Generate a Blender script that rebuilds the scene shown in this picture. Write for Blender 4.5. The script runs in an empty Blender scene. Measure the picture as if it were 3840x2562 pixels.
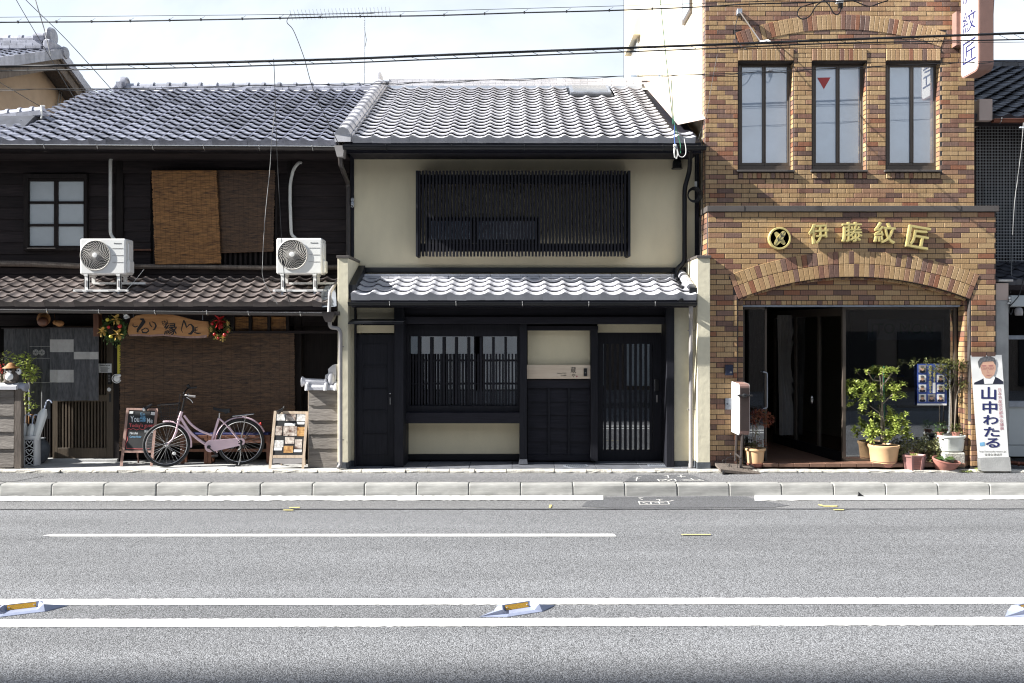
import bpy, bmesh, math, random
from mathutils import Vector, Matrix

# ---------------------------------------------------------------- camera, sky, sun, exposure
SC = bpy.context.scene
COL = SC.collection
F, HY, U = 3200.0, 1245.0, 1.1      # focal length and horizon row in photo pixels; metres per depth unit
CH = 1.9 * U                        # lens height above the road
cam = bpy.data.cameras.new('camera')
cam.sensor_width = 36.0
cam.lens = 36.0 * F / 3840.0
cam.shift_y = -(1281.0 - HY) / 3840.0
cam.clip_end = 2000.0
cam_o = bpy.data.objects.new('camera', cam)
COL.objects.link(cam_o)
cam_o.location = (0, 0, CH)
cam_o.rotation_euler = (math.pi / 2, 0, 0)
SC.camera = cam_o

SUN_DIR = Vector((1.35, 0.25, -1.0)).normalized()     # way the light travels
world = bpy.data.worlds.new('World')
SC.world = world
world.use_nodes = True
nt = world.node_tree
nt.nodes.clear()
wo = nt.nodes.new('ShaderNodeOutputWorld')
bg = nt.nodes.new('ShaderNodeBackground')
sky = nt.nodes.new('ShaderNodeTexSky')
sky.sky_type = 'NISHITA'
sky.sun_disc = False
el = math.asin(-SUN_DIR.z)
sky.sun_elevation = el
sky.sun_rotation = math.atan2(-SUN_DIR.x, -SUN_DIR.y)
sky.air_density = 1.3
sky.dust_density = 1.5
sky.ozone_density = 1.6
# thin cirrus streaks over the blue
tc = nt.nodes.new('ShaderNodeTexCoord')
mp = nt.nodes.new('ShaderNodeMapping')
mp.inputs['Rotation'].default_value = (0.2, 0.5, 0.6)
mp.inputs['Scale'].default_value = (2.2, 9.0, 3.0)
nz = nt.nodes.new('ShaderNodeTexNoise')
nz.inputs['Scale'].default_value = 1.6
nz.inputs['Detail'].default_value = 6
nz.inputs['Roughness'].default_value = 0.55
cr = nt.nodes.new('ShaderNodeValToRGB')
cr.color_ramp.elements[0].position = 0.42
cr.color_ramp.elements[0].color = (0.06, 0.06, 0.06, 1)
cr.color_ramp.elements[1].position = 0.72
cr.color_ramp.elements[1].color = (0.3, 0.3, 0.3, 1)
mx = nt.nodes.new('ShaderNodeMix')
mx.data_type = 'RGBA'
mx.inputs[7].default_value = (8.6, 8.9, 9.3, 1)
nt.links.new(tc.outputs['Generated'], mp.inputs[0])
nt.links.new(mp.outputs[0], nz.inputs['Vector'])
nt.links.new(nz.outputs[0], cr.inputs[0])
sx_ = nt.nodes.new('ShaderNodeSeparateXYZ')          # haze thickens towards the horizon all round
nt.links.new(tc.outputs['Generated'], sx_.inputs[0])
hz = nt.nodes.new('ShaderNodeMapRange')
hz.inputs['From Min'].default_value = 0.0; hz.inputs['From Max'].default_value = 0.75
hz.inputs['To Min'].default_value = 0.76; hz.inputs['To Max'].default_value = 0.0
nt.links.new(sx_.outputs['Z'], hz.inputs[0])
hs = nt.nodes.new('ShaderNodeMath'); hs.operation = 'ADD'; hs.use_clamp = True
nt.links.new(cr.outputs[0], hs.inputs[0]); nt.links.new(hz.outputs[0], hs.inputs[1])
nt.links.new(hs.outputs[0], mx.inputs[0])
nt.links.new(sky.outputs[0], mx.inputs[6])
nt.links.new(mx.outputs[2], bg.inputs[0])
bg.inputs[1].default_value = 0.052
nt.links.new(bg.outputs[0], wo.inputs[0])

sl = bpy.data.lights.new('sun', 'SUN')
sl.energy = 5.0
sl.angle = math.radians(0.55)
sl.color = (1.0, 0.975, 0.93)
sun_o = bpy.data.objects.new('sun', sl)
COL.objects.link(sun_o)
sun_o.location = (-20, -4, 20)
sun_o.rotation_euler = SUN_DIR.to_track_quat('-Z', 'Y').to_euler()

vs = SC.view_settings
vs.view_transform = 'Standard'
vs.look = 'None'
vs.gamma = 1.0
vs.use_curve_mapping = False
vs.exposure = 1.64
SC.cycles.use_denoising = True
SC.cycles.filter_width = 1.15
SC.cycles.max_bounces = 8
SC.cycles.transparent_max_bounces = 12

# ---------------------------------------------------------------- helpers
random.seed(7)
R = random.Random(11)
PI = math.pi
def X(px, d): return (px - 1920.0) * d * U / F
def Z(py, d): return CH - (py - HY) * d * U / F
def Yd(d): return d * U
def S(n, d): return n * d * U / F           # n photo pixels at depth d, in metres
def lin(r, g, b):
    f = lambda c: (c / 255 / 12.92) if c / 255 <= 0.04045 else ((c / 255 + 0.055) / 1.055) ** 2.4
    return (f(r), f(g), f(b))

class MB:
    """collects shapes and links them as one mesh object"""
    def __init__(s): s.v = []; s.f = []; s.m = []; s.a = []; s.mi = 0; s.val = 0.0
    def add(s, vs, fs):
        n = len(s.v); s.v.extend(vs)
        for f in fs:
            s.f.append(tuple(i + n for i in f)); s.m.append(s.mi); s.a.append(s.val)
    def box(s, x0, x1, y0, y1, z0, z1):
        s.add([(x0,y0,z0),(x1,y0,z0),(x1,y1,z0),(x0,y1,z0),(x0,y0,z1),(x1,y0,z1),(x1,y1,z1),(x0,y1,z1)],
              [(0,3,2,1),(4,5,6,7),(0,1,5,4),(1,2,6,5),(2,3,7,6),(3,0,4,7)])
    def cbox(s, x0, x1, y0, y1, z0, z1, b=0.005):
        b = min(b, (x1-x0)*.45, (y1-y0)*.45, (z1-z0)*.45)
        c = {}; vs = []
        for ix in (0,1):
            for iy in (0,1):
                for iz in (0,1):
                    p = (x1 if ix else x0, y1 if iy else y0, z1 if iz else z0)
                    sx = -b if ix else b; sy = -b if iy else b; sz = -b if iz else b
                    for a in range(3):      # vertex lying on the face of axis a
                        c[(ix,iy,iz,a)] = len(vs)
                        vs.append((p[0] + (0 if a == 0 else sx), p[1] + (0 if a == 1 else sy), p[2] + (0 if a == 2 else sz)))
        fs = []
        for a in range(3):
            o = [i for i in range(3) if i != a]
            for t in (0,1):
                q = []
                for u, w in ((0,0),(1,0),(1,1),(0,1)):
                    k = [0,0,0]; k[a] = t; k[o[0]] = u; k[o[1]] = w
                    q.append(c[(k[0],k[1],k[2],a)])
                if (t == 0) != (a == 1): q.reverse()
                fs.append(tuple(q))
        for a in range(3):                  # edges along axis a
            o = [i for i in range(3) if i != a]
            for u in (0,1):
                for w in (0,1):
                    k0 = [0,0,0]; k0[o[0]] = u; k0[o[1]] = w
                    k1 = list(k0); k1[a] = 1
                    fs.append((c[(*k0,o[0])], c[(*k1,o[0])], c[(*k1,o[1])], c[(*k0,o[1])]))
        for ix in (0,1):
            for iy in (0,1):
                for iz in (0,1):
                    fs.append(tuple(c[(ix,iy,iz,a)] for a in range(3)))
        s.add(vs, fs)
    def pbox(s, px0, py0, px1, py1, d0, d1, b=0.0):
        """box whose front face covers the photo rectangle at depth d0"""
        a = (X(px0,d0), X(px1,d0), Yd(d0), Yd(d1), Z(py1,d0), Z(py0,d0))
        s.cbox(*a, b) if b else s.box(*a)
    def quad(s, a, b, c, d): s.add([a,b,c,d], [(0,1,2,3)])
    def prism(s, poly, y0, y1):
        """(x,z) outline extruded along Y"""
        n = len(poly)
        s.add([(x,y0,z) for x,z in poly] + [(x,y1,z) for x,z in poly],
              [tuple(range(n)), tuple(range(2*n-1, n-1, -1))] + [(i, i+n, (i+1)%n+n, (i+1)%n) for i in range(n)])
    def xprism(s, poly, x0, x1):
        """(y,z) outline extruded along X"""
        n = len(poly)
        s.add([(x0,y,z) for y,z in poly] + [(x1,y,z) for y,z in poly],
              [tuple(range(n-1,-1,-1)), tuple(range(n, 2*n))] + [(i, (i+1)%n, (i+1)%n+n, i+n) for i in range(n)])
    def tube(s, pts, r, n=8, cap=True, flat=None):
        pts = [Vector(p) for p in pts]
        k = len(pts)
        if k < 2: return
        rs = r if isinstance(r, (list, tuple)) else [r] * k
        up = None; rings = []
        for i in range(k):
            t = (pts[min(i+1,k-1)] - pts[max(i-1,0)])
            t = t.normalized() if t.length > 1e-9 else Vector((0,0,1))
            if up is None:
                up = t.orthogonal().normalized()
                if abs(t.z) < 0.9: up = (Vector((0,0,1)) - t * t.z).normalized()
            else:
                up = up - t * up.dot(t)
                up = up.normalized() if up.length > 1e-6 else t.orthogonal().normalized()
            w = t.cross(up)
            rings.append([pts[i] + (up * math.cos(2*PI*j/n) + w * math.sin(2*PI*j/n)) * rs[i] for j in range(n)])
        vs = [tuple(p) for g in rings for p in g]
        fs = [(i*n+j, i*n+(j+1)%n, (i+1)*n+(j+1)%n, (i+1)*n+j) for i in range(k-1) for j in range(n)]
        if cap: fs += [tuple(range(n-1,-1,-1)), tuple((k-1)*n+j for j in range(n))]
        s.add(vs, fs)
    def lathe(s, prof, c, n=20, axis='z', cap=True):
        vs = []; k = len(prof)
        for r, h in prof:
            for j in range(n):
                a = 2*PI*j/n
                p = (r*math.cos(a), r*math.sin(a), h)
                if axis == 'y': p = (p[0], p[2], p[1])
                if axis == 'x': p = (p[2], p[0], p[1])
                vs.append((c[0]+p[0], c[1]+p[1], c[2]+p[2]))
        fs = [(i*n+j, i*n+(j+1)%n, (i+1)*n+(j+1)%n, (i+1)*n+j) for i in range(k-1) for j in range(n)]
        if cap:
            if prof[0][0] > 1e-5: fs.append(tuple(range(n-1,-1,-1)))
            if prof[-1][0] > 1e-5: fs.append(tuple((k-1)*n+j for j in range(n)))
        s.add(vs, fs)
    def ball(s, c, rx, ry=None, rz=None, n=12, k=8):
        ry = ry or rx; rz = rz or rx
        vs = []
        for i in range(k+1):
            t = PI*i/k
            for j in range(n):
                a = 2*PI*j/n
                vs.append((c[0]+rx*math.sin(t)*math.cos(a), c[1]+ry*math.sin(t)*math.sin(a), c[2]+rz*math.cos(t)))
        s.add(vs, [(i*n+j, (i+1)*n+j, (i+1)*n+(j+1)%n, i*n+(j+1)%n) for i in range(k) for j in range(n)])
    def stroke(s, pts, ws, y, th=0.004):
        """flat brush stroke in the XZ plane, pts (x,z), widths ws"""
        k = len(pts); L = []; Rr = []
        for i in range(k):
            a = pts[max(i-1,0)]; b = pts[min(i+1,k-1)]
            dx, dz = b[0]-a[0], b[1]-a[1]; l = math.hypot(dx,dz) or 1
            w = (ws[i] if isinstance(ws,(list,tuple)) else ws) / 2
            L.append((pts[i][0]-dz/l*w, pts[i][1]+dx/l*w)); Rr.append((pts[i][0]+dz/l*w, pts[i][1]-dx/l*w))
        vs = [(p[0],y,p[1]) for p in L] + [(p[0],y,p[1]) for p in Rr]
        vs += [(p[0],y+th,p[1]) for p in L] + [(p[0],y+th,p[1]) for p in Rr]
        fs = []
        for i in range(k-1):
            fs += [(i, k+i, k+i+1, i+1), (i, i+1, 2*k+i+1, 2*k+i), (k+i, 3*k+i, 3*k+i+1, k+i+1)]
        s.add(vs, fs)
    def glyph(s, body, x0, x1, z0, z1, y, th=0.004, off=0.0, rot=0.0, axis='y', keep=False):
        """lettering fitted to a box; faces -Y (or -X when axis is 'x', then x0..x1 are Y positions far to near)"""
        me = TXT[(body, off)]
        bx0 = min(p[0] for p in me[0]); bx1 = max(p[0] for p in me[0])
        bz0 = min(p[1] for p in me[0]); bz1 = max(p[1] for p in me[0])
        sx = (x1-x0)/((bx1-bx0) or 1); sz = (z1-z0)/((bz1-bz0) or 1)
        if keep: sx = sz = min(abs(sx), abs(sz)) * (1 if sx > 0 else -1); sz = abs(sz)
        cx, cz = (x0+x1)/2, (z0+z1)/2
        n = len(me[0]); f0 = []; f1 = []
        cr_, sr = math.cos(rot), math.sin(rot)
        for p in me[0]:
            u = (p[0]-(bx0+bx1)/2)*sx; w = (p[1]-(bz0+bz1)/2)*sz
            u, w = u*cr_ - w*sr, u*sr + w*cr_
            if axis == 'y': f0.append((cx+u, y, cz+w)); f1.append((cx+u, y+th, cz+w))
            else: f0.append((y, cx+u, cz+w)); f1.append((y+th, cx+u, cz+w))
        fs = [tuple(f) for f in me[1]]
        fs += [(a, a+n, b+n, b) for a, b in me[2]]
        s.add(f0 + f1, fs)
    def bold(s, body, x0, x1, z0, z1, y, th, w, rot):
        for k in range(7):
            a = 2*PI*k/6; r = 0 if k == 6 else w
            s.glyph(body, x0+w+math.cos(a)*r, x1-w+math.cos(a)*r, z0+w+math.sin(a)*r, z1-w+math.sin(a)*r, y+.0012*k, th, 0.0, rot)
    def xform(s, M):
        s.v = [tuple(M @ Vector(p)) for p in s.v]
    def join(s, me, M):
        n = len(s.v)
        s.v.extend(tuple(M @ Vector(p)) for p in me['v'])
        for f in me['f']:
            s.f.append(tuple(i+n for i in f)); s.m.append(s.mi); s.a.append(s.val)
    def data(s, name, mats, smooth=0, att=False):
        me = bpy.data.meshes.new(name)
        me.from_pydata(s.v, [], s.f)
        mats = mats if isinstance(mats, (list, tuple)) else [mats]
        for m in mats: me.materials.append(m)
        if len(mats) > 1: me.polygons.foreach_set('material_index', s.m)
        if att:
            at = me.attributes.new('v', 'FLOAT', 'FACE'); at.data.foreach_set('value', s.a)
        if smooth:
            me.polygons.foreach_set('use_smooth', [True]*len(me.polygons))
            me.set_sharp_from_angle(angle=math.radians(smooth))
        me.update()
        return me
    def build(s, name, mats, parent=None, smooth=0, att=False, **kw):
        return link(name, s.data(name, mats, smooth, att), parent, **kw)

def link(name, me, parent=None, label=None, cat=None, group=None, kind=None, local=False):
    o = bpy.data.objects.new(name, me)
    COL.objects.link(o)
    if parent is not None:
        o.parent = parent
        if not local and parent.type == 'EMPTY':
            o.matrix_parent_inverse = Matrix.Translation(-Vector(parent.location))
    tag(o, label, cat, group, kind)
    return o
def tag(o, label=None, cat=None, group=None, kind=None):
    if label: o['label'] = label
    if cat: o['category'] = cat
    if group: o['group'] = group
    if kind: o['kind'] = kind
    return o
def thing(name, label, cat, loc=(0,0,0), group=None, rotz=0.0):
    o = bpy.data.objects.new(name, None)
    o.empty_display_size = 0.1
    COL.objects.link(o)
    o.location = loc; o.rotation_euler = (0,0,rotz)
    return tag(o, label, cat, group)
def bx(name, mat, parent, px0, py0, px1, py1, d0, d1, b=0.004, **kw):
    m = MB(); m.pbox(px0,py0,px1,py1,d0,d1,b)
    return m.build(name, mat, parent, **kw)

# lettering outlines, made once while the scene is still empty
TXT = {}
def letters(specs):
    obs = []
    for body, off in specs:
        if (body, off) in TXT: continue
        c = bpy.data.curves.new('lettering', 'FONT')
        c.body = body; c.size = 1.0; c.offset = off; c.resolution_u = 3
        c.space_line = 1.0
        o = bpy.data.objects.new('lettering', c); COL.objects.link(o)
        obs.append((o, body, off))
    dg = bpy.context.evaluated_depsgraph_get()
    for o, body, off in obs:
        me = bpy.data.meshes.new_from_object(o.evaluated_get(dg))
        bm = bmesh.new(); bm.from_mesh(me)
        bmesh.ops.remove_doubles(bm, verts=bm.verts, dist=1e-5)
        bm.verts.index_update()
        vs_ = [(v.co.x, v.co.y) for v in bm.verts]
        fs_ = []
        for f in bm.faces:
            q = [v.index for v in f.verts]
            if f.normal.z < 0: q.reverse()
            fs_.append(q)
        es_ = []
        for e in bm.edges:
            if len(e.link_faces) == 1:
                q = [v.index for v in e.link_faces[0].verts]
                a, b = e.verts[0].index, e.verts[1].index
                if q[(q.index(a)+1) % len(q)] != b: a, b = b, a
                es_.append((a, b))
        TXT[(body, off)] = (vs_, fs_, es_)
        bm.free(); bpy.data.meshes.remove(me)
    for o, body, off in obs:
        c = o.data; bpy.data.objects.remove(o); bpy.data.curves.remove(c)
BOLD = 0.022
letters([(t, BOLD) for t in '伊藤紋匠山中わたる縁'] + [(t, 0.0) for t in
        ['伊','藤','紋','匠','蔵','や','上五条町','Panasonic','日\n本\n共\n産\n党\n京\n都\n市\n会\n議\n員','http://yamanaka-wataru.jp/',
         '後援会連絡所','憲\n法\nを\n守\nり\n生\nか\nそ\nう','You','Me','En','EN',"Today's guest",'Welcome','Nicolas','Carmen Havier','ITO MON',
         'Guesthouse KURAYA','止水','Welcome to You En Me','止\nま\nれ','NTT','予\n定\nで\nす']] + [(t, 0.012) for t in ['You','Me',"Today's guest",'縁']])

# ---------------------------------------------------------------- materials
def mat(name, col, rough=0.6, metal=0.0, var=0.12, vs=6.0, bump=0.0, bs=80.0, stretch=(1,1,1), spec=0.5,
        col2=None, rnd=0.0, speck=0.0, detail=5, coord='Object'):
    m = bpy.data.materials.new(name)
    m.use_nodes = True
    N = m.node_tree.nodes; L = m.node_tree.links
    b = N['Principled BSDF']
    b.inputs['Roughness'].default_value = rough
    b.inputs['Metallic'].default_value = metal
    b.inputs['Specular IOR Level'].default_value = spec
    b.inputs['Base Color'].default_value = (*col, 1)
    tc = N.new('ShaderNodeTexCoord')
    mp = N.new('ShaderNodeMapping')
    mp.inputs['Scale'].default_value = stretch
    L.new(tc.outputs[coord], mp.inputs[0])
    c2 = col2 or tuple(min(1, c*(1+var)) for c in col)
    c1 = col if col2 else tuple(c*(1-var) for c in col)
    out = None
    if var or col2:
        n = N.new('ShaderNodeTexNoise')
        n.inputs['Scale'].default_value = vs
        n.inputs['Detail'].default_value = detail
        n.inputs['Roughness'].default_value = 0.6
        L.new(mp.outputs[0], n.inputs['Vector'])
        r = N.new('ShaderNodeMapRange')
        r.inputs['From Min'].default_value = 0.3; r.inputs['From Max'].default_value = 0.7
        L.new(n.outputs[0], r.inputs[0])
        x = N.new('ShaderNodeMix'); x.data_type = 'RGBA'
        x.inputs[6].default_value = (*c1,1); x.inputs[7].default_value = (*c2,1)
        L.new(r.outputs[0], x.inputs[0])
        out = x.outputs[2]
    if rnd:     # every copy a little different
        oi = N.new('ShaderNodeObjectInfo'); at = N.new('ShaderNodeAttribute'); at.attribute_name = 'v'
        ad = N.new('ShaderNodeMath'); ad.operation = 'ADD'
        L.new(oi.outputs['Random'], ad.inputs[0]); L.new(at.outputs['Fac'], ad.inputs[1])
        fr = N.new('ShaderNodeMath'); fr.operation = 'FRACT'; L.new(ad.outputs[0], fr.inputs[0])
        mr = N.new('ShaderNodeMapRange')
        mr.inputs['To Min'].default_value = 1-rnd; mr.inputs['To Max'].default_value = 1+rnd
        L.new(fr.outputs[0], mr.inputs[0])
        h = N.new('ShaderNodeHueSaturation')
        if out: L.new(out, h.inputs['Color'])
        else: h.inputs['Color'].default_value = (*col,1)
        L.new(mr.outputs[0], h.inputs['Value'])
        out = h.outputs[0]
    if speck:
        n2 = N.new('ShaderNodeTexNoise'); n2.inputs['Scale'].default_value = bs; n2.inputs['Detail'].default_value = 2
        L.new(mp.outputs[0], n2.inputs['Vector'])
        r2 = N.new('ShaderNodeMapRange')
        r2.inputs['From Min'].default_value = 0.3; r2.inputs['From Max'].default_value = 0.7
        r2.inputs['To Min'].default_value = 1-speck; r2.inputs['To Max'].default_value = 1+speck
        L.new(n2.outputs[0], r2.inputs[0])
        h = N.new('ShaderNodeHueSaturation'); L.new(r2.outputs[0], h.inputs['Value'])
        if out: L.new(out, h.inputs['Color'])
        else: h.inputs['Color'].default_value = (*col,1)
        out = h.outputs[0]
    if out: L.new(out, b.inputs['Base Color'])
    if bump:
        n3 = N.new('ShaderNodeTexNoise'); n3.inputs['Scale'].default_value = bs; n3.inputs['Detail'].default_value = 4
        L.new(mp.outputs[0], n3.inputs['Vector'])
        bp = N.new('ShaderNodeBump'); bp.inputs['Strength'].default_value = bump; bp.inputs['Distance'].default_value = 0.01
        L.new(n3.outputs[0], bp.inputs['Height']); L.new(bp.outputs[0], b.inputs['Normal'])
    return m
def glass(name, tint=(0.9,0.95,0.97), rough=0.0, alpha=0.25):
    """thin pane: mostly see-through with a real surface reflection"""
    m = bpy.data.materials.new(name); m.use_nodes = True
    N = m.node_tree.nodes; L = m.node_tree.links
    N.remove(N['Principled BSDF'])
    tr = N.new('ShaderNodeBsdfTransparent'); tr.inputs[0].default_value = (*tint,1)
    gl = N.new('ShaderNodeBsdfGlossy'); gl.inputs['Roughness'].default_value = rough
    fr = N.new('ShaderNodeFresnel'); fr.inputs[0].default_value = 1.5
    mu = N.new('ShaderNodeMath'); mu.operation = 'MULTIPLY_ADD'; mu.inputs[1].default_value = 1.6; mu.inputs[2].default_value = alpha*0.1
    ms = N.new('ShaderNodeMixShader')
    L.new(fr.outputs[0], mu.inputs[0]); L.new(mu.outputs[0], ms.inputs[0])
    L.new(tr.outputs[0], ms.inputs[1]); L.new(gl.outputs[0], ms.inputs[2])
    L.new(ms.outputs[0], N['Material Output'].inputs[0])
    return m

def brick_mat(name, bars=True):
    """scratched-face brick tile, colour picked per piece"""
    m = bpy.data.materials.new(name); m.use_nodes = True
    N = m.node_tree.nodes; L = m.node_tree.links
    b = N['Principled BSDF']; b.inputs['Roughness'].default_value = 0.42; b.inputs['Specular IOR Level'].default_value = 0.4
    oi = N.new('ShaderNodeObjectInfo'); at = N.new('ShaderNodeAttribute'); at.attribute_name = 'v'
    ad = N.new('ShaderNodeMath'); ad.operation = 'ADD'
    L.new(oi.outputs['Random'], ad.inputs[0]); L.new(at.outputs['Fac'], ad.inputs[1])
    fr = N.new('ShaderNodeMath'); fr.operation = 'FRACT'; L.new(ad.outputs[0], fr.inputs[0])
    rp = N.new('ShaderNodeValToRGB'); rp.color_ramp.interpolation = 'CONSTANT'
    cols = [(0.0,(0.37,0.24,0.12)),(0.22,(0.41,0.275,0.145)),(0.45,(0.35,0.215,0.112)),(0.58,(0.30,0.172,0.105)),(0.70,(0.205,0.105,0.073)),
            (0.79,(0.14,0.082,0.064)),(0.87,(0.19,0.115,0.088)),(0.95,(0.25,0.108,0.060))]
    e = rp.color_ramp.elements
    e[0].position = 0; e[0].color = (*cols[0][1],1)
    e[1].position = cols[1][0]; e[1].color = (*cols[1][1],1)
    for p, c in cols[2:]:
        k = e.new(p); k.color = (*c,1)
    L.new(fr.outputs[0], rp.inputs[0])
    tc = N.new('ShaderNodeTexCoord')
    mp = N.new('ShaderNodeMapping'); mp.inputs['Scale'].default_value = (150, 6, 3)
    L.new(tc.outputs['Object'], mp.inputs[0])
    n = N.new('ShaderNodeTexNoise'); n.inputs['Scale'].default_value = 1.0; n.inputs['Detail'].default_value = 3
    L.new(mp.outputs[0], n.inputs['Vector'])
    mp2 = N.new('ShaderNodeMapping'); mp2.inputs['Scale'].default_value = (40, 40, 40)
    L.new(tc.outputs['Object'], mp2.inputs[0])
    n2 = N.new('ShaderNodeTexNoise'); n2.inputs['Detail'].default_value = 3; n2.inputs['Scale'].default_value = 1.0
    L.new(mp2.outputs[0], n2.inputs['Vector'])
    mr = N.new('ShaderNodeMapRange'); mr.inputs['From Min'].default_value = 0.3; mr.inputs['From Max'].default_value = 0.7
    mr.inputs['To Min'].default_value = 0.72; mr.inputs['To Max'].default_value = 1.22
    L.new(n.outputs[0], mr.inputs[0])
    h = N.new('ShaderNodeHueSaturation'); L.new(rp.outputs[0], h.inputs['Color']); L.new(mr.outputs[0], h.inputs['Value'])
    L.new(h.outputs[0], b.inputs['Base Color'])
    sm = N.new('ShaderNodeMath'); sm.operation = 'ADD'; L.new(n.outputs[0], sm.inputs[0]); L.new(n2.outputs[0], sm.inputs[1])
    bp = N.new('ShaderNodeBump'); bp.inputs['Strength'].default_value = 0.5; bp.inputs['Distance'].default_value = 0.004
    L.new(sm.outputs[0], bp.inputs['Height']); L.new(bp.outputs[0], b.inputs['Normal'])
    return m

def asphalt_mat(name, base, grain=95.0, contrast=0.55):
    m = bpy.data.materials.new(name); m.use_nodes = True
    N = m.node_tree.nodes; L = m.node_tree.links
    b = N['Principled BSDF']; b.inputs['Roughness'].default_value = 0.8; b.inputs['Specular IOR Level'].default_value = 0.3
    tc = N.new('ShaderNodeTexCoord')
    vo = N.new('ShaderNodeTexVoronoi'); vo.inputs['Scale'].default_value = grain
    L.new(tc.outputs['Object'], vo.inputs['Vector'])
    sep = N.new('ShaderNodeSeparateColor'); L.new(vo.outputs['Color'], sep.inputs[0])
    mr = N.new('ShaderNodeMapRange'); mr.inputs['To Min'].default_value = 1-contrast; mr.inputs['To Max'].default_value = 1+contrast
    L.new(sep.outputs[0], mr.inputs[0])
    # binder between the stones
    r2 = N.new('ShaderNodeMapRange'); r2.inputs['From Min'].default_value = 0.35; r2.inputs['From Max'].default_value = 0.75
    r2.inputs['To Min'].default_value = 1.0; r2.inputs['To Max'].default_value = 0.4
    L.new(vo.outputs['Distance'], r2.inputs[0])
    mu = N.new('ShaderNodeMath'); mu.operation = 'MULTIPLY'; L.new(mr.outputs[0], mu.inputs[0]); L.new(r2.outputs[0], mu.inputs[1])
    nz = N.new('ShaderNodeTexNoise'); nz.inputs['Scale'].default_value = 0.9; nz.inputs['Detail'].default_value = 6
    mp = N.new('ShaderNodeMapping'); mp.inputs['Scale'].default_value = (0.16, 1.5, 1)
    L.new(tc.outputs['Object'], mp.inputs[0]); L.new(mp.outputs[0], nz.inputs['Vector'])
    r3 = N.new('ShaderNodeMapRange'); r3.inputs['From Min'].default_value = 0.3; r3.inputs['From Max'].default_value = 0.7
    r3.inputs['To Min'].default_value = 0.82; r3.inputs['To Max'].default_value = 1.16
    L.new(nz.outputs[0], r3.inputs[0])
    m2 = N.new('ShaderNodeMath'); m2.operation = 'MULTIPLY'; L.new(mu.outputs[0], m2.inputs[0]); L.new(r3.outputs[0], m2.inputs[1])
    h = N.new('ShaderNodeHueSaturation'); h.inputs['Color'].default_value = (*base,1)
    L.new(m2.outputs[0], h.inputs['Value']); L.new(h.outputs[0], b.inputs['Base Color'])
    bp = N.new('ShaderNodeBump'); bp.inputs['Strength'].default_value = 0.8; bp.inputs['Distance'].default_value = 0.006; bp.invert = True
    L.new(vo.outputs['Distance'], bp.inputs['Height']); L.new(bp.outputs[0], b.inputs['Normal'])
    return m

def reed_mat(name, c1, c2):
    """split bamboo: every reed its own tone, darker nodes"""
    m = mat(name, c1, 0.55, col2=c2, vs=1.0, stretch=(9, 1, 85), detail=4, bump=0.3, bs=1.0)
    return m

M = {}
M['asphalt'] = asphalt_mat('asphalt', (0.203,0.207,0.216), 120, 0.52)
M['asphalt_fine'] = asphalt_mat('asphalt_fine', (0.20,0.20,0.203), 120, 0.4)
M['asphalt_side'] = asphalt_mat('asphalt_side', (0.19,0.19,0.195), 105, 0.5)
M['asphalt_new'] = asphalt_mat('asphalt_new', (0.125,0.127,0.135), 120, 0.35)
M['paint'] = mat('road_paint', (0.58,0.58,0.565), 0.65, col2=(0.80,0.80,0.785), vs=5, detail=9, bump=0.25, bs=90)
M['paint_old'] = mat('road_paint_worn', (0.62,0.61,0.58), 0.7, var=0.12, vs=14, bump=0.3, bs=90)
M['yellow'] = mat('chalk_yellow', (0.46,0.40,0.16), 0.85, var=0.3, vs=40)
M['kerb'] = mat('kerb_concrete', (0.19,0.19,0.18), 0.88, col2=(0.40,0.395,0.375), vs=2.2, stretch=(1,3,5), bump=0.25, bs=60, rnd=0.06)
M['stone'] = mat('edging_stone', (0.30,0.285,0.25), 0.9, col2=(0.50,0.48,0.43), vs=14, bump=0.9, bs=38, rnd=0.08)
M['concrete'] = mat('concrete', (0.36,0.36,0.35), 0.85, var=0.2, vs=4, bump=0.2, bs=60)
M['slate'] = mat('floor_stone', (0.11,0.115,0.13), 0.5, var=0.25, vs=5, bump=0.15, bs=50, rnd=0.08)
M['tile_new'] = mat('silver_roof_tile', (0.50,0.50,0.53), 0.5, var=0.12, vs=9, bump=0.06, bs=90, rnd=0.12, spec=0.35)
M['tile_old'] = mat('aged_roof_tile', (0.29,0.30,0.35), 0.4, var=0.25, vs=7, bump=0.1, bs=70, rnd=0.28, spec=0.4)
M['tile_warm'] = mat('weathered_roof_tile', (0.075,0.068,0.070), 0.5, col2=(0.185,0.150,0.135), vs=5, bump=0.15, bs=60, rnd=0.25)
M['tile_dark'] = mat('dark_roof_tile', (0.055,0.058,0.07), 0.45, var=0.3, vs=6, bump=0.1, bs=60, rnd=0.35)
M['mortar_plaster'] = mat('roof_plaster', (0.55,0.53,0.50), 0.9, var=0.2, vs=12, bump=0.3, bs=40)
M['wood_black'] = mat('charred_wood', (0.014,0.011,0.012), 0.7, spec=0.18, col2=(0.034,0.026,0.026), vs=3, stretch=(1,4,16), bump=0.25, bs=20, rnd=0.25)
M['wood_blackv'] = mat('charred_wood_upright', (0.011,0.009,0.009), 0.7, spec=0.15, col2=(0.024,0.019,0.018), vs=3, stretch=(16,4,1), bump=0.25, bs=20, rnd=0.25)
M['stain'] = mat('black_stained_wood', (0.008,0.0085,0.012), 0.55, spec=0.2, col2=(0.017,0.017,0.023), vs=3, stretch=(14,6,1), bump=0.12, bs=18, rnd=0.12)
M['stainh'] = mat('black_stained_beam', (0.009,0.009,0.013), 0.55, spec=0.2, col2=(0.019,0.018,0.025), vs=3, stretch=(1,6,14), bump=0.12, bs=18, rnd=0.12)
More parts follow.
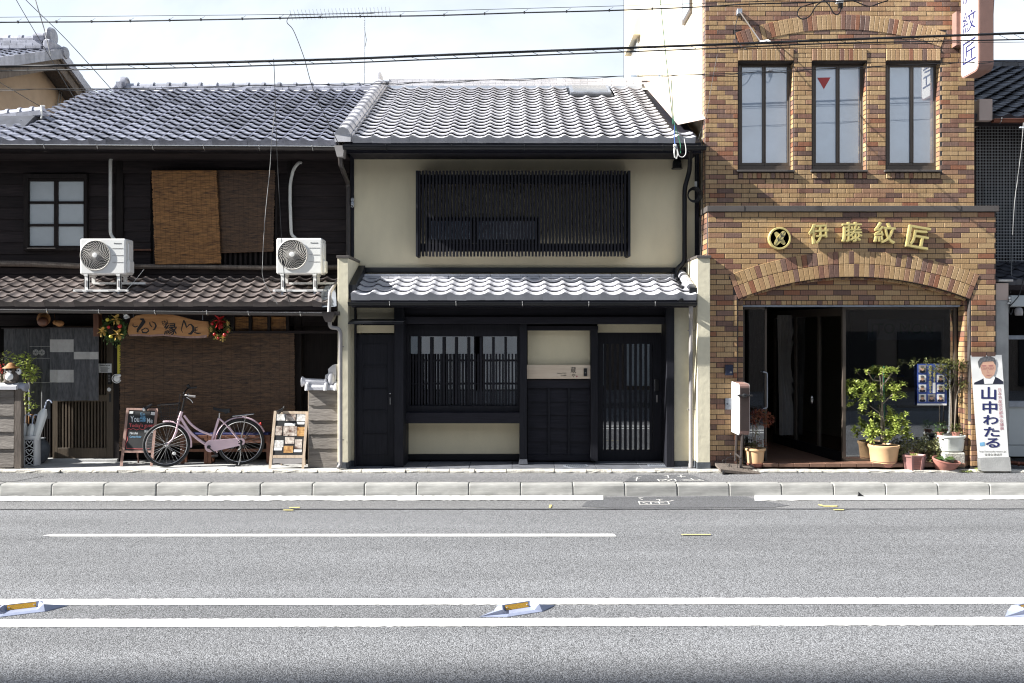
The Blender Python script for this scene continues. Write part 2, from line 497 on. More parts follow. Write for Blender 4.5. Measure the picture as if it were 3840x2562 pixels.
M['wood_grey'] = mat('weathered_grey_board', (0.11,0.095,0.085), 0.85, col2=(0.27,0.245,0.22), vs=2.5, stretch=(1.2,4,14), bump=0.8, bs=12, rnd=0.2, detail=8)
M['wood_post'] = mat('weathered_post', (0.07,0.055,0.045), 0.8, col2=(0.15,0.125,0.105), vs=3, stretch=(14,6,1.2), bump=0.5, bs=12)
M['wood_door'] = mat('brown_lattice_wood', (0.050,0.036,0.022), 0.55, col2=(0.085,0.062,0.04), vs=3, stretch=(12,6,1), bump=0.15, bs=16, rnd=0.1)
M['wood_sign'] = mat('polished_sign_wood', (0.33,0.15,0.055), 0.35, col2=(0.52,0.27,0.11), vs=2.0, stretch=(1.3,3,9), bump=0.05, bs=20, detail=6)
M['wood_red'] = mat('red_brown_wood', (0.085,0.030,0.016), 0.5, col2=(0.15,0.06,0.03), vs=3, stretch=(10,6,1.5), bump=0.1, bs=18)
M['wood_frame'] = mat('pinkish_frame_wood', (0.22,0.125,0.10), 0.6, col2=(0.36,0.23,0.19), vs=3, stretch=(8,6,2), bump=0.15, bs=18)
M['wood_pale'] = mat('pale_frame_wood', (0.36,0.27,0.19), 0.6, col2=(0.52,0.42,0.32), vs=3, stretch=(8,6,2), bump=0.2, bs=18)
M['cypress'] = mat('pale_cypress', (0.60,0.48,0.36), 0.5, col2=(0.70,0.59,0.46), vs=2, stretch=(1.4,4,16), bump=0.05, bs=20)
M['plaster'] = mat('cream_plaster', (0.68,0.61,0.435), 0.9, var=0.07, vs=1.6, stretch=(1.6,1,.6), bump=0.12, bs=160, speck=0.06)
M['plaster_hand'] = mat('cream_plaster_trowelled', (0.60,0.555,0.42), 0.88, var=0.05, vs=4, bump=0.35, bs=14, speck=0.03)
M['cream'] = mat('cream_render', (0.68,0.60,0.46), 0.85, var=0.05, vs=1.5, bump=0.06, bs=60)
M['beige'] = mat('beige_mud_wall', (0.33,0.25,0.18), 0.9, var=0.15, vs=2.2, bump=0.2, bs=60)
M['pinksheet'] = mat('pink_sheet_metal', (0.50,0.39,0.34), 0.6, var=0.06, vs=2)
M['plinth'] = mat('dark_plinth', (0.040,0.046,0.055), 0.7, col2=(0.085,0.095,0.11), vs=9, bump=0.3, bs=40)
M['black'] = mat('black_paint', (0.008,0.009,0.011), 0.45, spec=0.2, var=0.2, vs=5)
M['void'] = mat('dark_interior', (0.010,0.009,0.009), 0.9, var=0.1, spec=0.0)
M['gut_black'] = mat('black_gutter', (0.013,0.014,0.017), 0.42, spec=0.3, var=0.15, vs=4)
M['gut_brown'] = mat('brown_gutter', (0.042,0.035,0.033), 0.4, var=0.2, vs=4)
M['gut_grey'] = mat('grey_pipe', (0.27,0.255,0.25), 0.4, var=0.15, vs=4)
M['galv'] = mat('galvanised_steel', (0.34,0.37,0.42), 0.35, metal=0.6, var=0.2, vs=8)
M['steel'] = mat('bright_steel', (0.62,0.62,0.62), 0.25, metal=0.9, var=0.05)
M['chrome'] = mat('chrome', (0.75,0.75,0.76), 0.12, metal=1.0, var=0.02)
M['white'] = mat('white_enamel', (0.76,0.76,0.74), 0.35, var=0.03, vs=3)
M['white_tape'] = mat('white_pipe_wrap', (0.60,0.60,0.57), 0.6, var=0.1, vs=14, bump=0.4, bs=18)
M['grille'] = mat('fan_grille', (0.50,0.48,0.45), 0.4, var=0.05)
M['frost'] = mat('frosted_glass', (0.44,0.48,0.50), 0.25, var=0.10, vs=1.6, spec=0.6)
M['frost_up'] = mat('wired_frosted_glass', (0.38,0.46,0.57), 0.03, var=0.16, vs=1.0, spec=1.0)
M['frost_up'].node_tree.nodes['Principled BSDF'].inputs['Coat Weight'].default_value = 1.0
M['frost_up'].node_tree.nodes['Principled BSDF'].inputs['IOR'].default_value = 1.75
M['slat'] = mat('slat_paint', (0.013,0.013,0.018), 0.55, var=0.1, spec=0.2)
M['fan_dark'] = mat('fan_well_shade', (0.07,0.068,0.064), 0.7, var=0.1)  # shade inside the fan opening, put into the colour of a flat disc
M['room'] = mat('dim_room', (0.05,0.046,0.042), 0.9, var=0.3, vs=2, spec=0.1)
M['glass'] = glass('window_glass')
M['glass_dark'] = glass('tinted_glass', (0.55,0.60,0.65), 0.0, 1.6)
M['glass_mirror'] = glass('mirror_boosted_glass', (0.5,0.56,0.62), 0.0, 3.0)  # reflection share raised to brighten the lattice pane
M['skylight'] = mat('roof_light_glass', (0.16,0.165,0.17), 0.15, var=0.1)
M['bronze'] = mat('bronze_frame', (0.085,0.068,0.055), 0.4, metal=0.2, var=0.1, vs=4)
M['coping'] = mat('coping_metal', (0.085,0.075,0.07), 0.45, var=0.12, vs=4)
M['brick'] = brick_mat('brick_tile')
M['joint'] = mat('brick_joint', (0.045,0.038,0.036), 0.9, var=0.2, vs=20, bump=0.3, bs=60)
M['gold'] = mat('brass_letter', (0.62,0.52,0.22), 0.38, metal=0.35, var=0.06, vs=9)
M['navy'] = mat('navy_enamel', (0.015,0.020,0.045), 0.4, var=0.1)
M['sign_white'] = mat('sign_acrylic', (0.80,0.79,0.77), 0.3, var=0.03, vs=2)
M['sign_brown'] = mat('sign_brown_metal', (0.25,0.15,0.125), 0.45, var=0.1, vs=5)
M['terracotta'] = mat('terracotta_tile', (0.12,0.065,0.045), 0.5, col2=(0.19,0.105,0.07), vs=6, bump=0.1, bs=40, rnd=0.15)
M['pot_tan'] = mat('tan_pot', (0.58,0.37,0.20), 0.55, var=0.08, vs=6, bump=0.1, bs=40)
M['pot_red'] = mat('red_plastic_pot', (0.34,0.145,0.115), 0.5, var=0.12, vs=6)
M['pot_plum'] = mat('plum_plastic_pot', (0.24,0.125,0.115), 0.5, var=0.12, vs=6)
M['pot_white'] = mat('white_plastic_pot', (0.62,0.64,0.60), 0.45, var=0.08, vs=5)
M['soil'] = mat('soil', (0.06,0.042,0.028), 0.95, var=0.4, vs=40, bump=0.8, bs=60)
M['leaf_lime'] = mat('lime_leaf', (0.26,0.34,0.07), 0.4, col2=(0.44,0.48,0.13), vs=8, rnd=0.2)
M['leaf_deep'] = mat('deep_green_leaf', (0.045,0.10,0.025), 0.4, col2=(0.09,0.16,0.04), vs=9, rnd=0.25)
M['leaf_olive'] = mat('olive_leaf', (0.10,0.125,0.035), 0.45, col2=(0.19,0.19,0.06), vs=9, rnd=0.3)
M['leaf_red'] = mat('red_nandina_leaf', (0.20,0.035,0.035), 0.45, col2=(0.24,0.11,0.04), vs=12, rnd=0.3)
M['leaf_var'] = mat('variegated_leaf', (0.13,0.16,0.05), 0.5, col2=(0.48,0.46,0.25), vs=30, rnd=0.3)
for k_ in ('leaf_lime','leaf_deep','leaf_olive','leaf_red','leaf_var'):     # light passes through the leaves
    N_ = M[k_].node_tree.nodes; L_ = M[k_].node_tree.links; pb_ = N_['Principled BSDF']
    tl_ = N_.new('ShaderNodeBsdfTranslucent'); ms_ = N_.new('ShaderNodeMixShader'); ms_.inputs[0].default_value = 0.35
    L_.new(pb_.inputs['Base Color'].links[0].from_socket, tl_.inputs[0])
    L_.new(pb_.outputs[0], ms_.inputs[1]); L_.new(tl_.outputs[0], ms_.inputs[2]); L_.new(ms_.outputs[0], N_['Material Output'].inputs[0])
M['bark'] = mat('bark', (0.22,0.18,0.14), 0.85, var=0.3, vs=20, bump=0.5, bs=30, stretch=(1,1,.3))
M['pink'] = mat('pink_bicycle_paint', (0.72,0.54,0.60), 0.28, var=0.04, vs=6)
M['rubber'] = mat('tyre_rubber', (0.022,0.022,0.023), 0.75, var=0.15, vs=20)
M['plastic'] = mat('black_plastic', (0.016,0.016,0.017), 0.35, var=0.1)
M['red'] = mat('red_gloss', (0.42,0.02,0.02), 0.3, var=0.1, vs=20)
M['amber'] = mat('amber_reflector', (0.50,0.28,0.03), 0.25, var=0.25, vs=160)
M['studmetal'] = mat('road_stud_aluminium', (0.25,0.28,0.38), 0.45, metal=0.1, var=0.1, vs=12)
M['reed'] = reed_mat('bamboo_reed', (0.055,0.021,0.006), (0.43,0.205,0.06))
M['reed_dark'] = reed_mat('dark_bamboo_reed', (0.016,0.008,0.005), (0.15,0.08,0.037))  # darker brown tone of the split reeds
M['cloth_indigo'] = mat('charcoal_cloth', (0.032,0.033,0.036), 0.9, col2=(0.10,0.10,0.104), vs=12, stretch=(3,1,.7), bump=0.3, bs=120)
M['cloth_white'] = mat('undyed_cloth', (0.36,0.35,0.33), 0.9, var=0.1, vs=20, bump=0.3, bs=120)
M['paper'] = mat('white_paper', (0.72,0.72,0.70), 0.7, var=0.03)
M['ink'] = mat('black_ink', (0.010,0.010,0.011), 0.6, var=0.1)
M['ink_navy'] = mat('navy_print', (0.016,0.020,0.10), 0.5, var=0.05)
M['ink_red'] = mat('red_print', (0.32,0.09,0.12), 0.6, var=0.1)
M['chalkboard'] = mat('chalkboard', (0.012,0.012,0.013), 0.55, var=0.3, vs=5)
M['chalk_white'] = mat('white_chalk', (0.62,0.66,0.68), 0.9, var=0.15, vs=60)
M['chalk_blue'] = mat('blue_chalk', (0.16,0.36,0.55), 0.9, var=0.15, vs=60)
M['chalk_red'] = mat('red_chalk', (0.62,0.12,0.12), 0.9, var=0.15, vs=60)
M['skin'] = mat('printed_skin', (0.52,0.31,0.22), 0.6, var=0.08, vs=12)
M['hair'] = mat('printed_hair', (0.10,0.10,0.105), 0.6, var=0.5, vs=40)
M['suit'] = mat('printed_suit', (0.012,0.014,0.03), 0.6, var=0.1)
M['poster_blue'] = mat('blue_poster', (0.035,0.07,0.27), 0.5, var=0.2, vs=5)
M['poster_yellow'] = mat('yellow_print', (0.60,0.52,0.06), 0.5, var=0.05)
M['straw'] = mat('straw', (0.30,0.14,0.045), 0.7, var=0.25, vs=30, bump=0.4, bs=60)
M['gold_ribbon'] = mat('gold_ribbon', (0.45,0.30,0.08), 0.35, var=0.2, vs=30)
M['ceramic'] = mat('white_ceramic', (0.62,0.63,0.64), 0.25, var=0.04, vs=4)
M['vinyl'] = mat('translucent_white_vinyl', (0.66,0.68,0.68), 0.3, var=0.08, vs=8)
M['handle_clear'] = mat('pale_umbrella_handle', (0.50,0.55,0.68), 0.2, var=0.1, vs=8)
M['cable'] = mat('cable_sheath', (0.012,0.012,0.014), 0.45, var=0.1)
M['cable_grey'] = mat('grey_wire', (0.20,0.20,0.20), 0.5, var=0.1)
M['cable_white'] = mat('white_wire', (0.62,0.62,0.60), 0.5, var=0.05)
M['cable_blue'] = mat('blue_wire', (0.05,0.12,0.40), 0.5, var=0.05)
M['cable_green'] = mat('green_wire', (0.03,0.16,0.09), 0.5, var=0.05)
M['copper'] = mat('copper_gutter', (0.20,0.075,0.045), 0.4, metal=0.5, var=0.2, vs=6)
M['net'] = mat('white_grid_net', (0.50,0.51,0.52), 0.6, var=0.15, vs=6)
M['cardboard'] = mat('cardboard', (0.33,0.21,0.11), 0.8, var=0.1, vs=4)
M['curtain'] = mat('lace_curtain', (0.30,0.29,0.28), 0.9, var=0.1, vs=6)
M['board_grey'] = mat('grey_board', (0.40,0.43,0.44), 0.6, var=0.06, vs=3)
M['berry'] = mat('red_berry', (0.36,0.02,0.015), 0.3, var=0.1)
M['moss'] = mat('moss', (0.10,0.12,0.03), 0.95, var=0.4, vs=30, bump=0.8, bs=60)
# ---------------------------------------------------------------- ground, road, kerb
PZ, HZ = 0.14 * U, 0.18 * U          # pavement level, house floor level
m = MB(); m.box(-400, 400, -300, 700, -0.6, -0.03)
m.build('ground', M['asphalt_side'], kind='structure')
KF = 9.87
m = MB(); m.add([(-80,Yd(1.5),0),(80,Yd(1.5),0),(80,Yd(KF),0),(-80,Yd(KF),0)], [(0,1,2,3)])
road = m.build('road', M['asphalt'], kind='structure')
def gd(py): return F * 1.9 / (py - HY)                 # depth of a road pixel
def sheet(name, mat_, pts, z, kind='structure', parent=None):
    mm = MB(); mm.add([(X(px, F*(1.9 - z/U)/(py-HY)), Yd(F*(1.9 - z/U)/(py-HY)), z) for px, py in pts], [tuple(range(len(pts)))])
    return mm.build(name, mat_, parent, kind=kind)
def ragged(px0, px1, ya0, ya1, yb0, yb1, step=13, j=1.0, amp_far=1.0):
    j *= .6
    """outline of a painted line: far edge ya, near edge yb, frayed along both"""
    n = max(2, int(abs(px1-px0)/step)); far = []; near = []
    for i in range(n+1):
        t = i/n; px = px0 + (px1-px0)*t
        far.append((px, ya0+(ya1-ya0)*t + R.uniform(-j,j)*amp_far)); near.append((px, yb0+(yb1-yb0)*t + R.uniform(-j,j)))
    return far + near[::-1]
# the smooth gutter strip along the kerb and the dark trench patch
sheet('road_strip', M['asphalt_fine'], ragged(-900, 4800, 1861, 1851, 1912, 1906, 40, 1.6, 0.0), 0.004)
sheet('road_patch', M['asphalt_new'], [(2230,1866),(2700,1861),(2790,1862),(2850,1876),(2960,1895),(2900,1903),(2300,1905),(2180,1900),(2200,1880)], 0.008)
sheet('road_seam', M['asphalt_new'], ragged(-900, 4800, 1908.5, 1905.0, 1911.5, 1907.5, 30, 1.0), 0.008)
def ln(name, *a, mt='paint', z=0.008, **kw):
    return sheet(name, M[mt], ragged(*a, **kw), z)
ln('road_marking', -900, 2262, 1862, 1858, 1879, 1875, j=1.8, z=.012)
ln('road_marking', 2830, 4800, 1857, 1848, 1877, 1868, j=1.3, z=.012)
sheet('road_marking', M['paint'], [(160,2008.5),(200,2003)] + [(2300,2002),(2312,2011.5)] + [(190,2011.5)], 0.004)
ln('road_marking', -900, 4800, 2248, 2239, 2271, 2262, j=1.4, z=.004)
ln('road_marking', -900, 4800, 2324, 2312, 2354, 2342, j=1.6, z=.004)
for pts in ([(2555,2003),(2665,2003),(2665,2005.5),(2555,2006)], [(1085,1902),(1125,1901),(1125,1904),(1085,1905)], [(1062,1911),(1100,1911),(1100,1914),(1062,1914)],
            [(3070,1890),(3095,1896),(3140,1896),(3140,1900),(3090,1900),(3068,1894)], [(3125,1910),(3165,1910),(3165,1913),(3125,1913)], [(2060,1893),(2070,1893),(2066,1904),(2058,1904)]):
    sheet('chalk_mark', M['yellow'], pts, 0.012)

# kerb of separate concrete blocks
kerb = bpy.data.objects.new('kerb', None); COL.objects.link(kerb); tag(kerb, kind='structure')
kerb.location = (0, Yd(KF), 0)
blk = MB()
W = S(195.6, KF)
prof = [(0,0),(0.010,PZ-0.028),(0.020,PZ-0.010),(0.038,PZ),(0.155,PZ),(0.155,-0.02),(0,-0.02)]
n_ = len(prof); q = []
for t, sh in ((0.004,0.006),(0.014,0.0),(W-0.014,0.0),(W-0.004,0.006)):
    for y_, z_ in prof: q.append((t, y_ + sh, z_ - sh*(1 if z_ > 0.1 else 0)))
fs = []
for k in range(3):
    for i in range(n_): fs.append((k*n_+i, k*n_+(i+1)%n_, (k+1)*n_+(i+1)%n_, (k+1)*n_+i))
fs += [tuple(range(n_-1,-1,-1)), tuple(3*n_+i for i in range(n_))]
blk.add(q, fs)
bme = blk.data('kerb_block', M['kerb'])
for k in range(-14, 35):
    o = link('kerb_block', bme, kerb, local=True)
    o.location = (X(193+195.6*k, KF), R.uniform(-.003,.003), R.uniform(-.003,.002))
    o.rotation_euler = (0, R.uniform(-.002,.002), R.uniform(-.003,.003))
m = MB(); m.add([(-80,Yd(KF)+.13,PZ),(80,Yd(KF)+.13,PZ),(80,Yd(10.66),PZ),(-80,Yd(10.66),PZ)], [(0,1,2,3)])
m.build('pavement', M['asphalt_side'], kind='structure')
m = MB(); m.box(-80, 80, Yd(10.66), Yd(40), -0.02, PZ-0.004); m.build('ground_slab', M['asphalt_side'], kind='structure')
def pave(pts): return [(X(px, F*(1.9-.14-dz/U)/(py-HY)), Yd(F*(1.9-.14-dz/U)/(py-HY))) for px, py, dz in pts]
def psheet(name, mt, pts, dz):
    mm = MB(); mm.add([(x_, y_, PZ+dz) for x_, y_ in pave([(a,b,dz) for a,b in pts])], [tuple(range(len(pts)))])
    return mm.build(name, M[mt], kind='structure')
psheet('pavement_patch', 'asphalt_new', [(2340,1806),(2660,1804),(2590,1780),(2380,1781)], 0.004)
psheet('pavement_patch', 'asphalt_fine', [(-300,1807),(50,1806),(170,1784),(-300,1790)], 0.004)
# surveyors' marks sprayed on the new asphalt
def spray(name, segs, base, z, mt='paint_old'):
    mm = MB()
    for seg in segs:
        P3 = []
        for px, py in seg:
            d_ = F*(1.9 - z/U)/(py-HY); P3.append(Vector((X(px,d_), Yd(d_), z)))
        for a, b in zip(P3, P3[1:]):
            t = (b-a).normalized(); w = Vector((-t.y, t.x, 0)) * 0.0065
            mm.add([tuple(a-w),tuple(b-w),tuple(b+w),tuple(a+w)], [(0,1,2,3)])
    return mm.build(name, M[mt], kind='structure')
spray('spray_mark', [[(2374,1790),(2405,1788)],[(2390,1789),(2386,1803)],[(2380,1797),(2400,1796)],[(2466,1798),(2530,1797),(2536,1805),(2474,1805),(2466,1798)],
      [(2482,1802),(2500,1798)],[(2500,1805),(2520,1798)],[(2490,1783),(2504,1783),(2508,1792),(2494,1793)],[(2545,1781),(2560,1781)],[(2552,1781),(2556,1790)],[(2540,1788),(2572,1787)],
      [(2550,1801),(2580,1798),(2615,1797),(2640,1803)],[(2590,1793),(2600,1800)],[(2560,1803),(2630,1802)]], 0, PZ+0.008)
spray('spray_mark', [[(2395,1880),(2400,1892),(2510,1891),(2504,1880),(2395,1881)],[(2410,1884),(2430,1890)],[(2440,1883),(2442,1890)],[(2455,1884),(2490,1884)],[(2470,1882),(2474,1890)],
      [(2394,1866),(2412,1865)],[(2398,1870),(2410,1874)],[(2460,1874),(2485,1872)],[(2470,1872),(2475,1878)],[(2510,1880),(2526,1876)]], 0, 0.014)

# stone edging along the house fronts
edg = bpy.data.objects.new('edging', None); COL.objects.link(edg); tag(edg, kind='structure')
edg.location = (0, Yd(10.63), PZ)
sm = []
for k in range(4):
    b = MB()
    # rough-hewn block
    nx = 7
    for i in range(nx):
        for (yy, zz) in ((0,-.03),(0,.5),(.01,.86),(.03,1.0),(.105,1.0),(.105,-.03)):
            b.v.append((i/(nx-1), yy + (R.uniform(-.006,.006) if zz in (.5,.86) else 0), zz*0.044 + (R.uniform(-.005,.002) if zz > .8 else 0)))
    for i in range(nx-1):
        for j in range(6):
            b.f.append((i*6+j, i*6+(j+1)%6, (i+1)*6+(j+1)%6, (i+1)*6+j)); b.m.append(0); b.a.append(0)
    b.f.append((5,4,3,2,1,0)); b.f.append(tuple((nx-1)*6+j for j in range(6))); b.m += [0,0]; b.a += [0,0]
    sm.append(b.data('stone', M['stone']))
px = -420.0
while px < 4300:
    L_ = R.choice([95,150,165,180,120])
    o = link('stone', R.choice(sm), edg, local=True)
    o.location = (X(px+1.2,10.63), R.uniform(-.008,.008) + (0.0 if px < 2880 else 0.02), R.uniform(-.004,.003) - (0.0 if px < 2880 else 0.006))
    o.scale = (S(L_-2.4,10.63), 1, 1)
    px += L_

# floors behind the edging
m = MB(); m.box(X(-700,10.72), X(1300,10.72), Yd(10.715), Yd(11.6), 0, HZ-0.004); m.build('porch_floor', M['concrete'], kind='structure')
pav = bpy.data.objects.new('stone_floor', None); COL.objects.link(pav); tag(pav, kind='structure')
jx = [1296,1429,1596,1758,1921,2083,2240,2408,2560,2668]
for a, b in zip(jx, jx[1:]):
    mm = MB(); mm.cbox(X(a,10.72)+.003, X(b,10.72)-.003, Yd(10.722), Yd(11.75), HZ-.06, HZ, 0.004)
    mm.build('paving_slab', M['slate'], pav)
m = MB(); m.box(X(1290,10.72), X(2668,10.72), Yd(10.73), Yd(11.75), 0, HZ-.02); m.build('floor_bed', M['plinth'], kind='structure')

# manhole lid with a raised checker, and the drain grate, let into the slabs
mh = thing('manhole_cover', 'oval looking round cast iron inspection cover set in the dark stone slabs by the entrance', 'manhole cover', (X(2159,11.0), Yd(10.97), HZ))
c0 = (X(2159,10.97), Yd(10.97), HZ)
m = MB(); m.lathe([(0.178,-.02),(0.178,.004),(0.168,.004),(0.168,.001),(0.0,.001)], c0, 36); m.build('rim', M['galv'], mh, smooth=30)
m = MB()
for i in range(-6,7):
    for j in range(-6,7):
        if math.hypot(i,j)*.026 < .155:
            s_ = .010; cx, cy = c0[0]+i*.026, c0[1]+j*.026
            if (i+j) % 2: m.box(cx-s_,cx+s_,cy-.004,cy+.004,HZ,HZ+.006)
            else: m.box(cx-.004,cx+.004,cy-s_,cy+s_,HZ,HZ+.006)
m.build('tread_pattern', M['plinth'], mh)
gr = thing('drain_grate', 'small rectangular metal drain grate in the floor at the foot of the open door leaf', 'drain grate', (X(2470,10.98), Yd(10.98), HZ))
m = MB()
for i in range(9): m.box(X(2436,11.0)+i*.026, X(2436,11.0)+i*.026+.012, Yd(10.92), Yd(11.06), HZ-.01, HZ+.006)
m.build('bar', M['galv'], gr)
m = MB(); x0, x1 = X(2434,11.0), X(2434,11.0)+.236
for a in ((x0-.015,x1+.015,Yd(10.905),Yd(10.92)),(x0-.015,x1+.015,Yd(11.06),Yd(11.075)),(x0-.015,x0,Yd(10.92),Yd(11.06)),(x1,x1+.015,Yd(10.92),Yd(11.06))): m.box(*a, HZ-.01, HZ+.007)
m.build('frame', M['galv'], gr)

# ---------------------------------------------------------------- roof tiles
def tile_raw(w, L, lift=0.030, th=0.019, eave=0.0, hs=1.0):
    """one S-shaped pan tile: x across, y up the slope, z out of the roof"""
    P = [(0,.10),(.05,.150),(.11,.178),(.17,.178),(.23,.150),(.30,.10),(.38,.052),(.47,.018),(.57,.002),(.68,.0),(.79,.016),(.90,.052),(1.0,.095)]
    P = [(u, h*hs) for u, h in P]
    n = len(P); v = []; f = []
    Lb = L + 0.03
    for u, h in P: v.append((u*w, 0.0, h*w + lift))               # front top
    for u, h in P: v.append((u*w, Lb, h*w - lift*Lb/L*0 - lift*0.15)) # back top
    for u, h in P: v.append((u*w, 0.004, (h*w + lift - th) if not eave else -eave))
    for i in range(n-1):
        f.append((i, i+1, n+i+1, n+i))
        f.append((2*n+i, 2*n+i+1, i+1, i))
    f.append((2*n, 0, n))                                         # left cheek
    f.append((n-1, 3*n-1, 2*n-1))
    # underside
    k = len(v)
    for u, h in P: v.append((u*w, 0.05, h*w + lift*0.8 - th))
    for i in range(n-1): f.append((k+i, k+i+1, 2*n+i+1, 2*n+i))
    return {'v': v, 'f': f}
def raw_mesh(name, raw, mt, smooth=40):
    b = MB(); b.join(raw, Matrix.Identity(4)); return b.data(name, mt, smooth)
def tile_roof(parent, x0, cols, w, Y0, Z0, slope, rows, L, mt, singles, skip=None, drop=0.075, jit=0.004, lift=0.030, hs=1.0):
    th = math.atan(slope); ct, st = math.cos(th), math.sin(th)
    raw = tile_raw(w*1.004, L, lift, hs=hs); rawe = tile_raw(w*1.002, L, lift, eave=drop-.02, hs=hs)
    me = raw_mesh('roof_tile', raw, mt); mee = raw_mesh('eave_tile', rawe, mt)
    rest = MB(); cnt = 0; nrest = 0
    for j in range(rows):
        for i in range(cols):
            if skip and skip(i, j): continue
            s_ = j*L
            loc = Vector((x0+i*w + R.uniform(-jit,jit)*.6, Y0+s_*ct, Z0+s_*st + R.uniform(0,jit)))
            rot = Matrix.Rotation(th + R.uniform(-jit,jit)*1.5, 4, 'X') @ Matrix.Rotation(R.uniform(-jit,jit)*2.2, 4, 'Z')
            Mx = Matrix.Translation(loc) @ rot
            if cnt < singles:
                o = link('eave_tile' if j == 0 else 'roof_tile', mee if j == 0 else me, parent)
                o.matrix_basis = Mx; cnt += 1
            else:
                rest.val = R.random(); rest.join(raw, Mx); nrest += 1
    if nrest:
        o = rest.build('roof_tiles_upper', mt, parent, smooth=40, att=True, kind='stuff')
    return cnt
def half_round(mb, p, q, r, n=8, flat=0.0, base=0.0):
    """half barrel from p to q (cover tile), open underneath"""
    p, q = Vector(p), Vector(q); t = (q-p).normalized()
    side = t.cross(Vector((0,0,1))).normalized(); up = side.cross(t)
    vs_ = []
    for c in (p, q):
        for k in range(n+1):
            a = PI*k/n; vs_.append(tuple(c + side*math.cos(a)*r + up*(math.sin(a)*r+base)))
    fs_ = [(k, k+1, n+2+k, n+1+k) for k in range(n)] + [tuple(range(n,-1,-1)), tuple(range(n+1, 2*n+2))]
    mb.add(vs_, fs_)
def gutter(mb, p, q, r):
    """half-round gutter along X from p to q, open on top, with a rolled lip"""
    n = 8; vs_ = []
    for c in (Vector(p), Vector(q)):
        for rr in (r, r*.86):
            for k in range(n+1):
                a = PI + PI*k/n
                vs_.append((c.x, c.y + math.cos(a)*rr, c.z + math.sin(a)*rr))
    k2 = n+1; fs_ = []
    for k in range(n):
        fs_.append((k, k+1, 2*k2+k+1, 2*k2+k)); fs_.append((k2+k+1, k2+k, 3*k2+k, 3*k2+k+1))
    fs_ += [tuple(range(n+1)), tuple(2*k2+k for k in range(n,-1,-1))]
    mb.add(vs_, fs_)
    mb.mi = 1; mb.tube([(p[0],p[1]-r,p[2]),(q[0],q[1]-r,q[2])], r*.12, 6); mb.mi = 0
    mb.tube([(p[0],p[1]+r,p[2]),(q[0],q[1]+r,q[2])], r*.10, 6)
def bend(pts, r=0.05, n=4):
    """round off the corners of a pipe run"""
    pts = [Vector(p) for p in pts]; out = [pts[0]]
    for a, b, c in zip(pts, pts[1:], pts[2:]):
        u = (a-b); w = (c-b); k = min(r, u.length*.45, w.length*.45)
        p0 = b + u.normalized()*k; p1 = b + w.normalized()*k
        for i in range(n+1):
            t = i/n; out.append(p0*(1-t)**2 + b*2*t*(1-t) + p1*t*t)
    out.append(pts[-1]); return out
def P3(px, py, d): return (X(px,d), Yd(d), Z(py,d))
def sag(p, q, s_, n=24):
    p, q = Vector(p), Vector(q)
    return [p.lerp(q, i/n) - Vector((0,0,s_*4*(i/n)*(1-i/n))) for i in range(n+1)]
# ================================================================ middle house (cream and black inn)
WD2 = 11.5
EV, EVZ = 10.89, Z(519, 10.89)       # eave edge
inn = thing('cream_townhouse', 'cream plastered black timber townhouse with silver tiled roof and a slatted upper window', 'house', (0, Yd(11.5), HZ))
wall = MB(); wall.pbox(1316, 540, 2612, 1040, WD2, WD2+.12); wall = wall.build('wall', M['plaster'], inn)
# party walls that carry the building back
m = MB(); m.box(X(1316,WD2), X(1316,WD2)+.12, Yd(WD2+.12), Yd(17.0), HZ, Z(560,WD2)); m.build('side_wall', M['plaster'], inn)
m = MB(); m.box(X(2612,WD2)-.12, X(2612,WD2), Yd(WD2+.12), Yd(17.0), HZ, Z(560,WD2))
m.build('side_wall', M['plaster'], inn)
bx('corner_post', M['stain'], inn, 1312, 560, 1327, 1005, WD2-.02, WD2)
bx('corner_post', M['stain'], inn, 2606, 560, 2622, 1005, WD2-.02, WD2)
roof = MB(); SL = 0.497
x0r, x1r = X(1283,EV), X(2637,EV)
yr, zr = Yd(14.05), EVZ + SL*(Yd(14.05)-Yd(EV))
yb = 2*yr - Yd(EV)
roof.xprism([(Yd(EV)+.02,EVZ-.055),(yr,zr-.055),(yb,EVZ-.055),(yb,EVZ-.12),(yr,zr-.12),(Yd(EV)+.02,EVZ-.12)], x0r+.02, x1r-.02)
roof.mi = 1
m_ = roof
rf = roof.build('roof', [M['stainh'], M['plaster']], inn)
# gable ends under the roof
for xx in (X(1316,WD2), X(2612,WD2)-.1):
    m = MB(); m.xprism([(Yd(WD2)+.02, Z(560,WD2)-.05),(Yd(WD2)+.02, EVZ+SL*(Yd(WD2)-Yd(EV))-.13),(yr,zr-.13),(yb-.5,EVZ+.1),(yb-.5,Z(560,WD2)-.05)], xx, xx+.1)
    m.build('gable_wall', M['plaster'], inn)
TW = S(71.4, EV)
def skip_sky(i, j):        # the roof light and the sheet that meets the brick house
    return (j >= 14 and 12 <= i <= 14) or (i >= 17 and j >= 2)
tile_roof(rf, x0r + TW*0.55, 18, TW, Yd(EV), EVZ-.028, SL, 18, math.hypot(yr-Yd(EV), zr-EVZ)/18.2, M['tile_new'], 235, skip_sky, drop=0.095, jit=0.003, lift=.036, hs=.78)
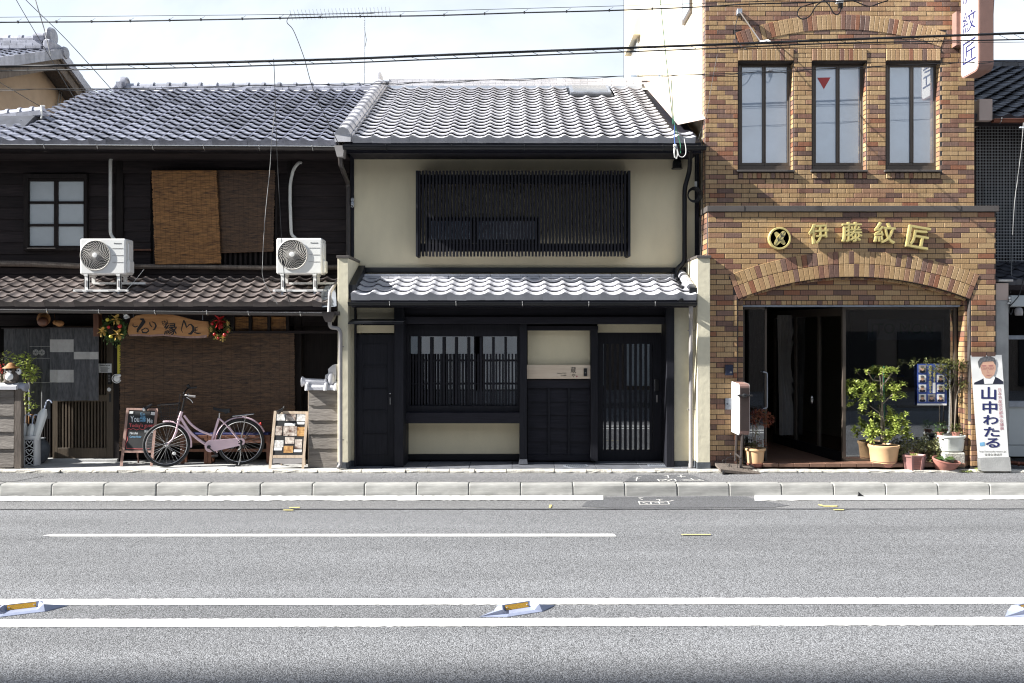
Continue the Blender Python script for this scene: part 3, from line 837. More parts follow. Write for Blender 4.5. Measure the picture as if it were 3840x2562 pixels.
# roof light
sk = MB(); th = math.atan(SL); Ls = math.hypot(yr-Yd(EV), zr-EVZ)/18.2
def onroof(x_, s_, h_): return (x_, Yd(EV)+s_*math.cos(th)-h_*math.sin(th), EVZ-.028+s_*math.sin(th)+h_*math.cos(th))
def slab(mb, xa, xb, sa, sb, ha, hb):
    p = [onroof(x_,s_,h_) for h_ in (ha,hb) for x_, s_ in ((xa,sa),(xb,sa),(xb,sb),(xa,sb))]
    mb.add(p, [(0,3,2,1),(4,5,6,7),(0,1,5,4),(1,2,6,5),(2,3,7,6),(3,0,4,7)])
xa, xb = x0r+TW*12.62, x0r+TW*15.45
slab(sk, xa, xb, Ls*14, Ls*18.0, 0, .03); sk.build('roof_light_curb', M['gut_black'], rf)
sk = MB(); slab(sk, xa+.03, xb-.03, Ls*14.6, Ls*17.6, .03, .075); sk.build('roof_light_frame', M['galv'], rf)
sk = MB(); slab(sk, xa+.08, xb-.08, Ls*14.9, Ls*17.4, .075, .08); sk.build('roof_light_pane', M['skylight'], rf)
# verge roll on the left: overlapping half-round tiles
vx = X(1283,EV)+.0
for k in range(15):
    s0 = k*Ls*18/15 - .03; s1 = s0 + Ls*18/15 + .05
    b = MB()
    p, q_ = Vector(onroof(vx+.02, s0, .088)), Vector(onroof(vx+.02, s1, .052))
    half_round(b, p, q_, .105, 8, base=.0)
    b.box(vx-.092, vx+.132, p.y+.0, p.y+.004, p.z-.10, p.z+.002) if k == 0 else None
    b.build('verge_tile', M['tile_new'], rf, smooth=50)
    for sx in (-.082, .118):
        b = MB()
        pp = [onroof(vx+.02+sx-.01, s0+.03, -.02), onroof(vx+.02+sx+.01, s0+.03, -.02), onroof(vx+.02+sx+.01, s1, -.02), onroof(vx+.02+sx-.01, s1, -.02),
              onroof(vx+.02+sx-.01, s0+.03, .09), onroof(vx+.02+sx+.01, s0+.03, .09), onroof(vx+.02+sx+.01, s1, .075), onroof(vx+.02+sx-.01, s1, .075)]
        b.add(pp, [(0,3,2,1),(4,5,6,7),(0,1,5,4),(1,2,6,5),(2,3,7,6),(3,0,4,7)])
        b.build('verge_flank', M['tile_new'], rf)
# ridge of stacked flat tiles
zt = zr - .03
for L_ in range(4):
    lx0, n_r = x0r + .05 + (L_ % 2)*.12, 17
    wr = (X(2404,14.05) - (x0r+.05)) / n_r
    for k in range(n_r):
        b = MB(); hh = .040 if L_ == 3 else .033
        b.cbox(lx0+k*wr+.002, lx0+(k+1)*wr-.002, yr-.13+.012*L_, yr+.13-.012*L_, zt+L_*.036, zt+L_*.036+hh, .004)
        b.build('ridge_tile', M['tile_new'], rf)
b = MB(); b.cbox(X(1417,14.05), X(1432,14.05), yr-.15, yr+.15, zt-.02, zt+.26, .02); b.build('ridge_end', M['tile_new'], rf)
# lower flashing where the ridge meets the tiles, lead grey
b = MB(); b.xprism([(yr-.16,zr-.09),(yr-.13,zt+.005),(yr,zt+.005),(yr,zr-.1)], x0r+.1, X(2404,14.05)); b.build('ridge_bed', M['galv'], rf)

# eave soffit, gutter and brackets
b = MB(); b.box(x0r+.05, x1r-.02, Yd(EV)+.05, Yd(WD2), EVZ-.16, EVZ-.13); b.build('soffit', M['stainh'], inn)
b = MB(); b.box(x0r+.05, x1r-.02, Yd(EV)+.04, Yd(EV)+.07, EVZ-.2, EVZ-.09); b.build('fascia', M['stainh'], inn)
def gut(name, pa, pb, r, mt, parent, brk, bmt, clip=True):
    g = MB(); gutter(g, pa, pb, r); g = g.build(name, [mt, M['steel'] if mt is M['gut_brown'] else mt], parent, smooth=40)  # bright lip on brown gutters stands in for the highlight along the rim
    for t in brk:
        c = Vector(pa).lerp(Vector(pb), t); b = MB()
        pts = [(c.x, c.y + math.cos(a)*(r+.004), c.z + math.sin(a)*(r+.004)) for a in [PI + PI*k/8 for k in range(9)]]
        b.tube(pts, .006, 5); b.tube([(c.x,c.y-r-.006,c.z),(c.x,c.y-r-.008,c.z+.016)], .007, 5)
        b.build('bracket', bmt, g)
    return g
gut('gutter', (x0r+.03, Yd(10.82), Z(548,10.82)), (x1r+.02, Yd(10.82), Z(551,10.82)), .052, M['gut_black'], inn, [.12,.3,.5,.7,.88], M['gut_black'])
# downpipe on the right: swan neck, drop, elbow to the lower roof, then again to the ground
g = MB(); g.tube(bend([P3(2590,560,10.85),P3(2588,590,11.2),P3(2586,640,11.38),P3(2567,705,11.38),P3(2567,985,11.38),P3(2537,1008,11.38),P3(2537,1050,11.35),P3(2555,1090,10.9),P3(2555,1130,10.66)], .09), .034, 10)
g.build('downpipe', M['gut_black'], inn, smooth=50)
g = MB(); g.tube(bend([P3(2591,1135,10.62),P3(2591,1165,10.62),P3(2591,1200,10.8),P3(2591,1756,10.8)], .06), .030, 10)
for yy in (1240,1535): g.tube([P3(2579,yy,10.79),P3(2606,yy,10.84)], .008, 6)
g.lathe([(.034,0),(.034,.05)], (X(2591,10.8), Yd(10.8), Z(1752,10.8)), 12)
g.build('downpipe', M['gut_grey'], inn, smooth=50)

# vent hood on the right of the upper wall
vh = MB(); c = (X(2536,WD2), Yd(WD2)-.06, Z(634,WD2))
vh.lathe([(.082,-.012),(.082,0),(.068,.004),(.068,.06),(.062,.10),(.045,.128),(.02,.142),(0,.145)], c, 18); vh.build('vent_hood', M['plastic'], inn, smooth=40)

# slatted box window
lv = MB(); lv.pbox(1600,815,2024,912,WD2-.04,WD2-.005); lv.build('upper_window_frame', M['black'], inn)
for a, b_ in ((1612,1768),(1788,2010)): bx('upper_window_pane', M['frost_up'], inn, a, 829, b_, 898, WD2-.05, WD2-.04, 0)
grd = MB()
grd.pbox(1570,655,2352,687,11.32,11.37); grd.pbox(1570,913,2352,943,11.32,11.37)
grd.pbox(1559,640,1567.5,961,11.22,11.5); grd.pbox(2355.5,640,2364.5,961,11.22,11.5)
lo = grd.build('slat_screen', M['stain'], inn)
smesh = None
for k in range(61):
    p = 1569 + k*12.87
    if smesh is None:
        b = MB(); b.cbox(0, S(7.2,11.24), 0, .075, Z(961,11.24), Z(640,11.24), .002); smesh = b.data('slat', M['slat'])
    o = link('slat', smesh, lo); o.location = (X(p,11.24), Yd(11.24), R.uniform(-.002,.002))

# lower roof between the sleeve walls
LE, LEZ = 10.66, Z(1106,10.66)
lsl = 0.36
lr = MB(); lx0, lx1 = X(1316,LE), X(2612,LE)
lr.xprism([(Yd(LE)+.02,LEZ-.05),(Yd(WD2),LEZ-.05+lsl*(Yd(WD2)-Yd(LE))),(Yd(WD2),LEZ-.12+lsl*(Yd(WD2)-Yd(LE))),(Yd(LE)+.02,LEZ-.12)], lx0, lx1)
lr = lr.build('lower_roof', M['stainh'], inn)
n_lc = 18
LW = (lx1-lx0)/n_lc
tile_roof(lr, lx0, n_lc, LW, Yd(LE), LEZ-.03, lsl, 4, math.hypot(Yd(WD2)-Yd(LE), lsl*(Yd(WD2)-Yd(LE)))/4.35, M['tile_new'], 72, None, drop=.075, jit=.003, hs=.85)
zl = LEZ + lsl*(Yd(11.42)-Yd(LE))
for L_ in range(2):
    for k in range(11):
        b = MB(); w_ = (X(2585,11.42)-X(1346,11.42))/11
        xs = X(1346,11.42)+k*w_ + (L_*.17 if k else 0)
        b.cbox(xs+.002, min(xs+w_-.002 + (0 if k else L_*.17), X(2590,11.42)), Yd(11.36)+.02*L_, Yd(WD2), zl-.03+L_*.036, zl+.003+L_*.036, .004); b.build('ridge_tile', M['tile_new'], lr)
bx('flashing', M['gut_black'], inn, 1330, 1003, 2600, 1022, 11.44, WD2, .004)
gut('gutter', (X(1306,10.58), Yd(10.58), Z(1135,10.58)), (X(2612,10.58), Yd(10.58), Z(1136,10.58)), .045, M['gut_black'], inn, [.12,.31,.5,.69,.88], M['steel'])
b = MB(); b.box(lx0, lx1, Yd(LE)+.04, Yd(LE)+.06, LEZ-.16, LEZ-.10); b.build('fascia', M['stainh'], inn)
b = MB(); b.box(lx0, lx1, Yd(LE)+.05, Yd(11.55), LEZ-.17, LEZ-.15); b.build('soffit', M['stainh'], inn)

# sleeve walls with capped tops and tiled flanks
def sleeve(side):
    if side < 0: a, b_ = 1266, 1306
    else: a, b_ = 2615, 2663
    nm = 'sleeve_wall'
    mm = MB(); xa, xb = X(a,10.73), X(b_,10.73)
    mm.cbox(xa, xb, Yd(10.73), Yd(WD2), HZ+.085, Z(968,10.73), .006)
    w = mm.build(nm, M['plaster_hand'], inn)
    mm = MB(); mm.cbox(xa-.012, xb+.012, Yd(10.73)-.018, Yd(WD2), Z(968,10.73), Z(958,10.73), .003); mm.build('cap', M['coping'], w)
    mm = MB(); mm.cbox(xa-.004, xb+.004, Yd(10.73)-.006, Yd(11.0), PZ, HZ+.085, .003); mm.build('plinth', M['plinth'], w)
    s_ = 1 if side < 0 else -1
    xi = xb if side < 0 else xa
    # flank: black metal box verge with stepped tiles behind it
    mm = MB()
    x0_, x1_ = (xi, xi+.10) if side < 0 else (xi-.10, xi)
    if side < 0:
        mm.xprism([(Yd(10.74),LEZ-.05),(Yd(10.74),LEZ+.14),(Yd(11.45),LEZ+.14+lsl*.78+.05),(Yd(11.45),LEZ-.05+lsl*.78)], x0_+.001, x1_)
        mm.build('verge_box', M['gut_black'], w)
    else:
        mm.xprism([(Yd(10.74),LEZ-.05),(Yd(10.74),LEZ+.10),(Yd(10.80),LEZ+.12),(Yd(10.80),LEZ-.04)], x0_, x1_-.001); mm.build('verge_box', M['gut_black'], w)
        for k in range(4):
            mm = MB(); ya = Yd(10.80)+k*.17
            p = (xi-.07, ya, LEZ+.045+lsl*(ya-Yd(LE))); q = (xi-.07, ya+.2, LEZ+.03+lsl*(ya+.2-Yd(LE)))
            half_round(mm, p, q, .068, 6); mm.build('verge_tile', M['tile_new'], w, smooth=50)
    return w
sleeve(-1); sleeve(1)
# cream returns beside the sleeves
bx('return_wall', M['plaster_hand'], inn, 1300, 1140, 1331, 1728, 10.92, 11.0, .003)
bx('return_wall', M['plaster_hand'], inn, 2527, 1140, 2618, 1729, 10.92, 11.0, .003)
bx('return_plinth', M['plinth'], inn, 2529, 1729, 2616, 1755, 10.91, 10.99, .003)
bx('return_plinth', M['plinth'], inn, 1302, 1728, 1330, 1756, 10.91, 10.99, .003)

# ground floor: utility door on the left
bx('door_jamb', M['stain'], inn, 1328, 1140, 1335, 1750, 10.88, 10.98, .003)
dr = bx('utility_door', M['stain'], inn, 1335, 1254, 1478, 1746, 10.94, 10.98, .003)
for k in range(5):
    y0 = 1290 + k*84
    for (a,b_,c_,d_) in ((1361,y0,1452,y0+3),(1361,y0+79,1452,y0+82)): bx('door_bead', M['stain'], dr, a, b_, c_, d_, 10.932, 10.94, 0)
for p in (1361,1449): bx('door_bead', M['stain'], dr, p, 1290, p+3, 1708, 10.932, 10.94, 0)
b = MB(); b.tube([P3(1463,1490,10.90),P3(1463,1517,10.90)], .006, 8); b.ball(P3(1463,1476,10.925), .012); b.build('door_handle', M['steel'], dr, smooth=50)
for yy in (1312,1700): bx('hinge', M['steel'], dr, 1335.5, yy-14, 1337.5, yy+14, 10.93, 10.94, 0)
bx('transom_panel', M['plaster'], inn, 1333, 1142, 1478, 1204, 10.94, 11.0, 0)
bx('transom_panel', M['plaster'], inn, 1333, 1220, 1478, 1249, 10.94, 11.0, 0)
b = MB(); b.xprism([(Yd(10.62),Z(1216,10.62)),(Yd(10.62),Z(1211,10.62)),(Yd(10.93),Z(1196,10.93)),(Yd(10.93),Z(1212,10.93))], X(1306,10.65), X(1512,10.65)); b.build('door_visor', M['gut_black'], inn)
bx('post', M['stain'], inn, 1478, 1140, 1513, 1752, 10.86, 10.99, .005)
bx('post', M['stain'], inn, 2499, 1140, 2529, 1752, 10.86, 10.99, .005)
bx('lintel_beam', M['stainh'], inn, 1513, 1142, 2499, 1187, 10.99, 11.1, .004)
bx('lintel_beam', M['stainh'], inn, 1513, 1187, 2499, 1215, 10.94, 11.08, .006)
bx('recess_ceiling', M['stainh'], inn, 1500, 1212, 2510, 1216, 11.1, 11.7, 0)
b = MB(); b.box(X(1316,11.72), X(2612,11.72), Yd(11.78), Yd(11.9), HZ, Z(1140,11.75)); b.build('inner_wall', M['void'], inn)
# reveal walls of the recess
b = MB(); b.box(X(1478,10.99), X(1520,10.99), Yd(10.99), Yd(11.5), HZ, Z(1214,11.0)); b.build('recess_side', M['stain'], inn)
b = MB(); b.box(X(2499,10.99)+.0, X(2529,10.99), Yd(10.99), Yd(11.55), HZ, Z(1214,11.0)); b.build('recess_side', M['stain'], inn)
# lattice window
lw = MB()
for r_ in ((1523,1217,1948,1262),(1523,1522,1948,1548),(1523,1262,1533,1522),(1939,1262,1948,1522)): lw.pbox(*r_, 11.14, 11.3, .003)
lw = lw.build('lattice_window', M['stain'], inn)
bx('pane', M['glass_mirror'], lw, 1533, 1262, 1939, 1522, 11.26, 11.264, 0)
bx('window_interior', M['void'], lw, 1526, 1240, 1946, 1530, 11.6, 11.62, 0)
bx('interior_blind', M['curtain'], lw, 1536, 1266, 1566, 1520, 11.34, 11.345, 0)
wide = [1566+46.5*k for k in range(8)]
for p in wide: bx('lattice_bar', M['stain'], lw, p, 1264, p+9.5, 1521, 11.17, 11.21, .002)
edges = [1532] + [w + 9.5 for w in wide]; nxt = wide + [1941]
for a, b_ in zip(edges, nxt):
    for k in range(3):
        c_ = a + (b_-a)*(k+.5)/3 + .4
        if b_-a < 20: continue
        bx('lattice_bar', M['stain'], lw, c_-3.2, 1328, c_+3.2, 1523, 11.18, 11.20, .001)
for y0, y1 in ((1349,1356),(1436.5,1442.5)): bx('lattice_rail', M['stainh'], lw, 1532, y0, 1940, y1, 11.205, 11.225, 0)
bx('sill_beam', M['stainh'], inn, 1519, 1548, 1950, 1588, 11.06, 11.3, .006)
bx('apron_panel', M['plaster'], inn, 1526, 1586, 1948, 1706, 11.34, 11.4, 0)
bx('apron_frame', M['stain'], inn, 1518, 1588, 1526, 1722, 11.3, 11.4, .003)
bx('apron_base', M['black'], inn, 1519, 1704, 1950, 1727, 11.3, 11.42, .003)
cp = bx('post', M['stain'], inn, 1948, 1215, 1976, 1727, 11.06, 11.3, .005)
b = MB(); b.prism([(X(1945,11.04),Z(1741,11.04)),(X(1979,11.04),Z(1741,11.04)),(X(1976,11.04),Z(1723,11.04)),(X(1948,11.04),Z(1723,11.04))], Yd(11.04), Yd(11.3)); b.build('post_stone', M['slate'], inn)
# name-board bay
bx('bay_lintel', M['stainh'], inn, 1976, 1222, 2243, 1240, 11.12, 11.3, .004)
bx('bay_panel', M['plaster'], inn, 1979, 1239, 2218, 1372, 11.28, 11.34, 0)
bx('post', M['stain'], inn, 2215, 1238, 2242, 1730, 11.14, 11.5, .004)
bp_ = bx('boarded_panel', M['stain'], inn, 1976, 1422, 2216, 1730, 11.3, 11.36, 0)
bx('panel_rail', M['stainh'], bp_, 1977, 1424, 2214, 1456, 11.25, 11.3, .003)
bx('panel_rail', M['stainh'], bp_, 1977, 1705, 2214, 1728, 11.25, 11.3, .003)
for k in range(5):
    y0 = 1456 + k*49.8; b = MB()
    xa, xb = X(1979,11.28), X(2212,11.28)
    b.xprism([(Yd(11.27),Z(y0+50.5,11.28)),(Yd(11.29),Z(y0,11.28)),(Yd(11.30),Z(y0,11.28)),(Yd(11.30),Z(y0+50.5,11.28))], xa, xb); b.build('board', M['stainh'], bp_)
for p in (2055,2130): bx('batten', M['stain'], bp_, p, 1456, p+7, 1706, 11.245, 11.27, .002)
# entrance door with lattice
bx('transom_panel', M['plaster'], inn, 2242, 1214, 2492, 1248, 11.36, 11.42, 0)
ed = MB()
for r_ in ((2242,1247,2496,1290),(2242,1688,2496,1728),(2242,1290,2262,1688),(2449,1290,2496,1688)): ed.pbox(*r_, 11.36, 11.41, .002)
ed = ed.build('entrance_door', M['stain'], inn)
bx('pane', M['glass_dark'], ed, 2262, 1290, 2449, 1688, 11.39, 11.394, 0)
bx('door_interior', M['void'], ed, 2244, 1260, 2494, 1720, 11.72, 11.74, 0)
for k in range(10): bx('lattice_bar', M['stain'], ed, 2269+k*19.2-4.6, 1290, 2269+k*19.2+4.6, 1688, 11.37, 11.385, .001)
bx('door_lock', M['plastic'], ed, 2456, 1424, 2470, 1466, 11.335, 11.36, .004)
bx('lock_rim', M['steel'], ed, 2455, 1423, 2457, 1467, 11.337, 11.36, 0)
bx('keyhole_plate', M['gut_grey'], ed, 2461, 1482, 2466, 1509, 11.35, 11.36, .001)
b = MB(); b.tube(bend([P3(2489,1488,11.2),P3(2495,1488,11.12),P3(2495,1518,11.12),P3(2489,1518,11.2)], .02), .006, 6); b.build('pull_handle', M['steel'], ed, smooth=50)
bx('door_closer', M['steel'], ed, 2482, 1250, 2496, 1255, 11.3, 11.36, .002)
# name board
nb = thing('name_board', 'pale cypress plank with black brush lettering mounted across the dark boarded bay', 'sign', (X(2098,11.2), Yd(11.2), Z(1421,11.2)))
bx('plank', M['cypress'], nb, 1976, 1369, 2221, 1421, 11.2, 11.28, .003)
b = MB()
b.glyph('蔵', X(2140,11.2), X(2160,11.2), Z(1399,11.2), Z(1377,11.2), Yd(11.2)-.003, .004)
b.glyph('や', X(2144,11.2), X(2157,11.2), Z(1415,11.2), Z(1402,11.2), Yd(11.2)-.003, .004)
b.glyph('上五条町', X(2104,11.2), X(2124,11.2), Z(1410.5,11.2), Z(1405.5,11.2), Yd(11.2)-.003, .004)
b.glyph('Guesthouse KURAYA', X(2088,11.2), X(2124,11.2), Z(1401.5,11.2), Z(1398,11.2), Yd(11.2)-.003, .004)
b.build('lettering', M['ink'], nb)
b = MB(); b.pbox(2160.5,1409,2165.5,1414.5,11.197,11.2); b.build('seal', M['ink_red'], nb)
ic = thing('door_intercom', 'small black intercom panel let into the right end of the cypress name plank', 'intercom', (X(2196,11.18), Yd(11.19), Z(1411,11.19)))
bx('panel', M['plastic'], ic, 2189, 1382, 2202, 1411, 11.185, 11.2, .002)
bx('button', M['gut_grey'], ic, 2193, 1397, 2198, 1400, 11.180, 11.186, 0)
# coiled cable, splice box and service tails at the right eave corner
sw = thing('service_cable_tail', 'tangle of white, blue and green service wires hanging from the right eave corner', 'cable', P3(2533,470,10.7))
for pts, mt in (([(2517,300),(2524,430),(2530,470),(2533,500)],'cable_green'),([(2530,470),(2528,505),(2531,540),(2535,555)],'cable_blue'),([(2532,470),(2540,500),(2552,540),(2552,575)],'cable_green'),
                ([(2534,545),(2529,570),(2531,590),(2537,597),(2541,580),(2538,550)],'cable_white'),([(2540,560),(2545,585),(2560,592),(2572,580),(2573,560),(2566,520)],'cable_white'),([(2531,540),(2526,565),(2530,592)],'cable_white')):
    b = MB(); b.tube(bend([P3(x_,y_,10.68) for x_, y_ in pts], .05), .006, 6); b.build('wire', M[mt], sw, smooth=60)
bx('connector', M['white'], sw, 2526, 541, 2537, 549, 10.66, 10.69, .003)
cw = thing('coiled_cable', 'coil of spare black cable hung in the gap next to the brick house', 'cable', P3(2600,730,11.36))
for k in range(5):
    b = MB(); r_ = S(19+2.2*k,11.36)
    b.tube([(X(2600+k,11.36)+math.cos(a)*r_, Yd(11.36)-.01*k, Z(732,11.36)+math.sin(a)*r_*1.05) for a in [2*PI*i/20 for i in range(21)]], .006, 5, cap=False); b.build('loop', M['cable'], cw, smooth=60)
bx('splice_box', M['white'], cw, 2606, 680, 2614, 706, 11.4, 11.44, .003)
b = MB(); b.tube([P3(2610,706,11.4),P3(2602,715,11.37)], .005, 5); b.tube([P3(2612,580,11.4),P3(2610,680,11.4)], .005, 5); b.build('lead', M['cable'], cw)
iso = thing('cable_insulator', 'small glass and metal line insulator clamped to the corner post above the left sleeve wall', 'insulator', P3(1322,776,11.44))
b = MB(); b.lathe([(.012,0),(.026,.02),(.026,.05),(.018,.06),(.026,.075),(.026,.10),(.010,.115)], P3(1322,771,11.44), 12); b.build('body', M['galv'], iso, smooth=40)
b = MB(); c = P3(1321,770,11.44); b.tube([(c[0]+math.cos(a)*.018, c[1], c[2]-.012+math.sin(a)*.018) for a in [2*PI*i/12 for i in range(13)]], .004, 5); b.build('ring', M['steel'], iso)
# ================================================================ left house (old dark machiya)
WL = 11.62
mac = thing('dark_townhouse', 'old dark timber townhouse with weathered tile roofs, bamboo blinds and a curtained doorway', 'house', (X(600,11.6), Yd(11.6), HZ))
b = MB(); b.box(X(-330,WL), X(1320,WL), Yd(WL)+.02, Yd(WL)+.12, Z(1090,WL), Z(545,WL)); wl = b.build('wall', M['wood_black'], mac)
# boards in the three bays
for (a, b_) in ((-330,432),(460,566),(1094,1308)):
    for k in range(8):
        y0 = 648 + k*43.5; bb = MB()
        bb.xprism([(Yd(WL)-.022,Z(y0+44.5,WL)),(Yd(WL)-.006,Z(y0,WL)),(Yd(WL)+.019,Z(y0,WL)),(Yd(WL)+.019,Z(y0+44.5,WL))], X(a,WL), X(b_,WL))
        bb.build('board', M['wood_black'], wl)
for r_, dd in (((-330,556,1312,600),11.52),((-330,600,1312,648),11.57),((-330,1003,1312,1030),11.55),((-330,1030,1312,1062),11.52)):
    bx('beam', M['wood_black'], mac, *r_, dd, WL, .006)
b = MB(); b.tube([P3(-300,984,11.5),P3(120,990,11.5),P3(330,999,11.5),P3(700,1000,11.5),P3(1000,1005,11.5),P3(1300,1002,11.5)], [.04,.045,.04,.035,.035,.035], 8); b.build('log_beam', M['wood_post'], mac, smooth=50)
for a, b_ in ((432,460),(1078,1094),(1031,1040)): bx('post', M['wood_blackv'], mac, a, 598, b_, 1004, 11.56, WL, .004)
# small six-pane window
win = MB()
for r_ in ((88,652,325,668),(88,928,325,940),(88,668,104,928),(316,668,325,928)): win.pbox(*r_, 11.54, WL, .004)
win = win.build('window', M['wood_blackv'], mac)
for r_ in ((104,668,316,680),(104,922,316,929),(202,680,217,922),(104,755,202,764),(217,755,316,764),(104,840,202,849),(217,840,316,849),(104,680,109,922),(313,680,316,922)): bx('muntin', M['wood_blackv'], win, *r_, 11.565, 11.59, .002)
for xa, xb in ((109,202),(217,313)):
    for ya, yb_ in ((680,755),(764,840),(849,922)): bx('pane', M['frost'], win, xa, ya, xb, yb_, 11.585, 11.59, 0)
bx('sill', M['wood_grey'], win, 100, 929, 205, 933, 11.52, 11.56, .002)
# mushiko lattice behind the blinds
lat = bx('lattice_window', M['void'], mac, 566, 638, 1031, 1000, 11.60, WL+.01, 0)
for k in range(24): bx('lattice_bar', M['wood_blackv'], lat, 574+k*19.0, 631, 582+k*19.0, 995, 11.57, 11.60, .002)
bx('door_track', M['wood_red'], mac, 495, 934, 566, 940, 11.55, 11.6, 0)
# roof
LEV, LEVZ = 11.08, Z(531,11.08)
ysl = .507
yrd = Yd(14.1); zrd = LEVZ + ysl*(yrd-Yd(LEV)); xl0, xl1 = X(-6,LEV) - .05, X(1278,LEV)
b = MB(); ybk = 2*yrd - Yd(LEV)
b.xprism([(Yd(LEV)+.02,LEVZ-.05),(yrd,zrd-.05),(ybk,LEVZ-.05),(ybk,LEVZ-.14),(yrd,zrd-.14),(Yd(LEV)+.02,LEVZ-.14)], xl0, xl1-.05)
lrf = b.build('roof', M['wood_black'], mac)
b = MB(); b.xprism([(Yd(WL)+.1,Z(600,WL)),(Yd(WL)+.1,LEVZ+.1),(yrd,zrd-.15),(ybk-.6,LEVZ+.1),(ybk-.6,Z(600,WL))], xl0+.15, xl0+.25); b.build('gable_wall', M['beige'], mac)
b = MB(); b.box(xl0+.15, xl0+.27, Yd(WL)+.12, ybk-.6, HZ, Z(598,WL)); b.build('side_wall', M['wood_black'], mac); b = MB(); b.box(X(1300,WL), X(1300,WL)+.1, Yd(WL)+.12, ybk-.6, HZ, Z(545,WL)); b.build('side_wall', M['wood_black'], mac)
TL = S(66.0, LEV)
nc = int((xl1-xl0)/TL)+1
tile_roof(lrf, xl1 - .08 - nc*TL, nc, TL, Yd(LEV), LEVZ-.028, ysl, 18, math.hypot(yrd-Yd(LEV), zrd-LEVZ)/18.0, M['tile_old'], 200, None, drop=.07, jit=.006, lift=.042)
# old ridge
for L_ in range(2):
    for k in range(14):
        w_ = (xl1-xl0-.35)/14; xs = xl0+.3+k*w_+L_*.1; bb = MB()
        bb.cbox(xs+.003, xs+w_-.003, yrd-.12+.02*L_, yrd+.12-.02*L_, zrd-.05+L_*.045+R.uniform(-.004,.004), zrd-.01+L_*.045, .006); bb.build('ridge_tile', M['tile_old'], lrf)
for k in range(16):
    w_ = (xl1-xl0-.35)/16; xs = xl0+.32+k*w_; bb = MB()
    half_round(bb, (xs+.004,yrd,zrd+.035), (xs+w_,yrd,zrd+.035), .075, 7)
    half_round(bb, (xs+w_-.05,yrd,zrd+.04), (xs+w_,yrd,zrd+.04), .092, 7)
    bb.build('ridge_cap', M['tile_old'], lrf, smooth=50)
b = MB(); b.lathe([(.13,0),(.135,.03),(.12,.10),(.09,.11),(.07,.09)], (xl0+.30, yrd, zrd+.10), 18, axis='x'); b.box(xl0+.26, xl0+.36, yrd-.16, yrd+.16, zrd-.08, zrd+.1)
b.ball((xl0+.24,yrd-.1,zrd+.0), .075); b.build('ridge_end', M['tile_old'], lrf, smooth=40)
b = MB(); b.xprism([(yrd-.2,zrd-.13),(yrd-.12,zrd-.045),(yrd,zrd-.045),(yrd,zrd-.13)], xl0+.3, xl1-.1); b.build('ridge_bed', M['mortar_plaster'], lrf)
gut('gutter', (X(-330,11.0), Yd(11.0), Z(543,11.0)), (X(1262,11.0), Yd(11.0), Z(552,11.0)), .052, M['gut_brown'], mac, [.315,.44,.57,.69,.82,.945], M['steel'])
b = MB(); b.box(X(-330,11.1), X(1290,11.1), Yd(11.14), Yd(11.6), LEVZ-.16, LEVZ-.13); b.build('soffit', M['wood_black'], mac)
b = MB()
hp = [(1256,548),(1294,548),(1292,560),(1288,590),(1266,590),(1258,560)]
b.prism([(X(a,10.9),Z(c,10.9)) for a, c in hp][::-1], Yd(10.86), Yd(11.02)); b.build('hopper', M['gut_grey'], mac)
b = MB(); b.tube(bend([P3(1276,588,10.95),P3(1278,620,11.0),P3(1306,690,11.46),P3(1306,965,11.46)], .08), .034, 10); b.build('downpipe', M['gut_brown'], mac, smooth=50)
# lower roof
QE, QEZ, QS = 10.76, Z(1136,10.76), .47
qx0, qx1 = X(-330,QE), X(1262,QE)
b = MB(); b.xprism([(Yd(QE)+.02,QEZ-.04),(Yd(11.6),QEZ-.04+QS*(Yd(11.6)-Yd(QE))),(Yd(11.6),QEZ-.10+QS*(Yd(11.6)-Yd(QE))),(Yd(QE)+.02,QEZ-.10)], qx0, qx1)
qrf = b.build('lower_roof', M['wood_black'], mac)
QW = S(55.9, QE); nq = int((qx1-qx0)/QW)
tile_roof(qrf, qx1-.13-nq*QW, nq, QW, Yd(QE), QEZ-.02, QS, 5, math.hypot(Yd(11.6)-Yd(QE), QS*(Yd(11.6)-Yd(QE)))/5.1, M['tile_warm'], 140, None, drop=.06, jit=.006, lift=.03)
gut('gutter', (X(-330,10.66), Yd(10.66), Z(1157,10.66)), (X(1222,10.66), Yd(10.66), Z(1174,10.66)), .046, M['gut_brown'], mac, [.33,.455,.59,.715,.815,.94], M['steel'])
b = MB(); b.prism([(X(a,10.66),Z(c,10.66)) for a, c in ((1210,1171),(1258,1171),(1256,1185),(1246,1208),(1224,1208),(1214,1186))][::-1], Yd(10.60), Yd(10.74)); b.build('hopper', M['gut_brown'], mac)
b = MB(); b.box(X(1255,10.66), X(1272,10.66), Yd(10.62), Yd(10.72), Z(1183,10.66), Z(1168,10.66)); b.build('gutter_end', M['gut_brown'], mac)
b = MB(); b.tube(bend([P3(1264,1056,11.3),P3(1237,1098,10.75),P3(1234,1172,10.66)], .06), .026, 10); b.build('downpipe', M['gut_grey'], mac, smooth=50)
b = MB(); b.tube(bend([P3(1236,1205,10.68),P3(1238,1228,10.69),P3(1270,1232,10.69),P3(1277,1250,10.69),P3(1277,1742,10.69),P3(1268,1756,10.66)], .06), .027, 10)
for yy in (1300,1650): b.tube([P3(1266,yy,10.69),P3(1290,yy,10.72)], .007, 6)
b.build('downpipe', M['gut_grey'], mac, smooth=50)
b = MB(); pts = [P3(1204,1100,10.78),P3(1222,1072,11.1),P3(1258,1070,11.1),P3(1262,1150,10.74),P3(1207,1152,10.74)]; b.add(pts, [(0,1,2,3,4)]); b.build('tin_flashing', M['galv'], mac)
b = MB(); b.box(qx0, qx1, Yd(QE)+.03, Yd(11.5), QEZ-.13, QEZ-.11); b.build('soffit', M['wood_black'], mac)
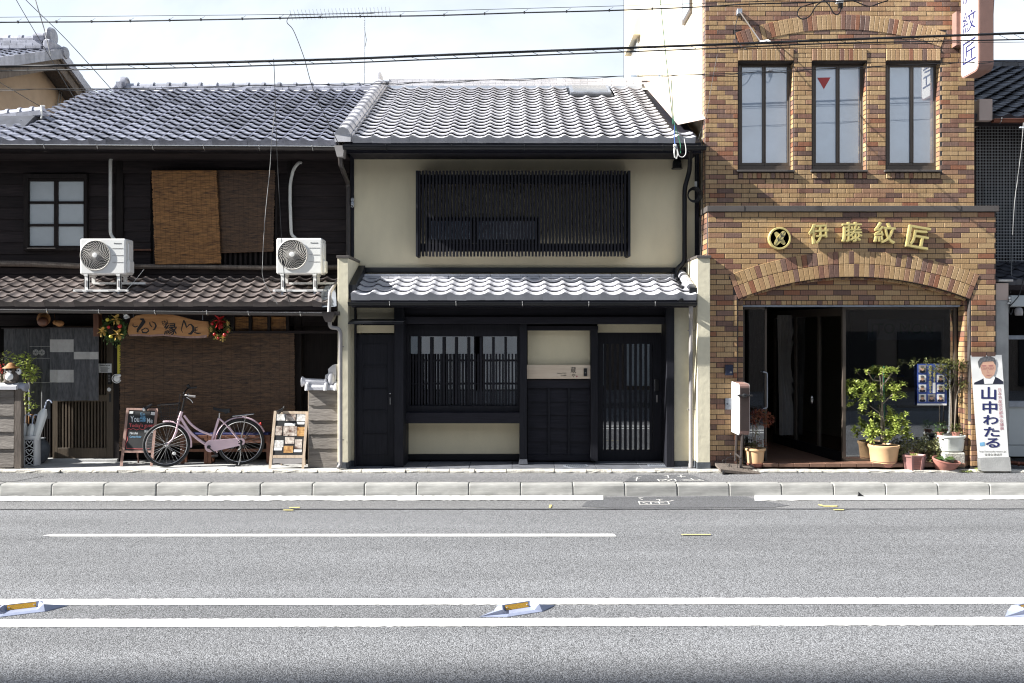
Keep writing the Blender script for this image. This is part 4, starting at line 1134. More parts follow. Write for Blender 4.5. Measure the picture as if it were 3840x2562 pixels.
# ground floor
b = MB(); b.box(X(-330,11.5), X(1290,11.5), Yd(11.52), Yd(11.6), HZ-.05, Z(1130,11.5)); b.build('lower_wall', M['wood_blackv'], mac)
bx('lintel', M['wood_black'], mac, -330, 1180, 1262, 1222, 11.42, 11.55, .006)
bx('sill_stone', M['concrete'], mac, 160, 1722, 440, 1737, 11.3, 11.5, .006)
# sliding door with slats
dd = MB()
for r_ in ((216,1222,399,1232),(216,1481,399,1506),(216,1680,399,1722),(197,1222,216,1722),(399,1222,425,1722)): dd.pbox(*r_, 11.36, 11.42, .003)
dd = dd.build('sliding_door', M['wood_door'], mac)
bx('door_panel', M['wood_door'], dd, 216, 1686, 399, 1722, 11.375, 11.41, 0)
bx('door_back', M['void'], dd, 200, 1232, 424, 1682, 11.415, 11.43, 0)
for k in range(15): bx('slat', M['wood_door'], dd, 220+k*12.1, 1506, 226+k*12.1, 1681, 11.37, 11.40, .001)
for k in range(15): bx('slat', M['wood_door'], dd, 220+k*12.1, 1232, 225+k*12.1, 1482, 11.375, 11.40, .001)
bx('handle_recess', M['plastic'], dd, 409, 1476, 416, 1508, 11.356, 11.36, 0)
bx('door_post', M['wood_blackv'], mac, 425, 1222, 448, 1740, 11.34, 11.52, .004)
bx('door_post', M['wood_red'], mac, 349, 1176, 370, 1262, 11.0, 11.1, .004)
bx('post', M['wood_blackv'], mac, 1100, 1178, 1130, 1745, 11.4, 11.52, .004)
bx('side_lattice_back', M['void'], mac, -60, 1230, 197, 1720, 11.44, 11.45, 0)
for k in range(14): bx('side_lattice_bar', M['wood_blackv'], mac, 60+k*9.6, 1232, 64+k*9.6, 1718, 11.41, 11.44, .001)
# transom above the big blind
bx('transom_rail', M['wood_black'], mac, 860, 1240, 1262, 1251, 11.26, 11.34, .004)
for p in (866,932,1002,1072): bx('transom_post', M['wood_blackv'], mac, p, 1178, p+11, 1240, 11.27, 11.33, .003)

def blind(name, label, quad, d, mt, n, group=None, wave=.008, thread=7):
    """reed blind: every reed its own strip, hung between four photo corners"""
    t = thing(name, label, 'blind', P3(quad[0][0], quad[0][1], d), group)
    b = MB(); (ax,ay),(bx_,by),(cx,cy),(ex,ey) = quad     # top-left, top-right, bottom-right, bottom-left
    for k in range(n):
        u0 = (k+.06)/n; u1 = (k+.98)/n
        j0, j1 = R.uniform(-2.2,1.2), R.uniform(-1.2,2.2)
        yy = Yd(d) + wave*math.sin(k*.35) + R.uniform(-.0015,.0015)
        pts = []
        for u in (u0,u1):
            pts.append((X(ax+(ex-ax)*u+j0,d), Z(ay+(ey-ay)*u,d))); pts.append((X(bx_+(cx-bx_)*u+j1,d), Z(by+(cy-by)*u,d)))
        b.add([(pts[0][0],yy,pts[0][1]),(pts[1][0],yy,pts[1][1]),(pts[3][0],yy,pts[3][1]),(pts[2][0],yy,pts[2][1]),
               (pts[0][0],yy+.005,pts[0][1]),(pts[1][0],yy+.005,pts[1][1]),(pts[3][0],yy+.005,pts[3][1]),(pts[2][0],yy+.005,pts[2][1])],
              [(3,2,1,0),(0,1,5,4),(2,3,7,6),(1,2,6,5),(3,0,4,7)])
    b.build('reeds', M[mt], t, kind='stuff')
    b = MB()
    for k in range(thread):
        s_ = (k+.5)/thread
        p = (ax+(bx_-ax)*s_, ay+(by-ay)*s_); q = (ex+(cx-ex)*s_, ey+(cy-ey)*s_)
        b.tube([(X(p[0],d),Yd(d)-wave-.002,Z(p[1],d)),(X(q[0],d),Yd(d)-wave-.002,Z(q[1],d))], .0009, 4)
    b.build('thread', M['wood_black'], t)
    for p, q in (((ax,ay),(bx_,by)),((ex,ey),(cx,cy))):
        b = MB(); b.tube([(X(p[0],d),Yd(d),Z(p[1],d)),(X(q[0],d),Yd(d),Z(q[1],d))], .008, 6); b.build('rod', M[mt], t)
    return t
blind('bamboo_blind', 'golden reed blind hanging askew and lowest over the upper lattice window', [(569,642),(811,641),(828,986),(582,990)], 11.47, 'reed', 120, thread=14)
blind('bamboo_blind', 'darker reed blind with pale streaks beside the golden one on the upper storey', [(811,641),(1031,640),(1024,942),(826,948)], 11.53, 'reed_dark', 100, thread=12)
blind('bamboo_blind', 'large dim brown reed blind across the ground floor behind the bicycle', [(452,1252),(1103,1252),(1106,1640),(448,1690)], 11.3, 'reed_dark', 150, thread=18)
for a, b_, wh in ((877,932,'directly beside the small red wreath'),(943,1002,'between the other two short blinds'),(1013,1072,'farthest from the small red wreath')):
    blind('bamboo_blind', 'short reed blind in the transom gap ' + wh, [(a,1190),(b_,1190),(b_,1240),(a,1240)], 11.32, 'reed', 18, 'short blinds in the transom', thread=4)

# air conditioners
def aircon(px0, px1, py0, py1, cx, cy, label, pipe, rail):
    d = 10.99; t = thing('air_conditioner', label, 'air conditioner', P3((px0+px1)/2, 1085, d), 'outdoor units on the lower tile roof')
    b = MB(); xa, xb, za, zb = X(px0,d), X(px1,d), Z(py1,d), Z(py0,d); ya = Yd(d)
    b.cbox(xa, xb, ya, ya+.27, za, zb, .018); body = b.build('body', M['white'], t, smooth=35)
    fx, fz = X(cx,d), Z(cy,d); r_ = S(56,d)
    b = MB(); b.lathe([(r_,-.004),(r_*1.03,-.012),(r_*.99,-.018),(r_*.95,-.010),(r_*.95,.0)], (fx,ya,fz), 40, axis='y', cap=False); b.build('fan_ring', M['grille'], body, smooth=50)
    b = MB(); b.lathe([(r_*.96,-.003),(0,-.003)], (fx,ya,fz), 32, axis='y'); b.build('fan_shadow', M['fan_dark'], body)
    b = MB()
    for k in range(28):        # swirling vanes
        a0 = 2*PI*k/28; pts = []
        for i in range(9):
            s_ = i/8; rr = r_*(.16+.79*s_); a = a0 + 1.15*s_
            pts.append((fx+math.cos(a)*rr, ya-.012-.010*(1-s_), fz+math.sin(a)*rr))
        b.tube(pts, .0034, 4, cap=False)
    for k in range(7):
        rr = r_*(.26+.108*k)
        b.tube([(fx+math.cos(a)*rr, ya-.010-.010*(1-rr/r_), fz+math.sin(a)*rr) for a in [2*PI*i/36 for i in range(37)]], .0016, 4, cap=False)
    b.build('fan_guard', M['grille'], body)
    b = MB(); b.lathe([(r_*.17,-.03),(r_*.15,-.036),(0,-.038)], (fx,ya,fz), 20, axis='y'); b.build('fan_boss', M['white'], body, smooth=40)
    b = MB(); b.glyph('Panasonic', X(px1-42,d), X(px1-14,d), Z(py0+20.5,d), Z(py0+15.5,d), ya-.002, .003); b.build('logo', M['ink'], body)
    b = MB()
    for yy in (py0+36,py0+62,py0+88): b.pbox(px1-50, yy, px1-8, yy+1.1, d-.003, d)
    b.build('panel_seam', M['gut_grey'], body)
    b = MB(); b.cbox(xb-.004, xb+.018, ya+.07, ya+.2, za+.08, zb-.06, .008); b.cbox(xb-.004, xb+.04, ya+.04, ya+.2, za+.02, za+.20, .012); b.build('valve_cover', M['white'], body)
    # stand
    zt_ = za; zf = Z(1086,d)
    for p in (px0+22, px1-28):
        b = MB(); b.box(X(p-8,d), X(p+8,d), ya+.02, ya+.045, zf, zt_); b.box(X(p-8,d), X(p-6,d), ya+.02, ya+.06, zf, zt_); b.box(X(p+6,d), X(p+8,d), ya+.02, ya+.06, zf, zt_)
        b.mi = 1; b.box(X(p-2,d), X(p+2,d), ya+.017, ya+.02, zf+.04, zf+.13); b.build('stand_leg', [M['white'], M['gut_grey']], t)
        b = MB(); b.box(X(p-6,d), X(p+6,d), ya+.22, ya+.25, zf+.10, zt_); b.build('stand_leg', M['white'], t)
        b = MB(); b.box(X(p-7,d), X(p+7,d), ya+.0, ya+.28, zt_-.02, zt_+.001); b.build('stand_arm', M['white'], t)
    b = MB(); b.box(X(rail[0],d), X(rail[1],d), ya+.0, ya+.045, zf-.03, zf); b.mi = 1
    for p in (rail[0]+20, rail[0]+60, rail[1]-60, rail[1]-22): b.box(X(p-12,d), X(p+12,d), ya-.003, ya, zf-.018, zf-.012)
    b.build('stand_rail', [M['white'], M['gut_grey']], t)
    b = MB(); b.box(X(rail[0]+46,d), X(rail[1]+40,d), ya+.215, ya+.25, zf+.085, zf+.115); b.build('stand_rail', M['white'], t)
    # feet reaching the tiles
    zroof = QEZ + QS*(ya-Yd(QE)) - .02
    for p in (px0+22, px1-28):
        b = MB(); b.box(X(p-4,d), X(p+4,d), ya+.01, ya+.035, zroof, zf-.02); b.build('stand_foot', M['galv'], t)
    b = MB(); b.tube(bend([P3(*q) for q in pipe], .08), .024, 10); b.build('pipe_wrap', M['white_tape'], t, smooth=50)
    return t
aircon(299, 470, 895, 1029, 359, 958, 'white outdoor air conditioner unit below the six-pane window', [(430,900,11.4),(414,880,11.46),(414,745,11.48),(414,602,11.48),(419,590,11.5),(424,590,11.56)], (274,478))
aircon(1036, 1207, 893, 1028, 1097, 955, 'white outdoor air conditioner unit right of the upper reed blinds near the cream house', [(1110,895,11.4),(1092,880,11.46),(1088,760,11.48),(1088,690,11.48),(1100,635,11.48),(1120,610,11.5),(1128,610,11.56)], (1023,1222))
b = MB(); b.tube([P3(477,1084,11.1),P3(500,1060,11.2),P3(540,1010,11.5)], .005, 5)
b.build('drain_hose', M['cable_white'], None, label='thin pale drain hose rising from the air conditioner stand below the six-pane window', cat='hose')
# ================================================================ brick house on the right
BL, BU = 10.79, 11.14
bh = thing('brick_house', 'three storey shop house faced in tan and brown brick tiles with wide brick arches', 'house', (X(3200,BL), Yd(BL), HZ))
JB = .006                            # joints lie this far behind the brick faces
bricks_left = [300]
rest = MB()
BW, BH_ = S(63.3, BL), S(19.45, BL)
UW, UH = S(60.3, BU), S(17.5, BU)
def brick_shape(w, h, dp=.05, ch=.003):
    b = MB(); b.v = []
    x0, x1, z0, z1 = 0, w, 0, h
    b.add([(x0,ch,z0),(x1,ch,z0),(x1,ch,z1),(x0,ch,z1),(x0+ch,0,z0+ch),(x1-ch,0,z0+ch),(x1-ch,0,z1-ch),(x0+ch,0,z1-ch),(x0,dp,z0),(x1,dp,z0),(x1,dp,z1),(x0,dp,z1)],
          [(4,5,6,7),(0,1,5,4),(1,2,6,5),(2,3,7,6),(3,0,4,7),(8,9,1,0),(9,10,2,1),(10,11,3,2),(11,8,0,3)])
    return b
BMESH = {}
def brick(parent, x0, x1, y, z0, z1, single, name='brick'):
    if x1 - x0 < .02 or z1 - z0 < .012: return
    if single:
        key = (round(x1-x0,3), round(z1-z0,3))
        if key not in BMESH: BMESH[key] = brick_shape(*key).data('brick', M['brick'])
        o = link(name, BMESH[key], parent); o.location = (x0, y + R.uniform(0,.0025), z0)
    else:
        b = brick_shape(x1-x0, z1-z0); rest.val = R.random()
        rest.join({'v': b.v, 'f': b.f}, Matrix.Translation((x0, y + R.uniform(0,.0025), z0)))
def course(parent, z0, xa, xb, x_ref, w, h, y, holes, single):
    """one row of bricks between xa and xb, bond starting at x_ref, minus the holes (x0,x1)"""
    g = .008
    cuts = [(xa, xb)]
    for h0, h1 in holes:
        nc_ = []
        for a, b_ in cuts:
            if h1 <= a or h0 >= b_: nc_.append((a,b_)); continue
            if h0 > a: nc_.append((a,h0))
            if h1 < b_: nc_.append((h1,b_))
        cuts = nc_
    for a, b_ in cuts:
        k = math.floor((a - x_ref)/w)
        x_ = x_ref + k*w
        while x_ < b_ - 1e-4:
            p, q_ = max(x_, a), min(x_ + w, b_)
            if q_ - p > .03: brick(parent, p + g/2, q_ - g/2, y, z0 + g/2, z0 + h - g/2, single)
            x_ += w
# backing walls (the joints)
def arch_out(cx, cy, r, xpx):                      # photo row of an arc of radius r at column xpx
    t = r*r - (xpx-cx)**2
    return cy - math.sqrt(t) if t > 0 else None
AC = (3203, 2214); RO, RM, RI = 1272, 1223.5, 1175; AA = math.asin(470/1272)
UC = (3153, 1219); UO, UI = 1165, 1107; UA = math.asin(395/1165)
xL, xR = X(2655,BL), X(3735,BL)
lw_ = MB()
pts = [(X(2655,BL),Z(794,BL)),(X(2655,BL),HZ-.02),(X(2765,BL),HZ-.02)]
for i in range(25):
    a = -AA + 2*AA*i/24
    pts.append((X(AC[0]+RI*math.sin(a),BL), Z(AC[1]-RI*math.cos(a),BL)))
pts += [(X(3642,BL),HZ-.02),(X(3735,BL),HZ-.02),(X(3735,BL),Z(794,BL))]
lw_.prism(pts, Yd(BL)+JB, Yd(BL)+.10)
lw_ = lw_.build('lower_wall', M['joint'], bh)
# lower courses
zt = Z(834.5, BL); k0 = -3
rows = []
k = -2
while True:
    ytop = 834.5 + 19.45*k
    z_bot = Z(ytop + 19.45, BL)
    if z_bot < HZ - .03: break
    rows.append((k, ytop)); k += 1
for k, ytop in rows:
    if ytop < 794: 
        if ytop + 19.45 < 800: continue
    yb_ = ytop + 19.45; zb_ = Z(yb_, BL); hole = []
    ym = (ytop + yb_)/2
    # arch hole at this height: widest of top and bottom edges
    he = 0
    for yy in (ytop+1,):
        t = RO*RO - (AC[1]-yy)**2
        if t > 0:
            hx = math.sqrt(t)
            he = max(he, min(hx, 470 if yy < 1033 else 0) if yy < 1033 else he)
    if ym >= 1030:
        # below the springing of the outer ring: flank edge runs in along the radius, then the jamb
        e_ = 470 - (min(ym,1120)-1032)*math.tan(AA) if ym < 1120 else 0
        he = max(he, e_)
        if ym >= 1116: hole.append((X(2765,BL), X(3642,BL)))
    if he > 0: hole.append((X(AC[0]-he-1,BL), X(AC[0]+he+1,BL)))
    ref = X(2907.9 if k % 2 == 0 else 2876.4, BL)
    h_ = BH_ if ytop >= 794 else S(yb_-795.5, BL)
    single = 0 <= k <= 14
    course(lw_, zb_, xL, xR, ref, BW, h_, Yd(BL), hole, single and bricks_left[0] > 0)
# left return of the lower storey
for k, ytop in rows:
    if ytop < 794 or ytop > 1720: continue
    zb_ = Z(ytop+19.45, BL)
    for y0, y1 in ((Yd(BL)+.055, Yd(BL)+.055+.21),(Yd(BL)+.27, Yd(BU)+.0)):
        b = brick_shape(y1-y0-.008, BH_-.008); rest.val = R.random()
        rest.join({'v': b.v,'f': b.f}, Matrix.Translation((xL-.004, y1-.004, zb_+.004)) @ Matrix.Rotation(-PI/2, 4, 'Z'))
b = MB(); b.box(xL+.002, xL+.1, Yd(BL)+.01, Yd(BU)+.2, HZ-.02, Z(794,BL)); b.box(xR-.1, xR, Yd(BL)+.10, Yd(BU)+2.4, HZ-.02, Z(794,BL)); b.build('return_wall', M['joint'], lw_)
# voussoirs
def vouss(name, c, r0, r1, ang, n, d, parent, depth=.09, y_off=-.006):
    for i in range(n):
        a0 = -ang + 2*ang*i/n; a1 = a0 + 2*ang/n
        am = (a0+a1)/2; g = .8
        q_ = []
        for rr, aa in ((r0+g,a0+g/r0),(r0+g,a1-g/r0),(r1-g,a1-g/r1),(r1-g,a0+g/r1)): q_.append((X(c[0]+rr*math.sin(aa),d), Z(c[1]-rr*math.cos(aa),d)))
        # local frame: x along the radius so the scratched face runs across the piece
        cx, cz = sum(p[0] for p in q_)/4, sum(p[1] for p in q_)/4
        ux, uz = math.sin(am), math.cos(am)
        loc = []
        for x_, z_ in q_:
            dx, dz = x_-cx, z_-cz
            loc.append((dx*ux + dz*uz, dx*uz - dz*ux))       # (along radius, along tangent)
        bb = MB(); ch = .003
        sh = lambda p: (p[0]-math.copysign(ch,p[0]), p[1]-math.copysign(ch,p[1]))
        v = [(p[0],ch,p[1]) for p in loc] + [(sh(p)[0],0,sh(p)[1]) for p in loc] + [(p[0],depth,p[1]) for p in loc]
        bb.add(v, [(4,5,6,7),(0,1,5,4),(1,2,6,5),(2,3,7,6),(3,0,4,7),(8,9,1,0),(9,10,2,1),(10,11,3,2),(11,8,0,3),(8,9,10,11)])
        me = bb.data(name, M['brick'])
        o = link(name, me, parent)
        o.matrix_basis = Matrix(((ux,0,uz,cx),(0,1,0,Yd(d)+y_off),(uz,0,-ux,cz),(0,0,0,1)))
vouss('arch_brick', AC, RM, RO, AA, 48, BL, lw_)
vouss('arch_brick', AC, RI, RM, AA, 48, BL, lw_)
# soffit course of small bricks below the arch, and the recessed infill
vouss('soffit_brick', AC, RI-9, RI, AA*.985, 60, BL, lw_, depth=.1, y_off=.05)
RD = BL + .11
tw = MB()
pts = [(X(2770,RD),Z(1146,RD)),(X(3637,RD),Z(1146,RD))] + [(X(AC[0]+(RI+6)*math.sin(a),RD), Z(AC[1]-(RI+6)*math.cos(a),RD)) for a in [AA-2*AA*i/20 for i in range(21)]]
tw.prism(pts, Yd(RD)+JB, Yd(RD)+.08); tw = tw.build('tympanum', M['joint'], bh)
for k in range(5):
    ytop = 1127 - 19.6*(k+1); yb_ = ytop + 19.6
    t = RI*RI - (AC[1]-yb_)**2
    if t <= 0: continue
    hx = min(math.sqrt(t), 434)
    course(tw, Z(yb_,RD), X(AC[0]-hx-4,RD), X(AC[0]+hx+4,RD), X(2907+(31.6 if k % 2 else 0),RD), BW, S(19.6,RD), Yd(RD), [], True)
for k in range(45):
    xa = 2776 + k*19.25
    if xa > 3632: break
    brick(tw, X(xa,RD), X(xa+17.4,RD), Yd(RD)-.006, Z(1143,RD), Z(1128,RD), True, 'header_brick')
bx('head_angle', M['galv'], bh, 2782, 1145, 3600, 1151, RD-.005, RD+.1, 0)
# stepped jambs
for (a, b_, side) in ((2765,2787,0),(3618,3642,1)):
    dJ = BL + .07
    jm = MB(); jm.box(X(a,dJ), X(b_,dJ), Yd(dJ)+JB, Yd(dJ)+.2, HZ-.02, Z(1120,dJ)); jm = jm.build('jamb', M['joint'], bh)
    k = 0
    while True:
        ytop = 1126 + 19.45*k; zb_ = Z(ytop+19.45, dJ)
        if zb_ < HZ-.02: break
        brick(jm, X(a,dJ)+.003, X(b_,dJ)-.003, Yd(dJ), zb_+.004, zb_+BH_-.004, False); k += 1
    if side:      # reveals that catch the sun
        for k in range(34):
            ytop = 1126 + 19.45*k; zb_ = Z(ytop+19.45, BL)
            if zb_ < HZ-.02: break
            for xx, y0, y1 in ((X(3642,BL)-.001, Yd(BL)+.004, Yd(dJ)+.0),(X(3618,dJ)-.001, Yd(dJ)+.004, Yd(11.02))):
                b = brick_shape(max(y1-y0-.006,.03), BH_-.008); rest.val = R.random()
                rest.join({'v': b.v,'f': b.f}, Matrix.Translation((xx-.004, y1-.003, zb_+.004)) @ Matrix.Rotation(-PI/2, 4, 'Z'))
# coping over the lower storey
cp = MB(); cp.cbox(xL-.02, xR+.03, Yd(BL)-.028, Yd(BU)+.02, Z(794,BL), Z(773,BL), .004); cp.box(xR-.3, xR+.02, Yd(BU)+.02, Yd(BU)+2.4, Z(794,BL), Z(775,BL)); cp.build('coping', M['coping'], bh)
for p in (2790, 3602): bx('coping_joint', M['gut_brown'], bh, p, 772, p+2, 794.5, BL-.029, BL-.02, 0)

# ---- upper storeys
wins = [(2769,2976),(3046,3250),(3323,3526)]
uxL, uxR = X(2645,BU), X(3655,BU)
uw = MB(); zT = Z(-940,BU)
uw.box(uxL, X(wins[0][0],BU), Yd(BU)+JB, Yd(BU)+.2, Z(800,BU), zT); uw.box(X(wins[2][1],BU), uxR, Yd(BU)+JB, Yd(BU)+.2, Z(800,BU), zT)
for a, b_ in ((wins[0][1],wins[1][0]),(wins[1][1],wins[2][0])): uw.box(X(a,BU), X(b_,BU), Yd(BU)+JB, Yd(BU)+.2, Z(800,BU), zT)
for a, b_ in wins: uw.box(X(a,BU), X(b_,BU), Yd(BU)+JB, Yd(BU)+.2, Z(800,BU), Z(640,BU)); uw.box(X(a,BU), X(b_,BU), Yd(BU)+JB, Yd(BU)+.2, Z(230,BU), zT)
uw = uw.build('upper_wall', M['joint'], bh)
nrow = 0
k = -70
while True:
    ytop = 287.3 + 17.5*k; yb_ = ytop+17.5
    if ytop > 772: break
    if Z(yb_,BU) < zT:
        hole = []
        for a, b_ in wins:
            if yb_ > 186 and ytop < 668: hole.append((X(a-1,BU), X(b_+1,BU)))
        he = 0
        ym = (ytop+yb_)/2
        t = UO*UO - (UC[1]-ym)**2; t2 = UI*UI - (UC[1]-ym)**2
        t = UO*UO - (UC[1]-ytop-1)**2; t2 = UI*UI - (UC[1]-yb_)**2
        e_out = math.sqrt(t) if t > 0 else 0
        if ym > 121: e_out = max(0, 395 - (ym-121)*math.tan(UA)) if ym < 182 else 0
        e_in = math.sqrt(t2) if t2 > 0 else 0
        if e_out > 0:
            e_in = min(e_in, e_out)
            if e_in > 25: hole += [(X(UC[0]-e_out-2,BU), X(UC[0]-e_in,BU)), (X(UC[0]+e_in,BU), X(UC[0]+e_out+2,BU))]
            else: hole.append((X(UC[0]-e_out-2,BU), X(UC[0]+e_out+2,BU)))
        course(uw, Z(yb_,BU), uxL, uxR, X(3594.6 if k % 2 == 0 else 3564.4, BU), UW, UH, Yd(BU), hole, False)
        # return on the left corner
        b = brick_shape(.085, UH-.008); rest.val = R.random()
        rest.join({'v': b.v,'f': b.f}, Matrix.Translation((uxL-.004, Yd(BU)+.14, Z(yb_,BU)+.004)) @ Matrix.Rotation(-PI/2, 4, 'Z'))
    k += 1
vouss('arch_brick', UC, UI, UO, UA, 44, BU, uw, depth=.06)
for a, b_ in wins:
    n_ = 12; w_ = (b_-a)/n_
    for k in range(n_):
        for nm, y0, y1, off in (('lintel_brick',184,228,-.012),('sill_brick',648,670,-.008)):
            h_ = S(y1-y0,BU)-.006; wd = S(w_,BU)-.007
            key = ('s', round(h_,3), round(wd,3))
            if key not in BMESH: BMESH[key] = brick_shape(h_, wd, .12).data('brick', M['brick'])
            o = link(nm, BMESH[key], uw)
            xx = X(a+k*w_,BU)+.0035
            o.matrix_basis = Matrix(((0,0,1,xx),(0,1,0,Yd(BU)+off),(1,0,0,Z(y1,BU)+.003),(0,0,0,1)))
    # right-hand reveal of each opening: narrow bricks that catch the sun
    for j in range(23):
        ytop = 234 + 17.5*j
        b = brick_shape(.11, UH-.008); rest.val = R.random()
        rest.join({'v': b.v,'f': b.f}, Matrix.Translation((X(b_,BU)-.006, Yd(BU)+.125, Z(ytop+17.5,BU)+.004)) @ Matrix.Rotation(-PI/2, 4, 'Z'))
o = rest.build('bricks_joined', M['brick'], lw_, att=True, kind='stuff')
# casement windows
dW = BU + .10
for wi, (a, b_) in enumerate(wins):
    a2, b2 = a+0, b_-1
    w = MB()
    for r_ in ((a2,230,b2,240),(a2,622,b2,638),(a2,240,a2+9,622),(b2-15,240,b2,622)): w.pbox(*r_, dW, dW+.08, .003)
    w = w.build('casement_window', M['bronze'], bh)
    mid = a + 95
    for s0, s1 in ((a2+9,mid+3),(mid+3,b2-15)):
        sm_ = MB()
        for r_ in ((s0,240,s1,251),(s0,611,s1,622),(s0,251,s0+5,611),(s1-8,251,s1,611)): sm_.pbox(*r_, dW+.015, dW+.06, .003)
        sh_ = sm_.build('sash', M['bronze'], w)
        bx('pane', M['frost_up'], w, s0+5, 251, s1-8, 611, dW+.035, dW+.04, 0)
    for yy in (262,592): bx('hinge', M['galv'], w, b2-4, yy-12, b2-1, yy+12, dW-.012, dW, .001)
    b = MB(); b.cbox(X(a-5,dW-.13), X(b_+4,dW-.13), Yd(BU)-.04, Yd(dW)+.02, Z(646,BU), Z(639,BU), .003); b.build('sill', M['coping'], w)
    if wi == 1:
        b = MB(); b.prism([(X(3068,dW),Z(289,dW)),(X(3118,dW),Z(288,dW)),(X(3093,dW),Z(332,dW))][::-1], Yd(dW+.031), Yd(dW+.034)); b.build('fire_access_mark', M['red'], w, label='red triangle sticker on the pane')
# side wall of cream render with its windows
b = MB(); sx = X(2645,BU)+.0
b.box(sx+.03, sx+.15, Yd(BU)+.15, Yd(19.5), HZ, zT); sw_ = b.build('side_wall', M['cream'], bh)
b = MB(); b.box(uxR-.15, uxR-.02, Yd(BU)+.2, Yd(19.5), HZ, zT); b.box(sx+.03, uxR-.02, Yd(19.4), Yd(19.5), HZ, zT); b.box(sx+.03, uxR-.02, Yd(BU)+.2, Yd(19.5), zT-.1, zT-.05); b.build('rear_wall', M['cream'], bh)
def side_win(ya_px, yb_px, y0, y1, mt, hood=False):
    # columns on the receding wall: x = sx plane
    f_ = lambda px: sx*F/((px-1920))           # world Y where that column meets the wall
    Ya, Yb = f_(yb_px), f_(ya_px)
    ym = (Ya+Yb)/2
    za, zb = CH-(y1-HY)*ym/F, CH-(y0-HY)*ym/F
    b = MB(); b.box(sx-.01, sx+.031, Ya, Yb, za, zb); w = b.build('side_window', M[mt], sw_)
    b = MB(); b.box(sx-.012, sx-.008, Ya+.06, Yb-.06, za+.06, zb-.06); b.build('pane', M['frost_up'], w)
    return Ya, Yb, za, zb
side_win(2560, 2590, -120, 70, 'bronze'); side_win(2470, 2481, 207, 330, 'white'); side_win(2366, 2391, 100, 340, 'white')
f_ = lambda px: sx*F/(px-1920)
b = MB(); Ya, Yb = f_(2400), f_(2360)
q_ = []
for i in range(9):
    a = PI/2*i/8; q_.append((sx+.03-.16*math.cos(a), CH-(172-HY)*((Ya+Yb)/2)/F + .40*math.sin(a)))
q_.append((sx+.03, q_[0][1]))
b.prism(q_[::-1], Ya+.1, Yb-.1); b.build('window_hood', M['cream'], sw_)
# pink sheet bridging the gap to the silver roof
b = MB(); x_ = 2.235*U
def onr(d_, h_): return EVZ + SL*(Yd(d_)-Yd(EV)) + h_
pa, pb_, pc, pd = (x_, Yd(11.5), onr(11.5,.05)), (sx+.03, Yd(11.14), onr(11.14,.24)), (sx+.03, Yd(13.85), onr(13.85,.20)), (2.15*U, Yd(14.2), onr(14.2,.07))
dn = lambda p: (p[0], p[1], p[2]-.03)
b.add([pa,pb_,pc,pd,dn(pa),dn(pb_),dn(pc),dn(pd)], [(0,1,2,3),(7,6,5,4),(0,4,5,1),(1,5,6,2),(2,6,7,3),(3,7,4,0)]); b.build('gap_flashing', M['pinksheet'], bh)
# letters and crest
for ch, x0_, x1_, y0, y1, rot in (('伊',3035,3108,838,914,4),('藤',3159,3235,832,908,0),('紋',3281,3360,834,913,-4),('匠',3404,3488,848,932,-10)):
    b = MB(); b.bold(ch, X(x0_,BL-.06), X(x1_,BL-.06), Z(y1,BL-.06), Z(y0,BL-.06), Yd(BL)-.062, .040, .006, math.radians(rot))
    b.build('shop_sign_character', M['gold'], None, label='raised brass character on brick above the wide arch, %s' % {'伊':'first beside the round crest','藤':'second and most intricate','紋':'third with crossing strokes','匠':'last, boxed on three sides and tilted'}[ch], cat='sign letter', group='brass shop name letters')
cr_ = thing('crest_emblem', 'round brass family crest with crossed feathers on dark ground on the brick wall', 'emblem', P3(2924,936,BL))
cx, cz, r_ = X(2924,BL-.05), Z(894,BL-.05), S(42,BL)
b = MB(); b.lathe([(r_,.035),(r_,-.02),(r_*.97,-.026),(r_*.84,-.026),(r_*.82,-.018)], (cx,Yd(BL)-.04,cz), 40, axis='y', cap=False); b.build('rim', M['gold'], cr_, smooth=40)
b = MB(); b.lathe([(r_*.83,0),(0,0)], (cx,Yd(BL)-.052,cz), 32, axis='y'); b.build('ground_disc', M['navy'], cr_)
def leaf2(ang, len_, wd, off):
    n = 14; p = []
    for i in range(n):
        a = 2*PI*i/n; u = math.cos(a)*len_; w = math.copysign(abs(math.sin(a))**.6, math.sin(a))*wd
        u2, w2 = u+off[0], w+off[1]
        p.append((cx + u2*math.cos(ang) - w2*math.sin(ang), cz + u2*math.sin(ang) + w2*math.cos(ang)))
    return p
b = MB(); b.prism(leaf2(math.radians(128), r_*.70, r_*.22, (0,0))[::-1], Yd(BL)-.062, Yd(BL)-.053); b.build('feather', M['gold'], cr_)
b = MB(); b.prism(leaf2(math.radians(55), r_*.76, r_*.25, (0,0))[::-1], Yd(BL)-.069, Yd(BL)-.060); b.build('feather', M['gold'], cr_)
b = MB()
ang = math.radians(55)
def loc2(u, w): return (cx+u*math.cos(ang)-w*math.sin(ang), cz+u*math.sin(ang)+w*math.cos(ang))
b.stroke([loc2(-r_*.72,0), loc2(r_*.72,0)], .004, Yd(BL)-.071, .002)
for u0, sg in ((-.3,1),(-.3,-1),(.15,1),(.15,-1)):
    for k in range(3): b.stroke([loc2(r_*(u0+.06*k),0), loc2(r_*(u0+.06*k+.2), sg*r_*.24)], .0025, Yd(BL)-.071, .002)
b.build('engraving', M['navy'], cr_)
